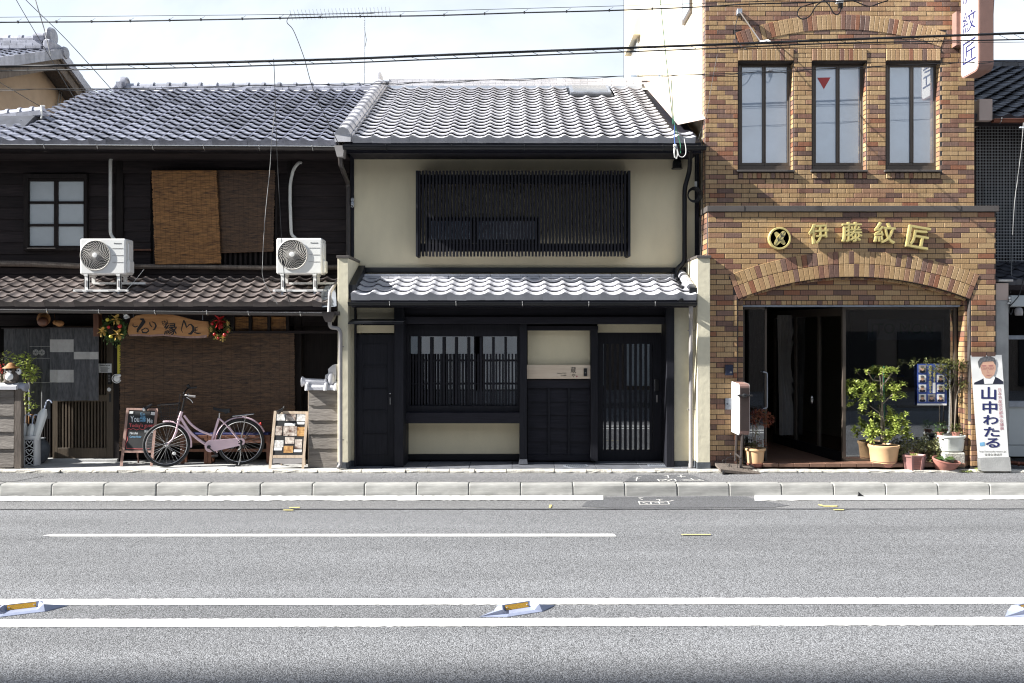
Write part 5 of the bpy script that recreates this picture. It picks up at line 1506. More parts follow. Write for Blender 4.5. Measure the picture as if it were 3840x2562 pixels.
# projecting shop sign
ps = thing('projecting_sign', 'white panelled brown box sign with dark characters projecting from the upper brick wall', 'sign', (X(3602,10.96), Yd(10.96), Z(240,10.9)))
xs_, ya, yb_ = 5.765*U, Yd(10.536), Yd(10.96)
zb = Z(268,10.6); zt_ = zb + 3.0
def rrect(y0, y1, z0, z1, r, n=5):
    p = []
    for cy_, cz_, a0 in ((y0+r,z0+r,PI),(y1-r,z0+r,1.5*PI),(y1-r,z1-r,0),(y0+r,z1-r,.5*PI)):
        for i in range(n+1):
            a = a0 + PI/2*i/n; p.append((cy_+math.cos(a)*r, cz_+math.sin(a)*r))
    return p
b = MB(); b.xprism(rrect(ya,yb_,zb,zt_,.09), xs_, xs_+.20); body = b.build('casing', M['sign_brown'], ps, smooth=35)
b = MB()
for k in range(14): b.box(xs_+.012+k*.0135, xs_+.018+k*.0135, ya-.004, ya+.002, zb+.10, zt_-.1)
b.build('rib', M['sign_brown'], body)
b = MB(); b.xprism(rrect(ya+.022,yb_-.022,zb+.022,zt_-.022,.075), xs_-.006, xs_+.001); b.build('face', M['sign_white'], body, smooth=35)
b = MB()
for k, ch in enumerate('匠紋藤伊'):
    zc = zb + .33 + k*.42
    b.glyph(ch, yb_-.06, ya+.06, zc-.15, zc+.15, xs_-.009, .004, axis='x')
b.build('lettering', M['ink_navy'], body)
b = MB()
for zc in (zb+.55, zb+1.6): b.box(xs_+.03, xs_+.17, yb_-.01, Yd(BU)+.02, zc, zc+.42); b.box(xs_-.02, xs_+.2, yb_+.08, Yd(BU)+.02, zc-.03, zc+.45)
b.build('bracket', M['sign_brown'], ps)
b = MB(); b.tube([(xs_+.21,ya+.1,zb+1.9),(xs_+.25,ya+.05,zb+1.3),(xs_+.23,ya+.08,zb+.6),(xs_+.2,ya+.15,zb+.3)], .006, 5); b.build('feed_cable', M['cable'], ps, smooth=60)

# ---- shop front
GD = 11.02
b = MB(); b.box(X(2670,BL), X(3735,BL), Yd(BL)+.0, Yd(15.0), 0, HZ-.03); b.build('shop_base', M['joint'], bh)
fl = MB(); fl.box(X(2700,BL)+.0, X(3640,BL), Yd(BL)+.16, Yd(14.9), HZ-.03, HZ+.012); fl.build('shop_floor', M['terracotta'], bh)
for k in range(20):
    a = 2862 + k*58.5
    if a > 3620: break
    bx('threshold_tile', M['terracotta'], bh, a, 1738, a+57, 1752, BL-.04, BL+.15, .004)
rm = MB()      # room behind the glass
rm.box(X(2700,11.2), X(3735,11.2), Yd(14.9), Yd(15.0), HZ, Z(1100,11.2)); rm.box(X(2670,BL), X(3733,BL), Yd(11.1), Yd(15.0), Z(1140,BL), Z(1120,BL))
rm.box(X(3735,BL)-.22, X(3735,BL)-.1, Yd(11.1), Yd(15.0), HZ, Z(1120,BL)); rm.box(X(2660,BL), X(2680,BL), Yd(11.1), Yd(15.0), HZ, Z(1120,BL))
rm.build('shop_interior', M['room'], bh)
def mull(px0, px1, d0, nm='mullion', y0=1151, y1=1735): return bx(nm, M['bronze'], bh, px0, y0, px1, y1, d0, d0+.05, .003)
# left fixed light
mull(2786,2792,GD); mull(2868,2876,GD); bx('transom', M['bronze'], bh, 2786, 1151, 2876, 1160, GD, GD+.05, .003)
bx('shop_pane', M['glass_dark'], bh, 2792, 1160, 2868, 1733, GD+.02, GD+.024, 0)
b = MB(); b.tube(bend([P3(2862,1395,GD-.04),P3(2877,1398,GD-.05),P3(2877,1530,GD-.05),P3(2862,1533,GD-.04)], .03), .009, 8); b.build('door_pull', M['galv'], bh, smooth=50)
# diagonal glazed wall from the back left to the front right
pA, pB = Vector((X(2900,13.2), Yd(13.2), 0)), Vector((X(3165,11.1), Yd(11.1), 0))
dv = (pB-pA); ln_ = dv.length; dvn = dv.normalized(); zTop = Z(1153,11.1)
def diag(nm, mt, s0, s1, z0, z1, th=.05, off=0.0):
    nn = Vector((dvn.y, -dvn.x, 0)); b = MB(); a = pA + dvn*s0 + nn*off; c = pA + dvn*s1 + nn*off
    v = [a, c, c+nn*-th, a+nn*-th]
    b.add([(p.x,p.y,z0) for p in v] + [(p.x,p.y,z1) for p in v], [(0,3,2,1),(4,5,6,7),(0,1,5,4),(1,2,6,5),(2,3,7,6),(3,0,4,7)])
    return b.build(nm, M[mt], bh)
for s0 in (0, ln_*.33, ln_*.66, ln_-.05): diag('mullion', 'bronze', s0, s0+.06, HZ, zTop)
diag('transom', 'bronze', 0, ln_, zTop-.12, zTop, .06, .002); diag('bottom_rail', 'black', 0, ln_, HZ, HZ+.16, .06, .002)
for k in range(3): diag('shop_pane', 'glass_dark', ln_*.33*k+.06, ln_*.33*(k+1), HZ+.16, zTop-.12, .004, -.02)
b = MB(); c = pA + dvn*(ln_*.6); b.ball((c.x-.03,c.y-.05,1.05), .025, .025, .07); b.build('door_knob', M['steel'], bh, smooth=60)
# big front light on the right
for r_ in ((3160,1151,3172,1735),(3578,1151,3588,1735),(3172,1151,3578,1160),(3172,1722,3578,1735)): bx('window_frame', M['bronze'], bh, *r_, GD, GD+.05, .003)
bx('shop_pane', M['glass_dark'], bh, 3172, 1160, 3578, 1722, GD+.02, GD+.024, 0)
# ================================================================ neighbours
# dark house beyond the brick one
dk = thing('dark_tiled_house', 'shadowed tile roofed house with white wire mesh, squeezed in beyond the brick house', 'house', (X(3800,11.8), Yd(11.8), HZ))
RE, REZ, RS = 11.35, Z(440,11.35), .52
rx0, rx1 = X(3700,RE), X(3700,RE)+3.4
yrt = Yd(14.6); zrt = REZ + RS*(yrt-Yd(RE))
b = MB(); b.xprism([(Yd(RE)+.02,REZ-.05),(yrt,zrt-.05),(2*yrt-Yd(RE),REZ-.05),(2*yrt-Yd(RE),REZ-.13),(yrt,zrt-.13),(Yd(RE)+.02,REZ-.13)], rx0-.22, rx1); drf = b.build('roof', M['wood_black'], dk)
tile_roof(drf, rx0-.22, 14, .25, Yd(RE), REZ-.03, RS, 14, math.hypot(yrt-Yd(RE),zrt-REZ)/14.2, M['tile_dark'], 120, None, drop=.06, jit=.009, lift=.04)
for k in range(11):
    bb = MB(); xs = rx0-.2+k*.3; bb.cbox(xs, xs+.297, yrt-.14, yrt+.14, zrt-.05, zrt+.03, .006); bb.build('ridge_tile', M['tile_dark'], drf)
    bb = MB(); half_round(bb, (xs,yrt,zrt+.03), (xs+.297,yrt,zrt+.03), .09, 6); bb.build('ridge_cap', M['tile_dark'], drf, smooth=50)
b = MB(); b.box(X(3735,11.9), X(3735,11.9)+4, Yd(11.95), Yd(12.1), HZ, REZ); b.build('wall', M['wood_black'], dk)
b = MB(); b.box(X(3655,11.5)+.02, X(3735,11.9)+.05, Yd(11.9), Yd(11.95), HZ, REZ); b.build('side_panel', M['wood_black'], dk)
gut('gutter', (X(3722,11.27), Yd(11.27), Z(449,11.27)), (X(3722,11.27)+2.5, Yd(11.27), Z(452,11.27)), .05, M['copper'], dk, [.04,.3,.6], M['steel'])
b = MB(); b.pbox(3672,371,3722,452,11.28,11.75,.004); b.build('verge_flashing', M['pinksheet'], dk)
b = MB()
dN = 11.75
for k in range(40): b.tube([P3(3664+k*11.2,474,dN),P3(3664+k*11.2,985,dN)], .0026 + .0012*(k % 2), 4, cap=False)
for k in range(46): b.tube([P3(3660,474+k*11.2,dN-.004),P3(3660+450,474+k*11.2,dN-.004)], .0030, 4, cap=False)
b.build('wire_mesh', M['net'], dk, kind='stuff')
bx('mesh_window', M['black'], dk, 3690, 700, 4100, 960, 11.86, 11.88, 0)
# lower roof and shop front
E2, E2Z = 11.0, Z(1062,11.0)
b = MB(); b.xprism([(Yd(E2),E2Z-.03),(Yd(11.95),E2Z-.03+.4*(Yd(11.95)-Yd(E2))),(Yd(11.95),E2Z-.1+.4*(Yd(11.95)-Yd(E2))),(Yd(E2),E2Z-.1)], X(3737,E2), X(3737,E2)+3); dlr = b.build('lower_roof', M['wood_black'], dk)
tile_roof(dlr, X(3742,E2), 10, .25, Yd(E2), E2Z-.02, .4, 4, .27, M['tile_dark'], 40, None, drop=.05, jit=.008, lift=.035)
bx('eave_flashing', M['pinksheet'], dk, 3735, 1062, 3782, 1126, 10.95, 11.3, .003)
bx('eave_board', M['mortar_plaster'], dk, 3745, 1048, 3800, 1056, 10.93, 11.1, .003)
bx('corner_pillar', M['concrete'], dk, 3735, 1126, 3783, 1758, 10.95, 11.3, .006)
bx('rail', M['galv'], dk, 3783, 1258, 4050, 1273, 11.2, 11.3, .003)
bx('rail', M['galv'], dk, 3783, 1505, 4050, 1526, 11.2, 11.3, .003)
bx('shop_pane', M['glass_dark'], dk, 3783, 1273, 4050, 1505, 11.25, 11.255, 0)
bx('lower_panel', M['board_grey'], dk, 3783, 1526, 4050, 1668, 11.24, 11.28, 0)
bx('lower_panel', M['board_grey'], dk, 3783, 1671, 4050, 1712, 11.23, 11.28, 0)
bx('doorway', M['void'], dk, 3783, 1140, 4050, 1752, 11.9, 11.93, 0)
em = thing('electric_meter', 'grey electricity meter and insulators with looping wires under the dark house eave', 'electric meter', P3(3815,1180,10.98))
bx('case', M['board_grey'], em, 3792, 1108, 3846, 1150, 10.92, 11.2, .01)
b = MB(); b.lathe([(.05,-.02),(.055,.02),(.05,.07),(.03,.09),(0,.095)], P3(3820,1178,10.95), 16); b.build('glass_dome', M['gut_grey'], em, smooth=40)
for k, (a, c) in enumerate(((3785,1118),(3787,1128),(3783,1138))):
    b = MB(); b.ball(P3(a,c,10.92), .016); b.build('insulator', M['white'], em, smooth=60)
b = MB(); b.tube(bend([P3(3840,1040,10.9),P3(3832,1070,10.9),P3(3822,1110,10.9),P3(3800,1135,10.88),P3(3786,1148,10.9)], .1), .007, 6); b.tube(bend([P3(3786,1140,10.9),P3(3784,1170,10.9),P3(3792,1182,10.9),P3(3798,1160,10.9)], .05), .006, 6); b.build('wire', M['cable'], em, smooth=60)
pv = thing('ground_pipe', 'short capped brown pipe lying on the ground behind the campaign board', 'pipe', P3(3830,1740,11.0))
b = MB(); b.tube([P3(3786,1735,11.15),P3(3860,1742,11.0)], .028, 12); b.build('tube', M['copper'], pv, smooth=50)
b = MB(); b.tube([P3(3816,1739,11.06),P3(3824,1740,11.05)], .034, 12); b.build('collar', M['copper'], pv, smooth=50)

# beige gabled house standing behind the dark townhouse
A = 17.0
fg = thing('beige_gabled_house', 'beige mud walled house with a tiled gable rising behind the dark townhouse', 'house', (X(225,A)-3, Yd(A), 0))
gx = X(228,A); gz = Z(197,A); gs = .40
yf, ybk2 = Yd(A)-3.0*U, Yd(A)+3.6*U
b = MB(); b.xprism([(yf,gz-gs*3.0*U),(Yd(A),gz),(ybk2,gz-gs*3.6*U),(ybk2,gz-gs*3.6*U-.16),(Yd(A),gz-.16),(yf,gz-gs*3.0*U-.16)], gx-9, gx); frf = b.build('roof', M['wood_post'], fg)
tile_roof(frf, gx-.06-26*.26, 26, .26, yf, gz-gs*3.0*U+.0, gs, 12, math.hypot(3.0*U, gs*3.0*U)/12.0, M['tile_old'], 60, None, drop=.05, jit=.008, lift=.04)
b = MB(); b.xprism([(yf+.6,-.1),(yf+.6,gz-gs*2.6*U-.17),(Yd(A),gz-.2),(ybk2-.6,gz-gs*3.2*U-.17),(ybk2-.6,-.1)], gx-8, gx-.55); b.build('gable_wall', M['beige'], fg)
for (ya, yb_) in ((yf,Yd(A)),(ybk2,Yd(A))):
    n = 9
    for k in range(n):
        t0, t1 = k/n, (k+1)/n; bb = MB(); y0, y1 = ya+(yb_-ya)*t0, ya+(yb_-ya)*t1
        z0, z1 = gz-gs*abs(y0-Yd(A)), gz-gs*abs(y1-Yd(A))
        bb.add([(gx-.02,y0,z0-.13),(gx+.05,y0,z0-.13),(gx+.05,y1,z1-.13),(gx-.02,y1,z1-.13),(gx-.02,y0,z0+.09),(gx+.05,y0,z0+.09),(gx+.05,y1,z1+.07),(gx-.02,y1,z1+.07)],
               [(0,3,2,1),(4,5,6,7),(0,1,5,4),(1,2,6,5),(2,3,7,6),(3,0,4,7)]); bb.build('verge_tile', M['tile_old'], frf)
    bb = MB(); z0 = gz-gs*abs(ya-Yd(A))
    bb.add([(gx-.10,ya,z0-.36),(gx-.05,ya,z0-.36),(gx-.05,yb_,gz-.36),(gx-.10,yb_,gz-.36),(gx-.10,ya,z0-.13),(gx-.05,ya,z0-.13),(gx-.05,yb_,gz-.13),(gx-.10,yb_,gz-.13)],
           [(0,3,2,1),(4,5,6,7),(0,1,5,4),(1,2,6,5),(2,3,7,6),(3,0,4,7)]); bb.build('barge_board', M['wood_post'], frf)
for L_ in range(4):
    for k in range(12):
        bb = MB(); xs = gx-.35-(k+1)*.34+(L_%2)*.15
        bb.cbox(xs, xs+.335, Yd(A)-.15+.015*L_, Yd(A)+.15-.015*L_, gz+.04+L_*.062, gz+.10+L_*.062, .006); bb.build('ridge_tile', M['tile_old'], frf)
for k in range(12):
    bb = MB(); xs = gx-.3-(k+1)*.30; half_round(bb, (xs,Yd(A),gz+.28), (xs+.3,Yd(A),gz+.28), .075, 6); half_round(bb, (xs,Yd(A),gz+.285), (xs+.09,Yd(A),gz+.285), .095, 6); bb.build('ridge_cap', M['tile_old'], frf, smooth=50)
b = MB(); b.lathe([(.02,-.05),(.17,-.05),(.20,0),(.17,.06),(.02,.06)], (gx-.18,Yd(A)-.05,gz+.33), 18, axis='x'); b.cbox(gx-.26, gx-.08, Yd(A)-.26, Yd(A)+.26, gz-.02, gz+.22, .04); b.lathe([(.02,-.22),(.085,-.22),(.085,.0),(.02,.0)], (gx-.28,Yd(A)-.12,gz+.30), 12, axis='x'); b.build('ridge_end', M['tile_old'], frf, smooth=40)
b = MB(); b.lathe([(.12,-.05),(.14,0),(.12,.05)], (gx+.03,Yd(A)+.1,gz+.02), 14, axis='x'); b.build('verge_end', M['tile_old'], frf, smooth=40)
b = MB(); b.tube([(gx-.5,Yd(A)+.9,gz-.6),(gx-.52,Yd(A)+.6,gz-1.6),(gx-.5,Yd(A)+.35,gz-2.6)], .014, 6); b.tube([(gx-.5,Yd(A)+.98,gz-.6),(gx-.5,Yd(A)+.72,gz-1.7),(gx-.5,Yd(A)+.5,gz-2.6)], .014, 6); b.build('wall_cable', M['cable_grey'], fg, smooth=60)
# descending ridge of the next roof along, showing at the dark townhouse's verge
nr = thing('neighbour_roof_ridge', 'short tiled ridge bound with white cord, abutting the verge of the dark townhouse roof', 'roof ridge', P3(60,450,11.9))
for k in range(6):
    p, q_ = Vector(P3(165-46*k,418+4.5*k,12.1)), Vector(P3(165-46*(k+1),418+4.5*(k+1),12.1))
    b = MB(); half_round(b, q_, p, .075, 8); b.build('ridge_cap', M['tile_old'], nr, smooth=50)
    b = MB(); half_round(b, p.lerp(q_,.75), p.lerp(q_,.98), .090, 8); b.build('ridge_band', M['tile_old'], nr, smooth=50)
    b = MB(); v0, v1 = p-Vector((0,0,.01)), q_-Vector((0,0,.01))
    b.add([(v0.x,v0.y-.1,v0.z-.07),(v0.x,v0.y+.1,v0.z-.07),(v0.x,v0.y+.1,v0.z),(v0.x,v0.y-.1,v0.z),(v1.x,v1.y-.1,v1.z-.07),(v1.x,v1.y+.1,v1.z-.07),(v1.x,v1.y+.1,v1.z),(v1.x,v1.y-.1,v1.z)],
          [(0,1,2,3),(7,6,5,4),(0,4,5,1),(1,5,6,2),(2,6,7,3),(3,7,4,0)]); b.build('ridge_tile', M['tile_old'], nr)
b = MB(); c = Vector(P3(163,418,12.1)); b.tube([(c.x+.01,c.y-.08,c.z-.13),(c.x+.02,c.y-.09,c.z-.02),(c.x+.0,c.y-.06,c.z+.07),(c.x,c.y+.03,c.z+.09)], .014, 6); b.build('binding', M['white_tape'], nr)
b = MB(); b.xprism([(Yd(11.2),LEVZ-.1),(Yd(12.05),Z(432,12.1)),(Yd(12.3),Z(432,12.1)),(Yd(12.3),LEVZ-.1)], X(0,12.1)-3.0, xl0); b.build('roof_bed', M['tile_dark'], nr)
tile_roof(nr, xl0-2.6, 12, .225, Yd(LEV), LEVZ-.028, ysl, 5, .2, M['tile_old'], 60, None, drop=.07, jit=.006, lift=.036)

# houses across the street behind the viewpoint: they shade and are mirrored in the glass
for k, (xa, xb, h_, mt, lab) in enumerate(((-23.8,-9.5,6.4,'beige','beige two storey house across the street, mirrored in the panes'),(-9.3,-1.2,5.6,'wood_black','low dark timber house across the street, mirrored in the panes'),
                                       (-1.0,7.5,6.9,'wood_post','brown two storey house across the street, mirrored in the panes'),(7.7,26,6.0,'wood_post','weathered house with a pitched roof across the street, mirrored in the panes'))):
    t = thing('facing_house', lab, 'house', ((xa+xb)/2, -5, 0))
    b = MB(); b.box(xa, xb, -12, -3.4, 0, h_); b.build('wall', M[mt], t)
    b = MB(); b.xprism([(-2.8,h_),(-7.7,h_+2.2),(-12.6,h_),(-12.6,h_-.15),(-2.8,h_-.15)][::-1], xa-.1, xb+.1); b.build('roof', M['tile_dark'], t)
    n = int((xb-xa)/2.2)
    for i in range(n):
        for z0, z1 in ((.3,2.1),(3.2,4.6)):
            b = MB(); b.box(xa+.6+i*2.1, xa+2.0+i*2.1, -3.39, -3.34, z0, z1); b.build('window', M['frost'] if ((i+k) % 3 == 0 or (z0 < 1 and k in (1,2))) else M['black'], t)
    for xa_, xb_ in ({1: [(-3.0,-1.25)], 2: [(-.95,.7)]}.get(k, [])):
        b = MB(); b.box(xa_, xb_, -3.33, -3.28, .2, 2.2); b.build('reflector_panel', M['white'], t)  # pale panel added so the lattice window has something bright to reflect
# unseen block added on the viewer's side; its long shadow reaches the near lane
t = thing('unseen_shadow_block', 'unseen tall concrete block added behind the viewpoint to cast a shadow on the near lane', 'building', (-54, -9, 0))
b = MB(); b.box(-85, -24, -16, -2.75, PZ, 32.0); b.build('wall', M['concrete'], t)
for z_ in range(9):
    for i in range(14):
        b = MB(); b.box(-82+i*4, -79.4+i*4, -2.75, -2.71, 1.2+z_*3.1, 2.8+z_*3.1); b.build('window', M['black'], t)
b = MB(); b.box(-80, 80, -3.6, Yd(1.5), -.02, PZ); b.build('far_pavement', M['asphalt_side'], kind='structure')
# ================================================================ things in front of the dark townhouse
def leaf(mb, base, d_, L_, w, up=Vector((0,0,1)), droop=.15):
    d_ = Vector(d_).normalized(); s_ = d_.cross(up)
    s_ = s_.normalized() if s_.length > 1e-4 else Vector((1,0,0))
    n = s_.cross(d_); b0 = Vector(base)
    m1 = b0 + d_*L_*.45 + n*L_*.06; tip = b0 + d_*L_ - n*L_*droop
    p = [b0, m1 - s_*w*.5 + d_*L_*.0 + n*w*.12, b0 + d_*L_*.78 - s_*w*.40 - n*L_*droop*.5, tip, b0 + d_*L_*.78 + s_*w*.40 - n*L_*droop*.5, m1 + s_*w*.5 + n*w*.12, m1 + d_*L_*.15]
    mb.val = R.random()
    mb.add([tuple(q) for q in p], [(0,6,2,1),(6,3,2),(0,5,4,6),(6,4,3)])
def rosette(mb, c, axis, n, L_, w, spread=1.0):
    ax = Vector(axis).normalized(); o1 = ax.orthogonal().normalized(); o2 = ax.cross(o1)
    a0 = R.uniform(0,6.28)
    for i in range(n):
        a = a0 + 2.4*i; k = .35 + .65*(i/n)
        dd_ = ax*(1.1-k*spread) + (o1*math.cos(a) + o2*math.sin(a))*k*spread
        leaf(mb, c, dd_, L_*R.uniform(.75,1.1), w*R.uniform(.8,1.1))
def scatter(mb, c, rad, n, L_, w, out=.6):
    for i in range(n):
        v = Vector((R.gauss(0,1),R.gauss(0,1),R.gauss(0,1))).normalized() * (R.random()**.4)
        p = Vector(c) + Vector((v.x*rad[0],v.y*rad[1],v.z*rad[2]))
        dd_ = v*out + Vector((R.uniform(-1,1),R.uniform(-1,1),R.uniform(-.4,.8)))*.7
        leaf(mb, p, dd_, L_*R.uniform(.6,1.15), w*R.uniform(.7,1.1))

# low board fences with tiled tops
def fence_boards(root, px0, px1, ys, d, d2, mt='wood_grey'):
    for k, (y0, y1) in enumerate(zip(ys, ys[1:])):
        b = MB(); n = 8; top = []; bot = []
        for i in range(n+1):
            p = px0 + (px1-px0)*i/n; bot.append((X(p,d), Z(y1 + R.uniform(-1.2,1.2),d)))
        v = [(x_,Yd(d)-.022,z_) for x_, z_ in bot] + [(x_,Yd(d)-.004,Z(y0,d)+.01) for x_, z_ in bot] + [(x_,Yd(d)+.01,z_) for x_, z_ in bot]
        f = []
        for i in range(n): f += [(i,i+1,n+2+i,n+1+i), (2*n+2+i,2*n+3+i,i+1,i)]
        f += [(0,n+1,2*n+2),(n,3*n+2,2*n+1)]
        b.add(v, f); b.build('board', M[mt], root)
    bx('backing', M['wood_black'], root, px0+2, ys[0], px1-2, ys[-1], d+.006, d2, 0)
fr_ = thing('board_fence', 'low weathered board fence with a grey tile cap beside the photo stand', 'fence', P3(1212,1752,10.84))
fence_boards(fr_, 1158, 1268, [1463,1520,1576,1628,1682,1752], 10.84, 10.95)
bx('edge_strip', M['wood_pale'], fr_, 1155, 1463, 1158, 1752, 10.835, 10.95, 0)
b = MB(); xa, xb = X(1146,10.8), X(1266,10.8); y0 = Yd(10.80)
b.xprism([(y0-.03,Z(1463,10.8)),(y0-.03,Z(1452,10.8)),(y0+.05,Z(1440,10.8)),(y0+.17,Z(1440,10.8)),(y0+.2,Z(1463,10.8))], xa, xb); cap = b.build('cap_tile', M['tile_new'], fr_)
for p in (1152,1222,1260):
    b = MB(); pts = [(X(p,10.8),y0-.045,Z(1464,10.8)),(X(p,10.8),y0-.03,Z(1446,10.8)),(X(p,10.8),y0+.05,Z(1437,10.8)),(X(p,10.8),y0+.18,Z(1437,10.8))]; b.tube(pts, S(6.5,10.8), 8); b.build('cap_roll', M['tile_new'], fr_, smooth=50)
bt = thing('barrel_tile', 'loose flared barrel roof tile lying on the fence cap by the photo stand', 'roof tile', P3(1175,1440,10.85))
b = MB(); p0, p1 = Vector(P3(1132,1431,10.86)), Vector(P3(1222,1434,10.86))
b.tube([p0,p0.lerp(p1,.03),p0.lerp(p1,.10),p0.lerp(p1,.2),p1], [S(20,10.8),S(20,10.8),S(14.5,10.8),S(12.5,10.8),S(12,10.8)], 16); b.build('tile_body', M['tile_new'], bt, smooth=40)
og = thing('ridge_end_tile', 'old moulded ridge end tile standing on the fence cap against the cream sleeve wall', 'roof tile', P3(1245,1440,10.85))
b = MB(); q_ = [(1229,1438),(1231,1424),(1226,1420),(1227,1404),(1232,1400),(1231,1384),(1240,1376),(1248,1369),(1260,1368),(1262,1395),(1260,1438)]
b.prism([(X(a,10.84),Z(c,10.84)) for a, c in q_][::-1], Yd(10.83), Yd(10.98)); b.build('slab', M['tile_new'], og)
b = MB(); b.ball(P3(1243,1420,10.83), .05, .05, .09); b.ball(P3(1222,1427,10.84), .02, .03, .035); b.ball(P3(1224,1412,10.84), .018, .03, .03); b.build('boss', M['tile_new'], og, smooth=60)

fl_ = thing('board_fence', 'low weathered board fence with a rounded tile cap beside the umbrella stand', 'fence', P3(30,1760,10.76))
fence_boards(fl_, -200, 54, [1462,1490,1558,1619,1684,1752], 10.76, 10.88)
bx('end_post', M['wood_post'], fl_, 54, 1458, 79, 1757, 10.74, 10.80, .004)
b = MB(); y0 = Yd(10.74); b.xprism([(y0-.04,Z(1461,10.74)),(y0-.04,Z(1448,10.74)),(y0+.02,Z(1437,10.74)),(y0+.14,Z(1437,10.74)),(y0+.2,Z(1461,10.74))], X(-200,10.74), X(66,10.74)); b.build('cap_tile', M['tile_new'], fl_)
b = MB(); b.tube([(X(60,10.74),y0+.06,Z(1452,10.74)),(X(91,10.74),y0+.06,Z(1454,10.74))], [S(14,10.74),S(16,10.74)], 12); b.build('cap_end', M['tile_old'], fl_, smooth=45)

# raccoon dog figurine, plant, flowers on the left fence
tk = thing('raccoon_dog_figurine', 'pot bellied glazed raccoon dog figurine in a straw hat on the left fence cap', 'figurine', P3(40,1438,10.78))
c = P3(40,1436,10.78); s_ = S(1,10.78)
b = MB(); b.ball((c[0],c[1],c[2]+20*s_), 25*s_, 20*s_, 24*s_); b.ball((c[0]-20*s_,c[1],c[2]+26*s_), 8*s_, 8*s_, 16*s_); b.ball((c[0]+20*s_,c[1],c[2]+22*s_), 8*s_, 8*s_, 18*s_); b.ball((c[0],c[1]+3*s_,c[2]+47*s_), 17*s_, 15*s_, 15*s_); b.ball((c[0]-10*s_,c[1]-8*s_,c[2]+5*s_), 14*s_, 12*s_, 6*s_); b.ball((c[0]+12*s_,c[1]-8*s_,c[2]+5*s_), 14*s_, 12*s_, 6*s_)
b.build('body', M['wood_post'], tk, smooth=60)
b = MB(); b.ball((c[0]+2*s_,c[1]-8*s_,c[2]+22*s_), 17*s_, 15*s_, 17*s_); b.ball((c[0],c[1]-9*s_,c[2]+43*s_), 9*s_, 8*s_, 7*s_); b.build('belly', M['white'], tk, smooth=60)
b = MB()
for q in (-8,8): b.ball((c[0]+q*s_,c[1]-12*s_,c[2]+50*s_), 4*s_, 3*s_, 4.5*s_)
b.ball((c[0],c[1]-17*s_,c[2]+45*s_), 2.5*s_); b.build('face_marks', M['ink'], tk, smooth=60)
b = MB(); b.lathe([(29*s_,0),(27*s_,3*s_),(16*s_,9*s_),(12*s_,16*s_),(5*s_,20*s_),(0,21*s_)], (c[0],c[1]+2*s_,c[2]+55*s_), 20); b.build('straw_hat', M['straw'], tk, smooth=50)
ow = thing('owl_figurine', 'tiny white owl figurine perched at the shoulder of the raccoon dog figurine', 'figurine', P3(69,1398,10.8))
c = P3(69,1405,10.8); b = MB(); b.ball((c[0],c[1],c[2]+11*s_), 11*s_, 9*s_, 13*s_); b.build('body', M['white'], ow, smooth=60)
b = MB(); [b.ball((c[0]+q*s_,c[1]-8*s_,c[2]+15*s_), 3*s_) for q in (-4,4)]; b.build('eye', M['ink'], ow, smooth=60)
b = MB(); b.tube([(c[0],c[1],c[2]+2*s_),(c[0]-8*s_,c[1]+4*s_,c[2]-34*s_)], 3*s_, 6); b.build('perch', M['wood_post'], ow)
fp = thing('fence_shrub', 'leafy green shrub growing up behind the fence with the raccoon dog figurine', 'shrub', P3(90,1700,11.05))
b = MB(); b.tube([P3(100,1750,11.05),P3(98,1560,11.05),P3(92,1440,11.05),P3(86,1380,11.0)], [.018,.015,.012,.006], 6); b.tube([P3(95,1450,11.05),P3(120,1400,11.0)], .007, 5); b.build('stem', M['bark'], fp)
b = MB(); scatter(b, P3(92,1360,10.98), (.13,.1,.13), 130, .06, .035); scatter(b, P3(118,1400,10.98), (.10,.1,.11), 110, .06, .035); scatter(b, P3(26,1338,10.98), (.08,.08,.07), 40, .06, .03); scatter(b, P3(95,1480,11.02), (.08,.05,.22), 60, .05, .03); scatter(b, P3(120,1530,11.02), (.07,.05,.06), 30, .06, .03)
b.build('foliage', M['leaf_lime'], fp, att=True, kind='stuff')
bs_ = thing('berry_bouquet', 'bunch of red berries and yellow green sprigs at the edge beside the raccoon dog figurine', 'flowers', P3(2,1438,10.8))
b = MB(); scatter(b, P3(4,1390,10.84), (.10,.06,.16), 80, .05, .025); scatter(b, P3(-20,1420,10.84), (.06,.05,.08), 30, .05, .02); b.build('foliage', M['leaf_olive'], bs_, att=True, kind='stuff')
b = MB(); [b.ball((P3(5,1380,10.8)[0]+R.uniform(-.07,.05), P3(5,1380,10.8)[1]+R.uniform(-.05,.02), P3(5,1380,10.8)[2]+R.uniform(-.08,.06)), .011, n=6, k=4) for i in range(34)]; b.build('berries', M['berry'], bs_, kind='stuff')
b = MB(); b.tube([P3(3,1438,10.82),P3(4,1390,10.84)], .012, 6); b.build('stem', M['bark'], bs_)

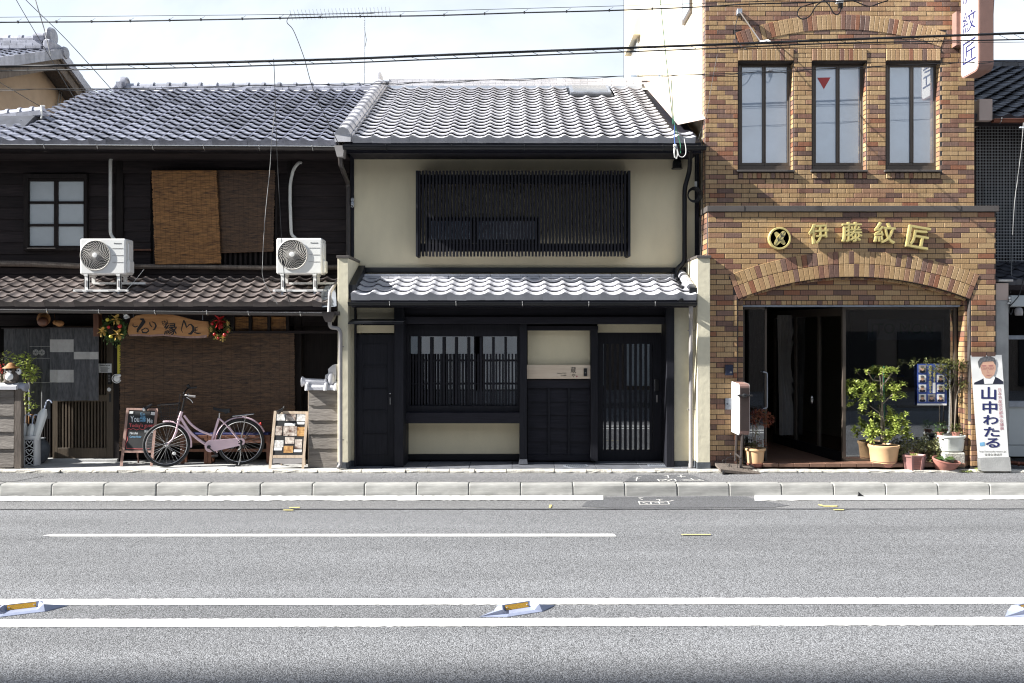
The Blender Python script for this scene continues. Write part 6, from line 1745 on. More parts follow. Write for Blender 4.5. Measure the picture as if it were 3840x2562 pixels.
# umbrella stand and umbrellas
us = thing('umbrella_stand', 'white ceramic umbrella stand with a pierced heart lattice panel', 'umbrella stand', P3(104,1760,10.92))
d = 10.92; x0_, x1_, zb_, zt_ = X(76,d), X(131,d), HZ, Z(1637,d)
b = MB(); n = 20
cx_, cy_ = (x0_+x1_)/2, Yd(d)+.10; rx_, ry_ = (x1_-x0_)/2, .095
vv = []
for k, z_ in enumerate((zb_, zb_+.01, zt_-.03, zt_-.012, zt_, zt_, zb_+.05)):
    f0 = (1.0,1.04,1.0,1.03,1.03,.90,.88)[k]
    for j in range(n):
        a = 2*PI*j/n; p = 3.2
        ca, sa = math.cos(a), math.sin(a); q = (abs(ca)**p+abs(sa)**p)**(-1/p)
        vv.append((cx_+rx_*f0*ca*q, cy_+ry_*f0*sa*q, z_))
b.add(vv, [(k*n+j,k*n+(j+1)%n,(k+1)*n+(j+1)%n,(k+1)*n+j) for k in range(6) for j in range(n)] + [tuple(range(n-1,-1,-1)), tuple(6*n+j for j in range(n))]); b.build('vessel', M['ceramic'], us, smooth=40)
px0_, px1_ = X(95,d), X(127,d)
b = MB(); b.box(px0_, px1_, Yd(d)-.003, Yd(d)+.02, Z(1745,d), Z(1650,d)); b.build('piercing_shade', M['void'], us)  # near-black panel standing for the shade behind the pierced lattice
b = MB(); w_ = px1_-px0_
b.box(px0_-.008, px0_, Yd(d)-.008, Yd(d)+.01, Z(1748,d), Z(1647,d)); b.box(px1_, px1_+.008, Yd(d)-.008, Yd(d)+.01, Z(1748,d), Z(1647,d))
for k in range(3):
    zc = Z(1665+32*k,d); h_ = S(16,d); xc = (px0_+px1_)/2
    for sx in (-1,1):
        b.stroke([(xc,zc+h_*.2),(xc+sx*w_*.12,zc+h_*.7),(xc+sx*w_*.30,zc+h_*.75),(xc+sx*w_*.40,zc+h_*.4),(xc+sx*w_*.25,zc-h_*.1),(xc,zc-h_*.5)], .009, Yd(d)-.008, .01)
        b.stroke([(xc,zc-h_*.5),(xc+sx*w_*.5,zc-h_*1.0)], .009, Yd(d)-.008, .01); b.stroke([(xc+sx*w_*.4,zc+h_*.4),(xc+sx*w_*.5,zc+h_*.5)], .009, Yd(d)-.008, .01)
b.build('lattice', M['ceramic'], us)
def umbrella(lab, foot, top, hk, mt, hm, r_=.035):
    t = thing('umbrella', lab, 'umbrella', foot)
    f_, tp = Vector(foot), Vector(top); b = MB(); n = 12
    rings = [(0,.012),(.08,.018),(.5,r_),(.9,r_*1.25),(1.0,r_*.7)]
    b.tube([f_.lerp(tp,s) for s, _ in rings], [q*R.uniform(.95,1.05) for _, q in rings], 9); b.build('canopy', M[mt], t, smooth=30)
    ax = (tp-f_).normalized(); h0 = tp + ax*.09; b = MB()
    pts = [tp-ax*.02, h0]
    for k in range(1,8):
        a = PI*k/7; pts.append(h0 + Vector((hk*.04*(1-math.cos(a)),0,.042*math.sin(a)+.0)) )
    b.tube(pts, .009, 8); b.build('handle', M[hm], t, smooth=50)
    b = MB(); b.tube([tp, tp+ax*.05], .006, 6); b.build('shaft', M['steel'], t)
    return t
umbrella('tall white vinyl umbrella leaning out furthest from the ceramic stand', P3(108,1735,11.0), P3(166,1535,11.0), 1, 'vinyl', 'handle_clear', .05)
umbrella('white vinyl umbrella with a pale hook handle nearest the fence post in the stand', P3(92,1735,10.99), P3(93,1588,10.99), 1, 'vinyl', 'handle_clear', .032)
umbrella('white vinyl umbrella with a lilac hook handle in the middle of the stand', P3(103,1735,10.98), P3(121,1590,10.98), 1, 'vinyl', 'handle_clear', .04)
umbrella('dark umbrella with a brown wooden hook handle between the white ones', P3(104,1735,11.04), P3(108,1590,11.04), 1, 'plastic', 'straw', .025)
jr = thing('dark_jar', 'dark glazed round jar standing behind the umbrella stand', 'jar', P3(145,1745,11.2))
b = MB(); b.lathe([(.07,0),(.12,.06),(.15,.16),(.15,.24),(.11,.31),(.08,.33),(.09,.36),(.08,.36),(.06,.33)], (X(145,11.2),Yd(11.2),HZ), 24); b.build('vessel', M['plinth'], jr, smooth=50)

# doorway curtains
def noren(name, label, panels, d, mats):
    t = thing(name, label, 'curtain', P3(panels[0][0], panels[0][1], d))
    b = MB(); b.tube([P3(panels[0][0]-8, panels[0][1]+2, d-.01), P3(panels[-1][2]+6, panels[0][1]+2, d-.01)], .011, 8); b.build('rod', M['wood_black'], t)
    for (x0_, y0, x1_, y1, patches, amp) in [(p[0],p[1],p[2],p[3],p[4],p[5]) for p in panels]:
        b = MB(); nx, ny = 26, 26; ph = R.uniform(0,6)
        def pt(u, v, off=0.0):
            px = x0_ + (x1_-x0_)*u + (R.random()*0) + 4*v*math.sin(ph)*(u-.5); py = y0 + (y1-y0)*v
            y_ = Yd(d) + amp*(.25+.75*v)*(math.sin(u*9+ph)+.5*math.sin(u*21+ph*2+v*1.5)) - off
            return (X(px,d), y_, Z(py,d))
        b.add([pt(i/nx,j/ny) for j in range(ny+1) for i in range(nx+1)], [(j*(nx+1)+i, (j+1)*(nx+1)+i, (j+1)*(nx+1)+i+1, j*(nx+1)+i+1) for j in range(ny) for i in range(nx)])
        pn = b.build('panel', M[mats[0]], t, smooth=60)
        for (v0, v1) in patches:
            b = MB(); k = 8
            b.add([pt(i/nx, v0+(v1-v0)*j/k, .003) for j in range(k+1) for i in range(nx+1)], [(j*(nx+1)+i, (j+1)*(nx+1)+i, (j+1)*(nx+1)+i+1, j*(nx+1)+i+1) for j in range(k) for i in range(nx)])
            b.build('white_band', M[mats[1]], pn, smooth=60)
    return t
noren('doorway_curtain', 'charcoal doorway curtain patched with broad white bands over the sliding door', [(187,1226,277,1504,[(.17,.34),(.58,.75)],.014),(278,1226,370,1502,[(.34,.44)],.020)], 11.12, ('cloth_indigo','cloth_white'))
noren('doorway_curtain', 'long dark striped curtain with two white wheel crests left of the banded curtain', [(13,1228,112,1560,[(.42,.424)],.028),(113,1228,188,1571,[(.205,.21),(.335,.34),(.60,.605)],.026)], 11.2, ('cloth_indigo','cloth_white'))
b = MB()
for px in (134,157):
    c = P3(px,1322,11.17); b.lathe([(S(11.5,11.2),0),(0,-.001)], c, 20, axis='y')
o = b.build('curtain_crest', M['cloth_white'], bpy.data.objects['doorway_curtain.001'])
b = MB()
for px in (134,157):
    c = P3(px,1322,11.163)
    for k in range(3):
        a = PI*k/3; b.stroke([(c[0]-math.cos(a)*S(11,11.2),c[2]-math.sin(a)*S(11,11.2)),(c[0]+math.cos(a)*S(11,11.2),c[2]+math.sin(a)*S(11,11.2))], .004, c[1]-.003, .002)
b.build('crest_spoke', M['cloth_indigo'], bpy.data.objects['doorway_curtain.001'])

# hanging hat and gourd over the door
ht = thing('straw_hat', 'round straw hat hung with a dark globe above the doorway curtain', 'hat', P3(162,1228,11.0))
b = MB(); c = P3(160,1196,11.0); b.lathe([(.075,.02),(.072,0),(.05,-.02),(.03,-.05),(0,-.055)], c, 20, axis='y'); b.lathe([(.10,.025),(.075,.015)], (c[0],c[1],c[2]), 20, axis='y', cap=False); b.build('crown', M['straw'], ht, smooth=40)
b = MB(); b.ball(P3(161,1207,10.97), S(20,11), S(18,11), S(18,11)); b.build('globe', M['wood_red'], ht, smooth=60)
b = MB(); b.tube([P3(161,1190,11.0),P3(161,1176,11.1)], .004, 5); b.build('cord', M['straw'], ht)
gd_ = thing('hanging_gourd', 'small orange brown gourd hung beside the straw hat above the doorway', 'gourd', P3(220,1224,11.0))
b = MB(); b.ball(P3(223,1213,11.0), S(17,11), S(14,11), S(12,11)); b.ball(P3(207,1209,11.0), S(9,11)); b.build('body', M['straw'], gd_, smooth=60)
b = MB(); b.tube([P3(207,1205,11.0),P3(204,1178,11.1)], .004, 5); b.build('cord', M['straw'], gd_)

# carved name plank
sg = thing('carved_sign', 'wavy edged polished wood plank with black brush lettering hung over the ground floor blind', 'sign', P3(630,1262,10.92))
out = [(478,1245),(482,1222),(490,1197),(510,1184),(540,1178),(600,1177),(640,1179),(680,1188),(720,1199),(750,1204),(778,1206),(783,1215),(782,1250),(775,1265),(740,1267),(700,1267),(660,1263),(610,1258),(560,1261),(520,1258),(485,1260)]
dS = 10.92
b = MB(); b.prism([(X(a,dS),Z(c,dS)) for a, c in out][::-1], Yd(dS), Yd(dS)+.05); b.build('plank', M['wood_sign'], sg)
b = MB(); low = [(485,1255),(520,1253),(560,1256),(610,1253),(660,1258),(700,1262),(740,1261),(776,1256),(775,1266),(740,1268.5),(700,1268.5),(660,1264.5),(610,1259.5),(560,1262.5),(520,1259.5),(486,1261)]
b.prism([(X(a,dS),Z(c,dS)) for a, c in low][::-1], Yd(dS)-.003, Yd(dS)+.045); b.build('bark_edge', M['wood_frame'], sg)
b = MB(); q = lambda L: [(X(340+a/2.398,dS),Z(1160+c/2.398,dS)) for a, c in L]; yy = Yd(dS)-.004; k_ = S(1/2.398,dS)
for L_, ws in (([(383,128),(380,148),(400,160),(425,150)],[5,9,12,8]),([(445,88),(470,92),(478,110),(455,145),(425,185),(418,205)],[10,24,34,30,22,10]),([(418,205),(440,203)],[10,4]),
               ([(490,170),(460,188),(468,208),(500,212),(522,195),(515,178),(490,168)],[8,12,14,14,12,10,6]),([(530,118),(535,140),(552,160)],[7,10,8]),([(552,112),(578,125),(588,150),(575,180),(560,186)],[5,10,15,13,8]),
               ([(815,185),(826,140),(838,98)],[6,10,8]),([(838,98),(852,130),(862,165)],[8,14,8]),([(862,165),(885,140),(903,135)],[6,10,10]),([(903,135),(922,160),(925,190),(900,220),(878,222)],[10,20,24,20,8]),([(815,185),(828,210)],[6,3]),
               ([(968,158),(940,168),(945,190),(935,210),(965,218),(992,215)],[5,9,9,10,12,6]),([(945,190),(965,186)],[6,5])):
    b = MB(); b.stroke(q(L_), [w*k_ for w in ws], yy, .005); b.build('brush_stroke', M['ink'], sg)
x0_, x1_ = X(340+660/2.398,dS), X(340+775/2.398,dS)
b = MB(); b.glyph('縁', x0_, x1_, Z(1160+230/2.398,dS), Z(1160+122/2.398,dS), yy, .005, 0.012)
b.build('lettering', M['ink'], sg); b = MB(); b.glyph('EN', X(340+643/2.398,dS), X(340+695/2.398,dS), Z(1160+140/2.398,dS), Z(1160+102/2.398,dS), yy, .005, 0.0, .35)
b.build('lettering', M['ink'], sg)
for p in (500,760):
    b = MB(); b.tube([P3(p,1200,10.94),P3(p,1160,10.95)], .006, 5); b.build('hanger', M['galv'], sg)
lp = thing('clip_spotlight', 'small white clip spotlight above the end of the carved plank', 'lamp', P3(475,1190,10.88))
b = MB(); b.lathe([(.016,.06),(.024,.02),(.034,-.03),(.030,-.03),(.012,0)], P3(476,1188,10.88), 14, axis='y'); b.build('shade', M['white'], lp, smooth=50)
b = MB(); b.tube([P3(470,1186,10.92),P3(462,1176,10.94)], .007, 6); b.build('arm', M['white'], lp)

# wreaths
def wreath(px, py, r_, label, leafm, bits):
    d = 10.9; t = thing('wreath', label, 'wreath', P3(px, py+r_, d)); c = Vector(P3(px,py,d)); rr = S(r_,d)
    b = MB()
    for i in range(420):
        a = R.uniform(0,2*PI); q = rr*R.gauss(.72,.16)
        p = c + Vector((math.cos(a)*q, R.uniform(-.04,.03), math.sin(a)*q)); leaf(b, p, (R.uniform(-1,1),R.uniform(-1,.2),R.uniform(-1,1)), .045, .014)
    b.build('greenery', M[leafm], t, att=True, kind='stuff')
    b = MB(); b.tube([c + Vector((math.cos(a)*rr*.72,.02,math.sin(a)*rr*.72)) for a in [2*PI*i/24 for i in range(25)]], rr*.16, 8, cap=False); b.build('ring', M[leafm], t, smooth=60)
    for nm, mt, lst in bits:
        for (bx0, by0, s0) in lst:
            b = MB(); p = Vector(P3(px+bx0,py+by0,d-.05))
            if nm == 'bauble': b.ball(p, S(s0,d), n=10, k=6)
            else:
                for k in range(6 if nm == 'bow' else 9): a = 2*PI*k/6 + s0; leaf(b, p, (math.cos(a),-.35,math.sin(a)), S(s0*1.25,d), S(s0*.8,d))
                b.ball(p, S(s0*.22,d), n=8, k=5)
            b.build(nm, M[mt], t, smooth=40)
    return t
wreath(427, 1236, 52, 'large evergreen wreath with gold bows and yellow baubles left of the carved plank', 'leaf_deep', (('bow','gold_ribbon',[(-43,8,17),(9,-38,20),(15,18,21)]),('bauble','poster_yellow',[(-24,-37,7),(-11,26,7)]),('bauble','red',[(-20,-9,6),(22,-12,8)])))
wreath(824, 1232, 40, 'small wreath with a big red flower and gold ribbon beside the carved plank', 'leaf_olive', (('flower','red',[(0,-27,24),(2,-12,14)]),('bow','gold_ribbon',[(-33,3,9),(12,38,11),(-10,32,9),(30,-20,9),(34,6,8)]),('bauble','red',[(-28,-18,6),(-20,22,6),(18,24,7),(-6,36,5),(30,12,5)])))

# small things on the door
nt_ = thing('door_notice', 'white printed notice taped to the sliding door beside the banded curtain', 'notice', P3(393,1398,11.34))
bx('sheet', M['paper'], nt_, 368, 1364, 418, 1398, 11.345, 11.35, 0)
b = MB(); b.glyph('Welcome to You En Me', X(373,11.34), X(413,11.34), Z(1373,11.34), Z(1368,11.34), Yd(11.34)-.0, .002)
for k in range(5): b.pbox(376+R.uniform(0,4), 1377+k*4, 410-R.uniform(0,8), 1378.2+k*4, 11.342, 11.344)
b.build('print', M['ink'], nt_)
kp = thing('door_keypad', 'slim black keypad lock on the sliding door stile', 'keypad', P3(409,1442,11.33)); bx('case', M['plastic'], kp, 403, 1400, 416, 1442, 11.33, 11.36, .004)
b = MB(); [b.pbox(406+4*i,1406+6*j,408.5+4*i,1409+6*j,11.326,11.33) for i in range(2) for j in range(5)]; b.build('button', M['gut_grey'], kp)
st = thing('round_sticker', 'small round white sticker below the keypad on the sliding door', 'sticker', P3(409,1468,11.355)); b = MB(); b.lathe([(S(7.5,11.35),0),(S(7.2,11.35),-.002),(0,-.002)], P3(409,1461,11.357), 20, axis='y'); b.build('disc', M['paper'], st)
cm = thing('wall_hose_reel', 'round white reel on the door post beside the yellow strip', 'reel', P3(438,1436,11.3))
b = MB(); c = P3(438,1420,11.31); b.lathe([(S(13,11.3),.03),(S(13,11.3),0),(S(10,11.3),-.012),(0,-.014)], c, 22, axis='y'); b.build('drum', M['white'], cm, smooth=40)
b = MB(); b.tube([(c[0]+math.cos(a)*S(17,11.3), c[1]-.005, c[2]+math.sin(a)*S(16,11.3)) for a in [PI*.2+2*PI*i/24*.85 for i in range(25)]], .006, 6); b.ball(P3(447,1409,11.28), S(7,11.3), .02, S(6,11.3)); b.build('hoop', M['white'], cm, smooth=60)
yr_ = thing('yellow_strip', 'narrow yellow height strip fixed to the door post below the large wreath', 'sign', P3(445,1402,11.31)); bx('strip', M['poster_yellow'], yr_, 440, 1293, 452, 1403, 11.318, 11.335, .001)
b = MB(); [b.pbox(447,1300+k*9,451,1301.2+k*9,11.314,11.318) for k in range(11)]; b.build('tick', M['ink'], yr_)
# ---------------------------------------------------------------- A-frame boards, leaning back, in a plane of their own
class Lean:
    """maps photo pixels onto a plane that stands at depth d0 on the floor and leans back by k per metre of height"""
    def __init__(s, d0, zb, k): s.y0, s.zb, s.k = Yd(d0), zb, k
    def __call__(s, px, py, off=0.0):
        y = s.y0 + off
        for _ in range(12):
            z = CH - (py-HY)*y/F; y = s.y0 + (z-s.zb)*s.k + off
        return ((px-1920)*y/F, y, CH-(py-HY)*y/F)
def pslab(mb, P_, poly, o0, o1):
    n = len(poly)
    mb.add([P_(a,c,o0) for a, c in poly] + [P_(a,c,o1) for a, c in poly], [tuple(range(n-1,-1,-1)), tuple(range(n,2*n))] + [(i,(i+1)%n,(i+1)%n+n,i+n) for i in range(n)])
def pglyph(mb, P_, body, px0, py0, px1, py1, off, key=0.0, sh=0.0):
    me = TXT[(body,key)]; bx0 = min(p[0] for p in me[0]); bx1 = max(p[0] for p in me[0]); bz0 = min(p[1] for p in me[0]); bz1 = max(p[1] for p in me[0])
    v = []
    for p in me[0]:
        u = (p[0]-bx0)/(bx1-bx0); w = (p[1]-bz0)/(bz1-bz0)
        v.append(P_(px0+(px1-px0)*u + sh*w, py1+(py0-py1)*w + sh*.12*u, off))
    mb.add(v, [tuple(f) for f in me[1]])
def pstroke(mb, P_, pts, w, off):
    k = len(pts); L = []; Rr = []
    for i in range(k):
        a = pts[max(i-1,0)]; b = pts[min(i+1,k-1)]; dx, dz = b[0]-a[0], b[1]-a[1]; l = math.hypot(dx,dz) or 1
        L.append((pts[i][0]-dz/l*w/2, pts[i][1]+dx/l*w/2)); Rr.append((pts[i][0]+dz/l*w/2, pts[i][1]-dx/l*w/2))
    mb.add([P_(*p,off) for p in L] + [P_(*p,off) for p in Rr], [(i,i+1,k+i+1,k+i) for i in range(k-1)])
# chalkboard
cb = thing('chalkboard_stand', 'chalkboard easel with coloured handwriting standing behind the front wheel of the bicycle', 'chalkboard', P3(510,1747,10.92))
Pc = Lean(10.93, HZ, .16)
b = MB(); pslab(b, Pc, [(474,1530),(484,1530),(460,1748),(449,1748)], 0, .03); b.build('leg', M['wood_frame'], cb)
b = MB(); pslab(b, Pc, [(583,1532),(593,1532),(572,1748),(562,1748)], 0, .03); b.build('leg', M['wood_frame'], cb)
for r_ in ([(483,1530),(584,1532),(583,1540),(482,1538)],[(464,1690),(567,1690),(566,1698),(463,1698)]):
    b = MB(); pslab(b, Pc, r_, .001, .028); b.build('rail', M['wood_frame'], cb)
b = MB(); pslab(b, Pc, [(482,1538),(583,1540),(567,1690),(465,1690)], .008, .02); bd = b.build('slate', M['chalkboard'], cb)
b = MB(); pglyph(b, Pc, 'You', 489,1560,522,1583, .004, .012); pglyph(b, Pc, 'Me', 551,1568,572,1587, .004, .012); pglyph(b, Pc, 'Welcome', 541,1612,573,1624, .004); pglyph(b, Pc, 'Nicolas', 487,1620,517,1629, .004); b.build('chalk_writing', M['chalk_white'], bd, kind='stuff')
b = MB(); pglyph(b, Pc, 'En', 527,1548,544,1559, .004); pglyph(b, Pc, '縁', 524,1561,548,1583, .004, .0 if ('縁',0.0) in TXT else .012); pglyph(b, Pc, 'Carmen Havier', 486,1634,530,1642, .004); b.build('chalk_writing', M['chalk_blue'], bd, kind='stuff')
b = MB(); pglyph(b, Pc, "Today's guest", 484,1588,578,1606, .004, .012)
pstroke(b, Pc, [(477,1610),(483,1607),(490,1611),(500,1607),(512,1613),(524,1608),(536,1612),(545,1606)], 1.6, .004); pstroke(b, Pc, [(477,1610),(475,1630),(478,1650),(471,1665),(474,1682),(520,1684),(560,1683)], 1.6, .004); b.build('chalk_writing', M['chalk_red'], bd, kind='stuff')
for q in ([(486,1543),(500,1543),(499,1552),(485,1552)],[(567,1545),(582,1546),(580,1558),(565,1556)]):
    b = MB(); pslab(b, Pc, q, .002, .008); b.build('card', M['paper'], bd)
for p in (500,560):
    b = MB(); pts = Pc(p,1540,.03); b.tube([pts, (pts[0], Yd(11.22), HZ)], .012, 5); b.build('rear_leg', M['wood_frame'], cb)
l1 = thing('clip_lamp', 'black clip lamp fastened to the top of the chalkboard easel', 'lamp', Pc(556,1530))
b = MB(); p = Vector(Pc(556,1526,-.02)); b.tube([p+Vector((.04,.03,.03)), p+Vector((.0,0,.0)), p+Vector((-.04,-.03,-.03))], [.016,.022,.034], 12); b.build('shade', M['plastic'], l1, smooth=40)
b = MB(); b.ball(p+Vector((-.045,-.034,-.033)), .026); b.build('bulb', M['white'], l1, smooth=60)
b = MB(); b.tube([p+Vector((.02,.02,.01)), Pc(566,1532,.0)], .006, 5); b.build('arm', M['plastic'], l1)
# photo stand
pb = thing('photo_stand', 'wooden A-frame stand holding a black sheet of snapshots beside the board fence', 'sign', P3(1075,1763,10.74))
Pp = Lean(10.75, HZ, .17)
for q in ([(1027,1541),(1037,1541),(1017,1765),(1006,1765)],[(1147,1543),(1157,1543),(1140,1765),(1130,1765)]):
    b = MB(); pslab(b, Pp, q, 0, .03); b.build('leg', M['wood_pale'], pb)
for q in ([(1037,1541),(1147,1543),(1147,1553),(1036,1551)],[(1024,1707),(1137,1707),(1136,1718),(1023,1718)]):
    b = MB(); pslab(b, Pp, q, .001, .028); b.build('rail', M['wood_pale'], pb)
b = MB(); pslab(b, Pp, [(1036,1551),(1147,1553),(1134,1707),(1021,1707)], .008, .02); sh_ = b.build('backing', M['chalkboard'], pb)
b = MB(); pslab(b, Pp, [(1020,1717),(1134,1717),(1132,1738),(1085,1742),(1040,1737),(1018,1739)], .004, .014); b.build('vinyl_skirt', M['gut_grey'], pb)
M['photo_a'] = mat('interior_snapshot', (0.10,0.05,0.035), 0.4, col2=(0.62,0.55,0.48), vs=22, detail=2)
M['photo_b'] = mat('pale_snapshot', (0.35,0.33,0.30), 0.4, col2=(0.75,0.74,0.72), vs=26, detail=2)
M['photo_c'] = mat('amber_snapshot', (0.22,0.09,0.03), 0.4, col2=(0.60,0.36,0.14), vs=24, detail=2)
sc_ = 3.447
for (x0_, y0, x1_, y1, mt) in ((196,113,312,198,'photo_b'),(322,118,444,203,'photo_a'),(460,118,580,207,'photo_b'),(182,268,272,388,'photo_a'),(287,272,460,395,'photo_a'),(468,280,560,400,'photo_c'),(308,410,428,498,'photo_a'),(170,452,288,540,'photo_b'),(290,525,412,615,'photo_c'),(436,440,528,560,'photo_a'),
                               (302,232,440,264,'paper'),(462,216,560,247,'paper'),(162,545,270,583,'paper'),(422,572,524,606,'paper')):
    b = MB(); q = [(980+a/sc_, 1520+c/sc_) for a, c in ((x0_,y0),(x1_,y0),(x1_-4,y1),(x0_-4,y1))]; pslab(b, Pp, q, .004, .008); b.build('snapshot', M[mt], sh_)
for p in (1040,1130):
    b = MB(); pts = Pp(p,1548,.03); b.tube([pts, (pts[0]+.02, Yd(11.02), HZ)], .012, 5); b.build('rear_leg', M['wood_pale'], pb)
l2 = thing('clip_lamp', 'black clip lamp with a wire guard fastened to the top of the photo stand', 'lamp', Pp(1052,1541))
b = MB(); p = Vector(Pp(1052,1541,-.03)); b.tube([p+Vector((.03,.03,.03)), p, p+Vector((-.03,-.03,-.02))], [.016,.024,.034], 12); b.build('shade', M['plastic'], l2, smooth=40)
b = MB(); b.tube([p+Vector((.03,.03,.03)), p+Vector((.04,.04,.06))], .01, 6); b.tube([p+Vector((.02,.02,0)), Pp(1058,1545,.0)], .006, 5); b.build('clamp', M['plastic'], l2)

# benches behind the bicycle
def bench(px0, px1, label):
    d = 11.14; t = thing('bench', label, 'bench', P3((px0+px1)/2, 1735, d), 'red brown benches behind the bicycle')
    b = MB(); b.cbox(X(px0,d), X(px1,d), Yd(d), Yd(d)+.16, Z(1643,d), Z(1632,d), .004); b.build('seat', M['wood_red'], t)
    b = MB(); b.cbox(X(px0+6,d), X(px1-6,d), Yd(d)+.005, Yd(d)+.15, Z(1633,d), Z(1624,d), .008); b.build('cushion', M['ink_navy'], t)
    for p in (px0, px1-13):
        for yy in (0, .12):
            b = MB(); b.box(X(p,d), X(p+13,d), Yd(d)+yy, Yd(d)+yy+.035, HZ, Z(1643,d)); b.build('leg', M['wood_red'], t)
    b = MB(); b.box(X(px0+13,d), X(px1-13,d), Yd(d)+.01, Yd(d)+.035, Z(1695,d), Z(1685,d)); b.build('stretcher', M['wood_red'], t)
    b = MB(); b.box(X(px0+13,d), X(px1-13,d), Yd(d)+.01, Yd(d)+.03, Z(1662,d), Z(1643,d)); b.build('apron', M['wood_red'], t)
bench(676, 778, 'short red brown bench with a blue cushion seen through the bicycle frame')
bench(779, 1012, 'long red brown bench with a blue cushion behind the rear wheel of the bicycle')

# ---------------------------------------------------------------- bicycle
psi = math.radians(12.0)
bx0_, by0_ = X(902.5,11.05), Yd(11.05)
bk = thing('bicycle', 'pale pink step-through city bicycle with black basket parked on its stand before the blind', 'bicycle', (bx0_, by0_, HZ), rotz=psi)
def BP(px, py, off=0.0):
    """point of the bicycle's own plane (local coordinates) seen at a photo pixel"""
    k = (px-1920)/F; c, s = math.cos(psi), math.sin(psi)
    u = (k*by0_ - bx0_)/(c - k*s); y = by0_ + u*s
    return Vector((u, off, CH-(py-HY)*y/F - HZ))
def zp(x_, y_, off=0.0): return BP(480+x_/3.917, 1400+y_/3.917, off)     # pixel of the close-up
LK = dict(local=True)
RA = BP(902.5,1656.6); FA = zp(567,1050)
Rr_ = RA.z - .0; Rf = FA.z
def wheel(c, r, yaw, name):
    w = MB(); n = 48
    w.tube([(math.cos(a)*(r-.016),0,math.sin(a)*(r-.016)) for a in [2*PI*i/n for i in range(n+1)]], .017, 8, cap=False)
    tyre = w.build('wheel', M['rubber'], bk, smooth=60, **LK); tyre.location = c; tyre.rotation_euler = (0,0,yaw)
    w = MB()
    for off in (-.008,.008): w.tube([(math.cos(a)*(r-.042),off,math.sin(a)*(r-.042)) for a in [2*PI*i/n for i in range(n+1)]], .010, 6, cap=False)
    w.build('rim', M['chrome'], tyre, smooth=60, **LK)
    w = MB()
    for k in range(32):
        a = 2*PI*k/32; sg_ = 1 if k % 2 else -1; h = a + (.9 if (k//2) % 2 else -.9)
        w.tube([(math.cos(h)*.022, sg_*.028, math.sin(h)*.022), (math.cos(a)*(r-.046), sg_*.002, math.sin(a)*(r-.046))], .0016, 4, cap=False)
    w.build('spokes', M['steel'], tyre, kind='stuff', **LK)
    w = MB(); w.lathe([(.010,-.045),(.022,-.034),(.022,-.026),(.012,-.022),(.012,.022),(.022,.026),(.022,.034),(.010,.045)], (0,0,0), 14, axis='y'); w.build('hub', M['chrome'], tyre, smooth=40, **LK)
    return tyre
wr = wheel(RA, Rr_, 0, 'rear'); wf = wheel(FA, Rf, math.radians(5), 'front')
b = MB(); b.ball((0.10,-.012,-.125), .024, .006, .024, n=14, k=6); b.build('spoke_reflector', M['white'], wf, smooth=60, **LK)
# frame
def tb(nm, pts, r, mt='pink', parent=bk, n=10, cap=True):
    b = MB(); b.tube(pts, r, n, cap); return b.build(nm, M[mt], parent, smooth=50, **LK)
ht0, ht1 = zp(790,565), zp(745,700)
fr = tb('frame', [ht0, ht1], .022)
tb('down_tube', bend([zp(775,655), zp(900,860), zp(1050,990), zp(1195,1075)], .12), .019, parent=fr)
tb('top_tube', bend([zp(822,620), zp(930,760), zp(1060,850), zp(1240,915)], .12), .016, parent=fr)
tb('seat_tube', [zp(1335,660), zp(1210,1060)], .017, parent=fr)
for o_ in (-.035,.035):
    tb('chain_stay', [zp(1205,1070)+Vector((0,o_*.4,0)), RA+Vector((0,o_*1.4,0))], .009, parent=fr)
    tb('seat_stay', [zp(1345,668)+Vector((0,o_*.5,0)), zp(1450,760)+Vector((0,o_*1.2,0)), RA+Vector((0,o_*1.4,0))], .008, parent=fr)
# fork
for o_ in (-.04,.04): tb('fork', bend([ht1+Vector((0,o_*.7,0)), zp(700,890)+Vector((0,o_,0)), FA+Vector((0,o_,0))], .1), [.013]*6+[.009], parent=fr) if False else tb('fork', [ht1+Vector((0,o_*.7,0)), zp(712,850)+Vector((0,o_,0)), zp(665,960)+Vector((0,o_,0)), FA+Vector((0,o_,0))], [.013,.012,.010,.008], parent=fr)
tb('fork_crown', [ht1+Vector((0,-.035,.0)), ht1+Vector((0,.035,.0))], .016, parent=fr)
# guards
def guard(c, r, a0, a1, nm):
    b = MB(); n = 26; v = []
    for i in range(n+1):
        a = a0+(a1-a0)*i/n
        for o_, dr in ((-.028,-.014),(-.018,.0),(0,.005),(.018,.0),(.028,-.014)): v.append((c.x+math.cos(a)*(r+dr), o_, c.z+math.sin(a)*(r+dr)))
    b.add(v, [(i*5+j,i*5+j+1,i*5+j+6,i*5+j+5) for i in range(n) for j in range(4)]); return b.build(nm, M['pink'], bk, smooth=60, **LK)
guard(FA, Rf+.022, math.radians(98), math.radians(-8), 'front_mudguard'); guard(RA, Rr_+.026, math.radians(205), math.radians(22), 'rear_mudguard')
b = MB(); a = math.radians(42); q = Vector((RA.x+math.cos(a)*(Rr_+.04), -.0, RA.z+math.sin(a)*(Rr_+.04))); b.ball(q, .016, .022, .026, n=12, k=6); b.build('rear_reflector', M['red'], bk, smooth=60, **LK)
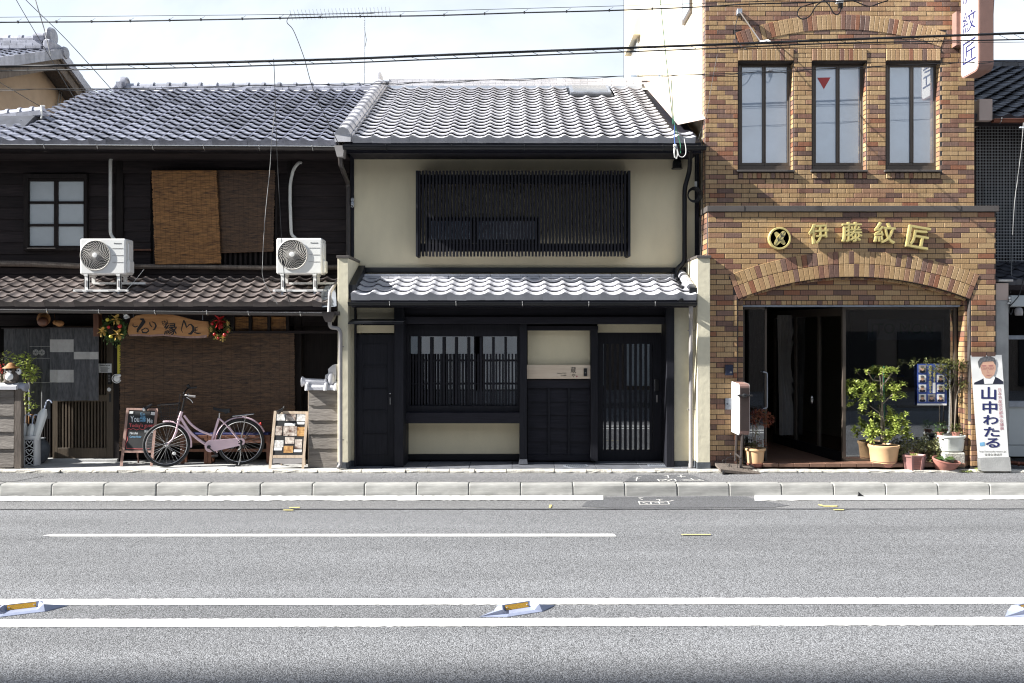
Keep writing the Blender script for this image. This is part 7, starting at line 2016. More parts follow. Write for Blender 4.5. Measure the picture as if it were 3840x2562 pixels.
# chain case, crank, pedals, gear hub, stand
b = MB(); poly = []
c1, c2 = zp(1215,1065), zp(1670,1000)
for i in range(11): a = math.radians(90+180*i/10); poly.append((c1.x+math.cos(a)*.075, c1.z+math.sin(a)*.085-.0))
for i in range(9): a = math.radians(-90+180*i/8); poly.append((c2.x+math.cos(a)*.05+.0, c2.z+math.sin(a)*.05))
b.prism(poly[::-1], -.052, -.030); b.build('chain_case', M['pink'], bk, **LK)
b = MB(); b.lathe([(.022,-.09),(.026,-.06),(.020,.06)], tuple(zp(1195,1075)), 14, axis='y'); b.build('bottom_bracket', M['plastic'], bk, smooth=40, **LK)
tb('crank', [zp(1195,1078)+Vector((0,-.085,0)), zp(1325,1185)+Vector((0,-.09,0))], .009, 'plastic'); tb('crank', [zp(1195,1075)+Vector((0,.085,0)), zp(1085,985)+Vector((0,.09,0))], .009, 'plastic')
b = MB(); c = zp(1300,1195)+Vector((0,-.12,0)); b.cbox(c.x-.045,c.x+.035,c.y-.045,c.y+.03,c.z-.012,c.z+.012,.004); b.build('pedal', M['plastic'], bk, **LK)
b = MB(); b.lathe([(.03,-.055),(.045,-.04),(.045,.04),(.02,.055)], tuple(RA), 16, axis='y'); b.build('gear_hub', M['plastic'], bk, smooth=40, **LK)
tb('derailleur', [RA+Vector((0,-.06,0)), zp(1680,1090)+Vector((0,-.06,0)), zp(1625,1130)+Vector((0,-.06,0))], [.012,.014,.018], 'plastic')
tb('kickstand', [RA+Vector((0,-.06,0)), zp(1665,1200)+Vector((0,-.07,0)), Vector((zp(1632,1395).x,-.11,.004))], .007, 'steel'); tb('kickstand', [RA+Vector((0,.06,0)), Vector((zp(1640,1395).x,.12,.004))], .007, 'steel')
tb('kickstand_foot', [Vector((zp(1600,1395).x,-.11,.006)), Vector((zp(1665,1395).x,-.11,.006))], .008, 'plastic')
# rack, saddle
rk = tb('rack', [zp(1540,628)+Vector((0,-.05,0)), zp(1850,595)+Vector((0,-.05,0))], .006, 'steel')
tb('rack_rail', [zp(1540,628)+Vector((0,.05,0)), zp(1850,595)+Vector((0,.05,0))], .006, 'plastic', rk); tb('rack_rail', [zp(1850,595)+Vector((0,-.05,0)), zp(1850,595)+Vector((0,.05,0))], .006, 'plastic', rk)
for o_ in (-.05,.05): tb('rack_stay', [zp(1735,608)+Vector((0,o_,0)), RA+Vector((0,o_,0))], .005, 'steel', rk)
tb('rack_stay', [zp(1450,690), zp(1540,628)], .005, 'plastic', rk)
b = MB(); v = []; n = 12
S0, S1 = zp(1250,512), zp(1500,535)
for i in range(n+1):
    t = i/n; p = S0.lerp(S1, t); w = .012+.075*max(0,(t-.25)/.75)**.9 if t > .25 else .012+.008*t; hz = -.012*math.sin(PI*t)
    for o_, dz in ((-1,-.03-.02*t),(-.75,.002),(0,.006),(.75,.002),(1,-.03-.02*t)): v.append((p.x, o_*w, p.z+hz+dz+.012))
b.add(v, [(i*5+j,i*5+j+1,i*5+j+6,i*5+j+5) for i in range(n) for j in range(4)] + [tuple(range(5)), tuple(n*5+4-j for j in range(5))]); b.build('saddle', M['plastic'], bk, smooth=60, **LK)
tb('seat_post', [zp(1335,665), zp(1345,585)], .012, 'chrome'); 
b = MB(); c = zp(1420,575); 
for o_ in (-.04,.04): b.tube([c+Vector((.02,o_,-.02)), c+Vector((.02,o_,.02))], .014, 8)
b.build('saddle_spring', M['plastic'], bk, **LK)
# stem, bars, bell, brakes
tb('stem', bend([ht0, zp(820,420), zp(845,335)], .06), .012, 'plastic')
B0 = zp(815,330)
tb('handlebar', bend([zp(825,385)+Vector((0,-.02,0)), zp(815,330)+Vector((0,-.10,0)), zp(880,300)+Vector((0,-.22,0)), zp(1025,325)+Vector((0,-.24,0))], .05), .011, 'chrome')
tb('handlebar', bend([zp(800,380)+Vector((0,.02,0)), zp(800,300)+Vector((0,.10,0)), zp(845,225)+Vector((0,.22,0)), zp(970,222)+Vector((0,.24,0))], .05), .011, 'plastic')
tb('grip', [zp(930,315)+Vector((0,-.235,0)), zp(1030,326)+Vector((0,-.242,0))], .016, 'gut_grey'); tb('grip', [zp(870,228)+Vector((0,.225,0)), zp(972,222)+Vector((0,.242,0))], .016, 'plastic')
tb('brake_lever', bend([zp(900,335)+Vector((0,-.23,0)), zp(960,370)+Vector((0,-.23,0)), zp(990,415)+Vector((0,-.23,0))], .04), .006, 'steel')
b = MB(); b.ball(zp(850,200)+Vector((0,.21,0)), .026); b.build('bell', M['plastic'], bk, smooth=60, **LK)
tb('brake_cable', bend([zp(800,325)+Vector((0,-.1,0)), zp(760,300), zp(755,420), zp(745,560)], .08), .003, 'cable'); tb('brake_cable', bend([zp(930,330)+Vector((0,-.22,0)), zp(900,260)+Vector((0,-.1,0)), zp(860,400), zp(800,560)], .08), .003, 'cable')
# basket of black wire
bs = MB(); q0, q1, q2, q3 = zp(455,460), zp(765,440), zp(725,690), zp(490,670)
def bw(u, v, o_): a = q0.lerp(q1,u); c = q3.lerp(q2,u); return a.lerp(c,v) + Vector((0,o_*(.12-.02*v),0))
for o_ in (-1,1):
    for k in range(9): bs.tube([bw(k/8,0,o_), bw(k/8,1,o_)], .0022, 4, cap=False)
    for k in range(5): bs.tube([bw(0,k/4,o_), bw(1,k/4,o_)], .0026 if k else .005, 4, cap=False)
for u in (0,1):
    for k in range(5): bs.tube([bw(u,k/4,-1), bw(u,k/4,1)], .0026 if k else .005, 4, cap=False)
    for k in range(1,5): bs.tube([bw(u,0,-1+k*.4), bw(u,1,-1+k*.4)], .0022, 4, cap=False)
for k in range(9): bs.tube([bw(k/8,1,-1), bw(k/8,1,1)], .0022, 4, cap=False)
bs.build('basket', M['plastic'], bk, **LK)
tb('basket_stay', [zp(560,690), FA+Vector((0,-.05,0))], .004, 'plastic'); tb('front_lamp', [zp(700,730)+Vector((-.03,0,0)), zp(730,720)], .022, 'plastic')

# ================================================================ things in front of the brick house
def pot(prof, c, mt, nm='pot', root=None, n=28): 
    b = MB(); b.lathe(prof, c, n); return b.build(nm, M[mt], root, smooth=40)
# big lime shrub
d = 10.86; sh = thing('potted_shrub', 'tall lime green shrub with leaf rosettes in a tan pot before the shop window', 'potted plant', P3(3316,1742,d))
c = (X(3316,d), Yd(d)+.02, HZ+.012); k_ = S(1,d)
pot([(46*k_,14*k_),(52*k_,66*k_),(56*k_,72*k_),(56*k_,80*k_),(52*k_,81*k_),(49*k_,74*k_)], c, 'pot_tan', 'pot', sh)
pot([(38*k_,0),(46*k_,20*k_),(48*k_,21*k_),(44*k_,14*k_),(30*k_,6*k_)], c, 'pot_red', 'saucer', sh)
b = MB(); b.lathe([(50*k_,75*k_),(0,77*k_)], c, 20); b.build('soil', M['soil'], sh)
b = MB(); sp_ = lambda x_, y_, o=0: Vector((X(3160+x_/2.133,d), Yd(d)+.02+o, Z(1360+y_/2.133,d)))
for pts in ([(312,640),(308,500),(310,420),(305,340)],[(322,640),(325,520),(318,430),(300,360)],[(330,640),(335,500),(322,380),(318,70)],[(316,640),(318,480),(290,400),(215,345)],[(320,640),(318,420),(310,300),(308,100)],[(326,640),(350,610),(420,580)],[(305,440),(270,420),(240,400)],[(310,150),(250,140),(200,80)],[(322,330),(400,260),(450,230)],[(318,200),(360,130),(400,80)],[(318,470),(380,450),(440,430)]):
    b.tube([sp_(x_,y_,R.uniform(-.03,.03)) for x_, y_ in pts], [.009,.008,.007,.004][:len(pts)], 6)
b.build('stems', M['bark'], sh, smooth=50, kind='stuff')
b = MB(); b.tube([sp_(338,640), sp_(334,28)], .005, 6); b.build('support_cane', M['cable_green'], sh)
b = MB()
def ros(px, py, n=9, rr=.03, L_=.075): rosette(b, sp_(px,py,R.uniform(-.07,.07)), (R.uniform(-.6,.6),-.5+R.uniform(-.3,.3),.7), n, L_*.9, .030, 1.0)
for (cx_, cy_, rx_, ry_, n_) in ((170,190,75,30,10),(90,225,55,20,5),(150,260,60,40,9),(160,330,45,50,8),(215,240,40,60,8),(400,70,50,35,8),(350,110,40,45,7),(300,80,30,20,3),(390,190,60,40,9),(460,200,45,40,8),(470,270,40,35,6),(420,270,40,30,6),
                                 (370,370,20,15,2),(290,280,30,30,4),(420,450,60,50,12),(470,450,60,50,10),(400,520,60,50,12),(480,540,60,45,10),(520,560,40,40,6),(400,590,60,40,9),(340,600,30,40,5),(225,510,40,30,6),(200,560,35,30,6),(260,560,35,35,6),(220,620,20,15,2),(250,440,25,25,3),(510,600,25,25,3),(200,75,8,8,1)):
    for i in range(n_):
        a, q = R.uniform(0,6.28), math.sqrt(R.random()); ros(cx_+math.cos(a)*q*rx_, cy_+math.sin(a)*q*ry_)
b.build('foliage', M['leaf_lime'], sh, att=True, kind='stuff')
# nandina
d = 10.84; nd = thing('potted_nandina', 'red leaved nandina in a tan pot with a red saucer behind the swivel sign', 'potted plant', P3(2831,1740,d))
c = (X(2831,d), Yd(d)+.02, HZ+.012); k_ = S(1,d)
pot([(32*k_,12*k_),(36*k_,58*k_),(41*k_,62*k_),(41*k_,69*k_),(37*k_,70*k_),(34*k_,62*k_)], c, 'pot_tan', 'pot', nd); pot([(30*k_,0),(37*k_,14*k_),(38*k_,15*k_),(34*k_,10*k_),(20*k_,4*k_)], c, 'pot_red', 'saucer', nd)
b = MB(); b.lathe([(35*k_,64*k_),(0,66*k_)], c, 20); b.build('soil', M['soil'], nd)
b = MB(); np_ = lambda x_, y_, o=0: Vector((X(2640+x_/2.24,d), Yd(d)+.02+o, Z(1120+y_/2.24,d)))
for pts in ([(425,1240),(432,1150),(440,1080),(450,960)],[(432,1240),(440,1140),(470,1020),(510,970)],[(420,1240),(412,1100),(410,1000)]): b.tube([np_(x_,y_) for x_, y_ in pts], .005, 5)
b.build('stems', M['bark'], nd, kind='stuff')
b = MB()
for (x_, y_, rx_, ry_, n_) in ((470,970,.10,.05,110),(540,1000,.06,.06,80),(425,1000,.05,.08,60),(520,1050,.05,.05,50),(410,1040,.03,.05,24)): scatter(b, np_(x_,y_,-.03), (rx_,.06,ry_), n_, .055, .022)
b.build('red_foliage', M['leaf_red'], nd, att=True, kind='stuff')
b = MB()
for (x_, y_, rx_, ry_, n_) in ((440,1100,.04,.10,44),(440,1225,.09,.03,70),(400,1235,.06,.025,16),(500,960,.06,.04,14)): scatter(b, np_(x_,y_), (rx_,.06,ry_), n_, .035, .018)
b.build('green_foliage', M['leaf_olive'], nd, att=True, kind='stuff')
b = MB()
for (x_, y_, rx_, ry_, n_) in ((480,1210,.09,.04,50),(530,1240,.04,.04,20)): scatter(b, np_(x_,y_), (rx_,.06,ry_), n_, .035, .016)
b.build('low_red_foliage', M['leaf_red'], nd, att=True, kind='stuff')
# swivel sign
ss = thing('swivel_sign', 'white faced swivel sign on a brown post with scrollwork and a castored wedge base', 'sign', P3(2770,1765,10.66))
d = 10.66; sp = lambda x_, y_, dd_=0: P3(2640+x_/2.24, 1120+y_/2.24, d+dd_)
# the cabinet is seen nearly edge on: its white face looks left, its rim faces the street
yaw = Vector((.62,-.78,0)).normalized()
xa, xb = X(2744,d), X(2822,d)
cz0, cz1 = Z(1632,d), Z(1441,d)
cab = MB(); A0 = Vector((X(2752,d)-.03,Yd(d)+.24,0)); A1 = Vector((X(2773,d),Yd(d)-.02,0)); tt = Vector((X(2822,d)-X(2775,d), .02, 0))
n_ = [(0,.04),(.05,0),(.95,0),(1,.04),(1,.96),(.95,1),(.05,1),(0,.96)]
v = []
for off in (0,1):
    for u, w in n_: q = A0.lerp(A1,u) + tt*off*.8; v.append((q.x, q.y, cz0+(cz1-cz0)*w + (.05*(1-u) - .03*0)))
cab.add(v, [tuple(range(8)), tuple(range(15,7,-1))] + [(i,i+8,(i+1)%8+8,(i+1)%8) for i in range(8)])
cb_ = cab.build('cabinet', M['sign_brown'], ss)
for off, lab in ((-.06,0),(.86,1)):
    f = MB(); v = []
    for o2 in (0,.07):
        for u, w in n_: q = A0.lerp(A1,u) + tt*(off*.8*1.08+o2); v.append((q.x, q.y, cz0+(cz1-cz0)*w + .05*(1-u)))
    f.add(v, [tuple(range(8)), tuple(range(15,7,-1))] + [(i,i+8,(i+1)%8+8,(i+1)%8) for i in range(8)]); f.build('face', M['sign_white'], cb_)
f = MB()
for k in range(9):
    q = A1 + tt*.8*(k+.6)/9.6; f.box(q.x-.003, q.x+.003, q.y-.006, q.y+.002, cz0+.06, cz1-.05)
f.build('rim_rib', M['gut_brown'], cb_)
f = MB(); q = A1 + tt*.35; c = (q.x, q.y-.02, Z(1483,d)); f.lathe([(.03,.02),(.03,-.012),(.02,-.02),(.0,-.02)], c, 14, axis='y'); f.cbox(c[0]-.10,c[0]+.12,c[1]-.004,c[1]+.018,c[2]-.012,c[2]+.012,.01); f.build('swivel_knob', M['plastic'], cb_, smooth=40)
f = MB(); f.tube([sp(275,1140,.08), sp(262,1365,.08)], .017, 6); f.build('post', M['gut_brown'], ss)
f = MB(); f.tube([sp(322,1140), sp(306,1430)], .018, 6); f.build('post', M['gut_brown'], ss)
f = MB(); f.tube([sp(262,1300,.06), sp(310,1340,-.01)], .014, 6); f.build('brace', M['gut_brown'], ss)
zs = Z(1753,10.62)
base = MB(); q = [P3(2678,1733,10.78),P3(2822,1746,10.78),P3(2853,1778,10.56),P3(2703,1760,10.52)]
dn = .035
v = [(a[0],a[1],a[2]) for a in q] + [(a[0],a[1],a[2]-dn) for a in q]
base.add(v, [(3,2,1,0),(4,5,6,7),(0,1,5,4),(1,2,6,5),(2,3,7,6),(3,0,4,7)]); base.build('wedge_base', M['wood_post'], ss)
base = MB()
for a in (q[0],q[3]): base.lathe([(.018,-.012),(.026,-.008),(.026,.008),(.018,.012)], (a[0]+.03, a[1]-.0, PZ+.028), 12, axis='x'); base.tube([(a[0]+.03,a[1],PZ+.03),(a[0]+.03,a[1],a[2]-.02)], .01, 6)
base.build('castor', M['plastic'], ss, smooth=40)
sc = MB()
for (x_, y_, r_, a0, a1, dd_) in ((435,1382,36,150,390,-.02),(375,1420,24,0,360,-.02),(702,1447,26,0,360,-.02),(620,1420,60,180,395,-.02),(470,1415,55,150,400,-.02)):
    cx_, cy_ = 2640+x_/3.917, 1640+(y_)/3.917
    cx_, cy_ = 2640+x_/3.917, 1640+(y_-0)/3.917*1 - 0
    pass
for (x_, y_, r_, a0, a1, dd_) in ((435,415,62,150,390,-.02),(378,432,27,0,360,-.02),(703,445,27,0,360,-.02),(622,420,60,180,395,-.02),(370,345,50,20,200,.05),(298,355,26,0,360,.05),(412,260,26,90,330,.05),(490,335,30,0,300,.05),(600,345,28,0,360,.05)):
    cx_, cy_ = 2640+x_/3.917, 1640+y_/3.917; dd2 = d+dd_
    sc.tube([(X(cx_,dd2)+math.cos(math.radians(a))*S(r_/3.917,dd2), Yd(dd2), Z(cy_,dd2)+math.sin(math.radians(a))*S(r_/3.917,dd2)) for a in [a0+(a1-a0)*i/18 for i in range(19)]], .004, 5)
sc.build('scrollwork', M['plastic'], ss, smooth=60, kind='stuff')
# intercom and letter slot on the brick pillar
ic2 = thing('wall_intercom', 'dark intercom box on the left brick pillar of the shop', 'intercom', P3(2735,1408,BL)); bx('case', M['navy'], ic2, 2721, 1369, 2750, 1408, BL-.04, BL+.01, .005)
b = MB(); b.lathe([(S(4,BL),0),(S(3.5,BL),-.006),(0,-.006)], P3(2741,1397,BL-.041), 12, axis='y'); b.build('button', M['steel'], ic2)
ls = thing('letter_plate', 'brushed steel plate with a keyhole on the left brick pillar below the intercom', 'plate', P3(2732,1535,BL)); bx('plate', M['galv'], ls, 2720, 1494, 2745, 1536, BL-.012, BL+.01, .003)
b = MB(); b.lathe([(S(3,BL),0),(S(2.5,BL),-.006),(0,-.006)], P3(2728,1515,BL-.013), 12, axis='y'); b.build('lock', M['chrome'], ls)
# planters on the right
d = 10.72; hx = thing('hexagonal_planter', 'empty looking hexagonal plum plastic planter on little feet at the shop kerb', 'planter', P3(3432,1768,d))
c = (X(3432,d), Yd(d)+.03, PZ)
b = MB(); n = 6; rings = [(.115,.035),(.145,.21),(.162,.212),(.165,.235),(.150,.237),(.135,.20)]
v = [(c[0]+r_*math.cos(PI/6*0+2*PI*j/n), c[1]+.75*r_*math.sin(2*PI*j/n), c[2]+z_) for r_, z_ in rings for j in range(n)]
b.add(v, [(i*n+j,i*n+(j+1)%n,(i+1)*n+(j+1)%n,(i+1)*n+j) for i in range(5) for j in range(n)] + [tuple(range(n-1,-1,-1)), tuple(5*n+j for j in range(n))]); b.build('tub', M['pot_plum'], hx)
for j in range(6):
    a = 2*PI*j/6; b = MB(); b.tube([(c[0]+.112*math.cos(a),c[1]+.084*math.sin(a),c[2]),(c[0]+.146*math.cos(a),c[1]+.11*math.sin(a),c[2]+.21)], [.016,.020], 4); b.build('leg', M['pot_plum'], hx)
b = MB(); 
for k in range(5):
    z_ = .05+.032*k; rr = .115+.03*(z_-.035)/.175
    p0 = (c[0]-rr*.5, c[1]-.75*rr*.866-.004, c[2]+z_); b.box(c[0]-rr*.42, c[0]+rr*.42, p0[1], p0[1]+.01, p0[2], p0[2]+.026)
b.build('slat', M['pot_red'], hx)
b = MB(); scatter(b, (c[0]-.01,c[1],c[2]+.225), (.06,.05,.018), 90, .03, .012); b.build('sprouts', M['leaf_lime'], hx, att=True, kind='stuff')
bw_ = thing('bowl_planter', 'oval red plastic bowl planter with broad green leaves tilted beside the hexagonal planter', 'planter', P3(3540,1765,10.72))
c = (X(3540,10.74), Yd(10.74)+.02, PZ); tl = Matrix.Translation(c) @ Matrix.Rotation(math.radians(9),4,'Y') @ Matrix.Rotation(math.radians(12),4,'X') @ Matrix.Diagonal((1.2,.85,1,1))
b = MB(); b.lathe([(.07,.0),(.10,.02),(.135,.10),(.152,.155),(.160,.158),(.160,.175),(.148,.175),(.13,.13)], (0,0,0), 28); b.xform(tl); b.build('bowl', M['pot_red'], bw_, smooth=40)
b = MB(); b.lathe([(.138,.14),(0,.15)], (0,0,0), 20); b.xform(tl); b.build('soil', M['soil'], bw_)
for i in range(11):
    b = MB(); a = 2.4*i; q = Vector(c)+Vector((.02+.03*math.cos(a),.02*math.sin(a),.155)); leaf(b, q, (math.cos(a)*.9,math.sin(a)*.7-.2,.55), R.uniform(.09,.13), .065, droop=.35); b.build('leaf', M['leaf_deep'], bw_, smooth=60)
b = MB(); scatter(b, (c[0]+.12,c[1],c[2]+.17), (.04,.03,.04), 16, .03, .014); b.build('weeds', M['leaf_lime'], bw_, att=True, kind='stuff')
# white planter on a stone, with small pots
wp = thing('white_planter', 'white plastic planter set on a stone block by the shop jamb', 'planter', P3(3571,1700,10.84))
d = 10.84; c = (X(3571,d), Yd(d)+.06, Z(1694,d)); k_ = S(1,d)
b = MB(); v = []; n = 24
for r_, z_ in ((36,0),(42,4),(47,52),(51,55),(51,60),(48,61),(44,50)):
    for j in range(n):
        a = 2*PI*j/n; ca, sa = math.cos(a), math.sin(a); q = (abs(ca)**4+abs(sa)**4)**(-.25); v.append((c[0]+r_*k_*ca*q, c[1]+.16*(r_/47)*sa*q*.8, c[2]+z_*k_))
b.add(v, [(i*n+j,i*n+(j+1)%n,(i+1)*n+(j+1)%n,(i+1)*n+j) for i in range(6) for j in range(n)] + [tuple(range(n-1,-1,-1)), tuple(6*n+j for j in range(n))]); b.build('tub', M['pot_white'], wp, smooth=40)
b = MB(); b.cbox(c[0]-40*k_, c[0]+42*k_, c[1]-.12, c[1]+.12, HZ-.01, c[2], .02); b.build('stone_block', M['stone'], None, label='rough grey stone block under the white planter', cat='stone block')
b = MB(); b.box(c[0]-44*k_, c[0]+44*k_, c[1]-.11, c[1]+.11, c[2]+46*k_, c[2]+49*k_); b.build('soil', M['soil'], wp)
for (px, py, r_, lab) in ((3531,1629,12,'small pink plastic pot at the shop window end of the white planter'),(3590,1628,14,'small red plastic pot in the middle of the white planter')):
    t = thing('small_pot', lab, 'flower pot', P3(px,py,d)); cc = (X(px,d), Yd(d)+.05, c[2]+49*k_)
    pot([(r_*.75*k_,0),(r_*k_,18*k_),(r_*1.15*k_,19*k_),(r_*1.15*k_,23*k_),(r_*k_,23*k_)], cc, 'pot_red', 'pot', t, 18)
    b = MB(); scatter(b, (cc[0],cc[1],cc[2]+34*k_), (.09,.07,.09), 110, .035, .018); b.build('foliage', M['leaf_olive'] if r_ > 12 else M['leaf_deep'], t, att=True, kind='stuff')
tr = thing('potted_tree', 'slender small tree with drooping olive leaves rising from the white planter', 'tree', P3(3582,1640,d))
tp_ = lambda x_, y_, o=0: Vector((X(3100+x_/2.24,d), Yd(d)+.06+o, Z(1120+y_/2.24,d)))
b = MB()
for pts in ([(1062,1150),(1066,950),(1060,760),(1040,690),(1010,640)],[(1090,1140),(1100,950),(1110,820),(1140,730),(1150,640)],[(1066,800),(1090,700),(1090,600)],[(1010,640),(950,620),(880,590)],[(1060,760),(1000,760)],[(1110,820),(1180,720)],[(1060,700),(1110,600)]): b.tube([tp_(x_,y_) for x_, y_ in pts], .007 if len(pts) > 3 else .004, 6)
b.build('trunk', M['bark'], tr, smooth=50)
b = MB()
for (x_, y_, rx_, rz_, n_) in ((980,590,.12,.07,110),(1080,560,.13,.08,120),(1160,560,.09,.07,80),(1050,650,.10,.05,50),(1010,740,.07,.04,40),(1160,720,.09,.05,60),(900,590,.10,.04,40),(850,530,.05,.03,16),(740,545,.06,.05,26),(1000,540,.06,.05,40)): scatter(b, tp_(x_,y_), (rx_,.08,rz_), n_, .055, .020, .3)
b.build('crown', M['leaf_olive'], tr, att=True, kind='stuff')
iv = thing('variegated_ground_plant', 'mound of cream edged variegated leaves growing along the foot of the shop window', 'shrub', P3(3440,1720,10.9))
b = MB(); ip = lambda x_, y_, o=0: Vector((X(3100+x_/2.24,10.88), Yd(10.88)+o, Z(1120+y_/2.24,10.88)))
for (x_, y_, rx_, rz_, n_) in ((680,1250,.10,.07,120),(760,1240,.11,.08,130),(850,1240,.11,.08,130),(920,1230,.10,.08,110),(640,1300,.08,.10,90),(610,1370,.08,.10,90),(900,1300,.12,.06,90),(980,1270,.06,.05,50),(860,1370,.06,.08,60),(560,1410,.08,.02,30),(1000,1300,.05,.05,30)): scatter(b, ip(x_,y_,.02), (rx_,.06,rz_), n_, .04, .028)
b.build('foliage', M['leaf_var'], iv, att=True, kind='stuff')
b = MB(); [b.tube([ip(x_,1420), ip(x_+R.uniform(-20,20),1250)], .004, 5) for x_ in (620,690,760,840,920)]; b.build('stems', M['bark'], iv, kind='stuff')
ms = MB(); scatter(ms, P3(3620,1767,10.66), (.09,.03,.006), 120, .02, .012); scatter(ms, P3(3680,1762,10.68), (.10,.03,.02), 150, .03, .010); scatter(ms, P3(2700,1770,10.66), (.05,.02,.006), 30, .02, .01)
ms.build('weeds', M['leaf_lime'], None, att=True, label='low yellow green weeds in the crack at the foot of the campaign board', cat='weeds', kind='stuff')
# campaign board
cbd = thing('campaign_board', 'tall white election campaign board with a portrait and navy lettering in a concrete foot', 'sign', P3(3720,1768,10.64))
Pb = Lean(10.66, PZ, .09)
Pq = lambda x_, y_, o=0.0: Pb(3100+x_/2.24, 1120+y_/2.24, o)
b = MB(); pslab(b, Pq, [(1207,478),(1470,473),(1530,1337),(1268,1337)], 0, .02); bo = b.build('panel', M['paper'], cbd)
b = MB(); pslab(b, Pq, [(1284,1335),(1540,1330),(1552,1450),(1300,1450)], -.05, .06); b.build('concrete_foot', M['concrete'], cbd)
b = MB(); pslab(b, Pq, [(1264,1342),(1306,1342),(1312,1445),(1270,1440)], -.02, .08); b.build('foot_return', M['concrete'], cbd)
b = MB(); pslab(b, Pq, [(1235,720),(1242,705),(1300,680),(1345,655),(1400,650),(1440,668),(1482,695),(1483,717)], -.003, -.001); b.build('portrait_suit', M['suit'], bo)
b = MB(); pslab(b, Pq, [(1318,672),(1345,640),(1400,640),(1415,665),(1395,715),(1325,717)], -.005, -.004); b.build('portrait_collar', M['paper'], bo)
b = MB(); pslab(b, Pq, [(1286,560),(1290,520),(1330,500),(1390,500),(1418,525),(1422,590),(1408,640),(1370,672),(1335,668),(1305,630)], -.007, -.006); b.build('portrait_face', M['skin'], bo)
b = MB(); pslab(b, Pq, [(1276,570),(1270,530),(1290,500),(1330,487),(1380,485),(1412,500),(1424,535),(1422,565),(1408,545),(1398,525),(1350,528),(1310,532),(1292,560),(1286,590)], -.009, -.008); b.build('portrait_hair', M['hair'], bo)
b = MB()
for cx_ in (1322,1380): pstroke(b, Pq, [(cx_+24*math.cos(a),583+13*math.sin(a)) for a in [2*PI*i/12 for i in range(13)]], 2.0, -.010); pstroke(b, Pq, [(cx_-10,584),(cx_+10,583)], 4, -.010); pstroke(b, Pq, [(cx_-20,562),(cx_+18,560)], 4, -.010)
pstroke(b, Pq, [(1346,582),(1356,581)], 2, -.010); pstroke(b, Pq, [(1340,642),(1360,646),(1385,641)], 3.5, -.010); pstroke(b, Pq, [(1352,600),(1348,620),(1362,623)], 2.2, -.010); b.build('portrait_features', M['ink_red'], bo)
b = MB()
for ch, x0_, y0, x1_, y1 in (('山',1298,742,1424,850),('中',1308,862,1434,966),('わ',1312,978,1442,1058),('た',1320,1078,1452,1160),('る',1332,1172,1454,1252)): pglyph(b, Pq, ch, x0_, y0, x1_, y1, -.003, BOLD)
b.build('name_lettering', M['ink_navy'], bo)
b = MB(); pglyph(b, Pq, '日\n本\n共\n産\n党\n京\n都\n市\n会\n議\n員', 1455,755,1490,1105, -.003, 0.0, -22); b.build('side_lettering', M['ink_red'], bo)
b = MB(); pglyph(b, Pq, 'http://yamanaka-wataru.jp/', 1284,1276,1510,1296, -.003); pglyph(b, Pq, '後援会連絡所', 1326,1300,1474,1324, -.003); b.build('small_print', M['ink'], bo)
b = MB(); pslab(b, Pq, [(1285,1210),(1325,1205),(1328,1235),(1288,1238)], -.003, -.001); b.build('logo_patch', M['chalk_blue'], bo)
# window poster
po = thing('window_poster', 'blue poster of portrait photographs with yellow lettering pasted on the shop window', 'poster', P3(3494,1520,11.0))
dp = 11.005; pp = lambda x_, y_: (3100+x_/2.24, 1120+y_/2.24)
def prect(x0_, y0, x1_, y1, d0, mt, nm, par):
    a = pp(x0_,y0); c = pp(x1_,y1); return bx(nm, M[mt], par, a[0], a[1], c[0], c[1], d0, d0+.002, 0)
sheet_ = prect(760,548,1008,897,dp,'poster_blue','sheet',po); prect(760,882,1008,897,dp-.003,'paper','margin',po)
for (x_, y_) in ((805,590),(805,672),(805,754),(805,834),(882,834),(958,590),(958,672),(958,754),(958,834)):
    prect(x_-31,y_-32,x_+31,y_+30,dp-.003,'paper' if (x_+y_) % 3 else 'gut_grey','portrait',sheet_)
    for cx_, cy_, rx_, ry_, mt, o_ in ((x_,y_+22,26,12,'suit',-.006),(x_,y_-2,15,19,'skin',-.009),(x_,y_-15,16,9,'hair',-.012)):
        b = MB(); a = pp(cx_,cy_); b.prism([(X(a[0],dp+o_)+S(rx_/2.24,dp)*math.cos(q), Z(a[1],dp+o_)+S(ry_/2.24,dp)*math.sin(q)) for q in [2*PI*i/12 for i in range(12)]][::-1], Yd(dp+o_), Yd(dp+o_)+.002); b.build('portrait_shape', M[mt], sheet_)
b = MB(); a, c_ = pp(856,560), pp(882,792); b.glyph('憲\n法\nを\n守\nり\n生\nか\nそ\nう', X(a[0],dp), X(c_[0],dp), Z(c_[1],dp), Z(a[1],dp), Yd(dp)-.006, .002); a, c_ = pp(892,600), pp(914,700); b.glyph('予\n定\nで\nす', X(a[0],dp), X(c_[0],dp), Z(c_[1],dp), Z(a[1],dp), Yd(dp)-.006, .002); b.build('lettering', M['poster_yellow'], sheet_)
prect(892,706,914,795,dp-.003,'paper','caption',sheet_)
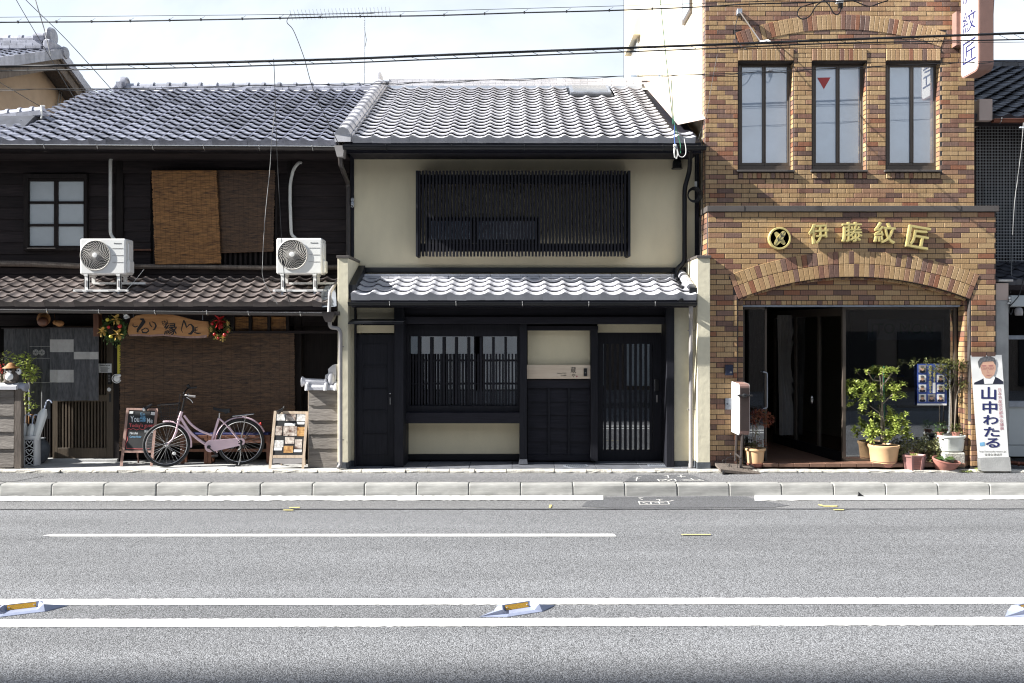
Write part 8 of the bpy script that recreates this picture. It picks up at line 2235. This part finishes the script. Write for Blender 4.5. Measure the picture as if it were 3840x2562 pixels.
# inside the shop
ns = thing('neon_letters', 'unlit green glass tube lettering hung inside the shop window', 'sign', P3(3385,1255,11.3))
b = MB(); b.glyph('ITO MON', X(3270,11.3), X(3500,11.3), Z(1252,11.3), Z(1213,11.3), Yd(11.3), .01); b.build('tube', M['cable_green'], ns)
bx('backboard', M['curtain'], ns, 3255, 1198, 3540, 1275, 11.34, 11.36, 0)
for k, (r_, mt, dd_, lab) in enumerate((((3320,1522,3560,1725),'board_grey',11.12,'pale grey board leaning low behind the shop window'),((3330,1415,3440,1515),'cardboard',11.35,'large cardboard sheet behind the window left of the blue poster'),((3365,1510,3530,1530),'cardboard',11.1,'flat cardboard strip lying on top of the grey board'),((3350,1405,3390,1480),'poster_blue',11.5,'blue box behind the lime shrub inside the window'))):
    b = MB(); b.pbox(*r_, dd_, dd_+.06, .006); t = b.build(['display_board','cardboard_box','cardboard_strip','blue_box'][k], M[mt], None, label=lab, cat=['board','box','cardboard','box'][k])
bx_t = thing('storage_box', 'cardboard carton stacked on a grey drawer box inside the dark shop', 'box', P3(3085,1660,12.6))
bx('carton', M['cardboard'], bx_t, 3040, 1535, 3132, 1602, 12.3, 12.8, .006); bx('carton_flap', M['cardboard'], bx_t, 3034, 1536, 3130, 1576, 12.22, 12.26, .003)
bx('drawer_box', M['gut_grey'], bx_t, 3042, 1600, 3132, 1675, 12.25, 12.8, .006); bx('label_card', M['paper'], bx_t, 3073, 1618, 3100, 1643, 12.235, 12.25, 0)
cu = thing('shop_curtain', 'gathered sheer curtain hanging inside the shop doorway', 'curtain', P3(2960,1640,12.9))
b = MB(); nx, ny = 40, 20; v = []
for j in range(ny+1):
    t = j/ny; w = 1 - .45*math.sin(PI*min(1,t*1.25))**2
    for i in range(nx+1):
        u = i/nx; px = 2915 + (u*85)*w + 10*t; v.append((X(px,12.6), Yd(12.6)+.03*math.sin(u*40+t), Z(1182+450*t,12.6)))
b.add(v, [(j*(nx+1)+i,(j+1)*(nx+1)+i,(j+1)*(nx+1)+i+1,j*(nx+1)+i+1) for j in range(ny) for i in range(nx)]); b.build('cloth', M['curtain'], cu, smooth=60)
dt = thing('counter', 'plain pale shop counter deep inside the dark shop', 'counter', P3(3000,1600,13.5)); bx('front', M['board_grey'], dt, 2950, 1465, 3125, 1680, 13.6, 14.2, .01); bx('top', M['wood_door'], dt, 2945, 1455, 3130, 1466, 13.5, 14.3, .006)

# ================================================================ road studs and litter
def stud(px, lab):
    t = thing('road_stud', lab, 'road stud', (X(px,5.8), Yd(5.8), 0), 'lane divider studs between the double white lines', rotz=math.radians(25))
    b = MB(); o = [(-.31,0,.006),(-.13,-.085,.004),(.16,-.085,.004),(.31,0,.006),(.13,.085,.004),(-.16,.085,.004)]
    tpv = [(-.115,.035,.054),(.115,.035,.054),(.135,.07,.044),(-.135,.07,.044)]
    lo = [(-.105,-.062,.016),(.105,-.062,.016),(.105,.018,.016),(-.105,.018,.016)]
    v = o + tpv + lo + [(p[0],p[1],-.01) for p in o] + [(-.15,-.05,.05),(.15,-.05,.05)]
    # 0-5 rim, 6-9 top, 10-13 recess floor, 14-19 foot, 20-21 shoulders
    b.add(v, [(0,20,6,9,5),(3,4,8,7,21),(9,8,4,5),(6,7,8,9),(0,1,10,20),(1,2,11,10),(2,3,21,11),(20,10,13,6),(21,7,12,11),(10,11,12,13),(13,12,7,6)] + [(14+i,14+(i+1)%6,(i+1)%6,i) for i in range(6)])
    b.build('casting', M['studmetal'], t, local=True)
    b = MB(); b.add([(-.095,.012,.018),(.095,.012,.018),(.095,.030,.050),(-.095,.030,.050)], [(0,1,2,3)]); b.build('reflector', M['amber'], t, local=True)
    for x_ in (-.082,.082): b = MB(); b.ball((x_,.018,.036), .006, n=8, k=4); b.build('screw', M['steel'], t, local=True)
stud(1943, 'silver lane stud with an amber reflector, mid street before the cream house')
stud(80, 'silver lane stud with an amber reflector, before the dark townhouse')
stud(3872, 'silver lane stud cut by the picture edge, out before the campaign board')
lt = thing('plastic_scrap', 'broken black plastic scrap lying in the gutter against the kerb', 'litter', P3(3228,1855,9.8))
b = MB(); p = Vector((X(3228,9.8),Yd(9.8),0.004)); b.xprism([(p.y-.02,0.004),(p.y+.03,0.004),(p.y+.02,.02),(p.y-.01,.018)], p.x-.05, p.x+.045); b.build('slab', M['plastic'], lt)
b = MB(); b.add([(p.x-.03,p.y,.015),(p.x-.02,p.y+.01,.065),(p.x+.02,p.y+.01,.03),(p.x+.05,p.y,.018),(p.x-.03,p.y+.02,.015),(p.x-.02,p.y+.03,.065),(p.x+.02,p.y+.03,.03),(p.x+.05,p.y+.02,.018)], [(0,3,2,1),(4,5,6,7),(0,1,5,4),(1,2,6,5),(2,3,7,6),(3,0,4,7)]); b.build('fin', M['plastic'], lt)

# ================================================================ wires overhead
def wire(name, label, pts, r, mt='cable', d=9.9, wob=0.0):
    """cable through photo points at one depth over the pavement edge"""
    P_ = [Vector(P3(x_,y_,d)) for x_, y_ in pts]; out = []
    for i in range(len(P_)-1):
        a, c = P_[i], P_[i+1]; p0 = P_[max(i-1,0)]; p3 = P_[min(i+2,len(P_)-1)]
        for k in range(12):
            t = k/12
            q = .5*((2*a)+(c-p0)*t+(2*p0-5*a+4*c-p3)*t*t+(3*a-p0-3*c+p3)*t**3)
            q.z += wob*math.sin((i*12+k)*.9)
            out.append(q)
    out.append(P_[-1])
    b = MB(); b.tube(out, r, 6); return b.build(name, M[mt], None, smooth=60, label=label, cat='cable'), out
W1 = [(-500,69),(0,65),(1300,52),(1474,45),(2700,11),(3300,-20)]
W1b = [(-500,88),(0,84),(343,82),(636,77),(996,70),(1300,63),(1608,59),(1966,48),(2285,40),(2653,25),(2800,16),(3143,5),(3700,-30)]
W2 = [(-500,258),(0,250),(664,238),(1023,229),(1300,221),(1647,207),(2157,187),(2700,167),(3128,150),(3840,124),(4400,104)]
W2b = [(-500,274),(0,266),(664,255),(1023,245),(1300,236),(1647,222),(2157,202),(2700,181),(3128,163),(3840,148),(4400,130)]
W3 = [(-500,338),(0,335),(498,332),(940,321),(1300,315),(1455,313),(1838,300),(2285,287),(2700,277),(3128,256),(3600,235),(3840,228),(4400,215)]
wire('overhead_cable', 'thin messenger wire, the highest across the sky', W1, .0035)
o1, q1b = wire('overhead_cable', 'black cable clipped under the highest messenger wire', W1b, .009)
for x_ in (65,203,350,497,627,761,912,1040,1198,1348,1511,1673,1822,1977,2120,2278,2436):
    i = min(range(len(q1b)), key=lambda k: abs(q1b[k].x - X(x_,9.9))); b = MB(); p = q1b[i]
    b.box(p.x-.008,p.x+.008,p.y-.01,p.y+.01,p.z-.012,p.z+.018); b.tube([p+Vector((.005,0,.015)), p+Vector((.05,0,.045))], .002, 4); b.build('cable_clip', M['cable'], o1)
o2, q2 = wire('overhead_cable', 'thickest black cable crossing the brick house above its windows', W2, .016)
o2b, q2b = wire('overhead_cable', 'black cable lashed just below the thickest one', W2b, .009)
b = MB()
for k in range(58):
    x_ = -300 + k*76; i = min(range(len(q2)), key=lambda t: abs(q2[t].x - X(x_,9.9))); j = min(range(len(q2b)), key=lambda t: abs(q2b[t].x - X(x_+40,9.9))); j2 = min(range(len(q2b)), key=lambda t: abs(q2b[t].x - X(x_+16,9.9)))
    b.tube([q2[i]+Vector((0,-.012,.012)), q2b[j]+Vector((0,-.006,-.004))], .003, 4)
b.build('lashing', M['cable'], o2, kind='stuff')
wire('overhead_cable', 'lowest slack pair of thin wires passing in front of the roof ridges, upper strand', W3, .0045)
wire('overhead_cable', 'lowest slack pair of thin wires passing in front of the roof ridges, twisting strand', [(x_,y_+3) for x_, y_ in W3], .0045, wob=.012)
wire('overhead_cable', 'twin thin wire trailing right below the thick cable over the brick house', [(2700,190),(3128,172),(3600,160),(3840,158),(4400,150)], .004)
wire('drop_wire', 'service wire dropping from the top cable to the eave corner of the dark townhouse', [(1090,52),(1076,83),(1101,116),(1140,216),(1178,343),(1272,545)], .005, d=10.4)
wire('drop_wire', 'straight service wire falling in front of the upper reed blinds', [(1026,221),(1030,300),(1034,443),(1043,653),(1066,1033),(1092,1147)], .005, 'cable', d=10.3)
wire('drop_wire', 'crinkled pale service wire hanging in front of the dark reed blind', [(1030,420),(1018,540),(1012,634),(995,805),(985,976),(989,1050),(1040,1141)], .004, 'cable_grey', d=10.35, wob=.004)
wire('drop_wire', 'green and black service line falling to the right eave corner of the cream house', [(2470,-60),(2476,0),(2495,191),(2524,466)], .006, 'cable_green', d=10.4)
wire('drop_wire', 'wire slanting down to the beige gable, furthest left of the fan', [(40,-50),(61,0),(188,216),(280,370)], .006, 'cable', d=12.5)
wire('drop_wire', 'bundled wire dropping steeply to the beige gable verge', [(125,-50),(133,0),(166,111),(191,210)], .009, 'cable_grey', d=12.5)
wire('drop_wire', 'long diagonal wire crossing to the ridge of the dark townhouse', [(60,-50),(97,0),(250,150),(415,332)], .006, 'cable', d=13.2)
wire('drop_wire', 'short diagonal wire across the beige mud wall', [(-60,275),(0,310),(177,415)], .005, 'cable', d=12.6)
wire('drop_wire', 'crinkled wire hanging before the white mesh of the dark tiled house', [(3838,460),(3830,560),(3815,680),(3805,760),(3797,900),(3790,1100)], .005, 'cable_grey', d=11.2, wob=.006)
wire('drop_wire', 'thin wire down the left corner of the upper brick wall', [(2690,205),(2672,300),(2650,430),(2628,490),(2612,560)], .003, 'cable', d=10.9)
# loops and splice under the top cable
lo_ = thing('cable_loops', 'loops of slack black cable with a white splice closure hanging over the brick arch', 'cable', P3(3150,20,9.95))
for pts in ([(3143,10),(3100,2),(3040,15),(2995,30),(2988,60),(3010,75),(3040,60),(3060,20),(3090,2)],[(3090,0),(3110,20),(3125,50),(3140,58),(3152,45),(3155,20)],[(3200,2),(3240,20),(3265,26),(3290,15),(3330,2)]):
    b = MB(); b.tube(bend([P3(x_,y_,9.93) for x_, y_ in pts], .08), .008, 6); b.build('loop', M['cable'], lo_, smooth=60)
bx('closure', M['white'], lo_, 3140, -6, 3165, 10, 9.9, 9.96, .008); bx('clamp', M['plastic'], lo_, 3146, 10, 3152, 28, 9.91, 9.95, .003); bx('clamp', M['plastic'], lo_, 3156, 10, 3162, 30, 9.91, 9.95, .003)
br = thing('wire_bracket', 'white stay rod and hook anchoring cables to the upper brick wall', 'bracket', P3(2775,45,11.1))
b = MB(); b.tube([P3(2772,40,11.12),P3(2778,50,11.0),P3(2852,156,10.3)], .009, 6); b.build('rod', M['steel'], br); bx('plate', M['galv'], br, 2766, 32, 2784, 52, 11.06, 11.14, .004)
b = MB(); b.tube([P3(2852,156,10.3),P3(2880,152,10.1),P3(2890,158,9.95)], .012, 6); b.build('insulator', M['white'], br, smooth=50)
b = MB(); b.tube(bend([P3(2770,50,11.05),P3(2755,110,10.9),P3(2760,160,10.6),P3(2800,186,10.3)], .1), .006, 5); b.build('lead', M['cable'], br, smooth=60)
# aerial
an = thing('tv_aerial', 'tall yagi television aerial on a thin mast behind the roof ridge', 'aerial', P3(1367,300,14.6))
d = 14.6; b = MB(); b.tube([P3(1367,330,d),P3(1367,60,d)], .012, 8); b.build('mast', M['galv'], an)
b = MB(); b.tube([P3(1088,57,d),P3(1465,45,d)], .007, 6); b.build('boom', M['galv'], an)
b = MB()
for k in range(27):
    t = k/26; p = Vector(P3(1092+370*t,56.8-11.7*t,d)); b.tube([p+Vector((0,-.10,.06)), p+Vector((0,.10,-.06))], .004, 4); b.tube([p+Vector((0,-.07,-.05)), p+Vector((0,.07,.05))], .003, 4)
b.build('elements', M['galv'], an, kind='stuff')
b = MB(); b.tube([P3(1367,110,d-.05),P3(1374,150,d-.05),P3(1369,175,d-.05)], .005, 5); b.build('lead', M['cable'], an)
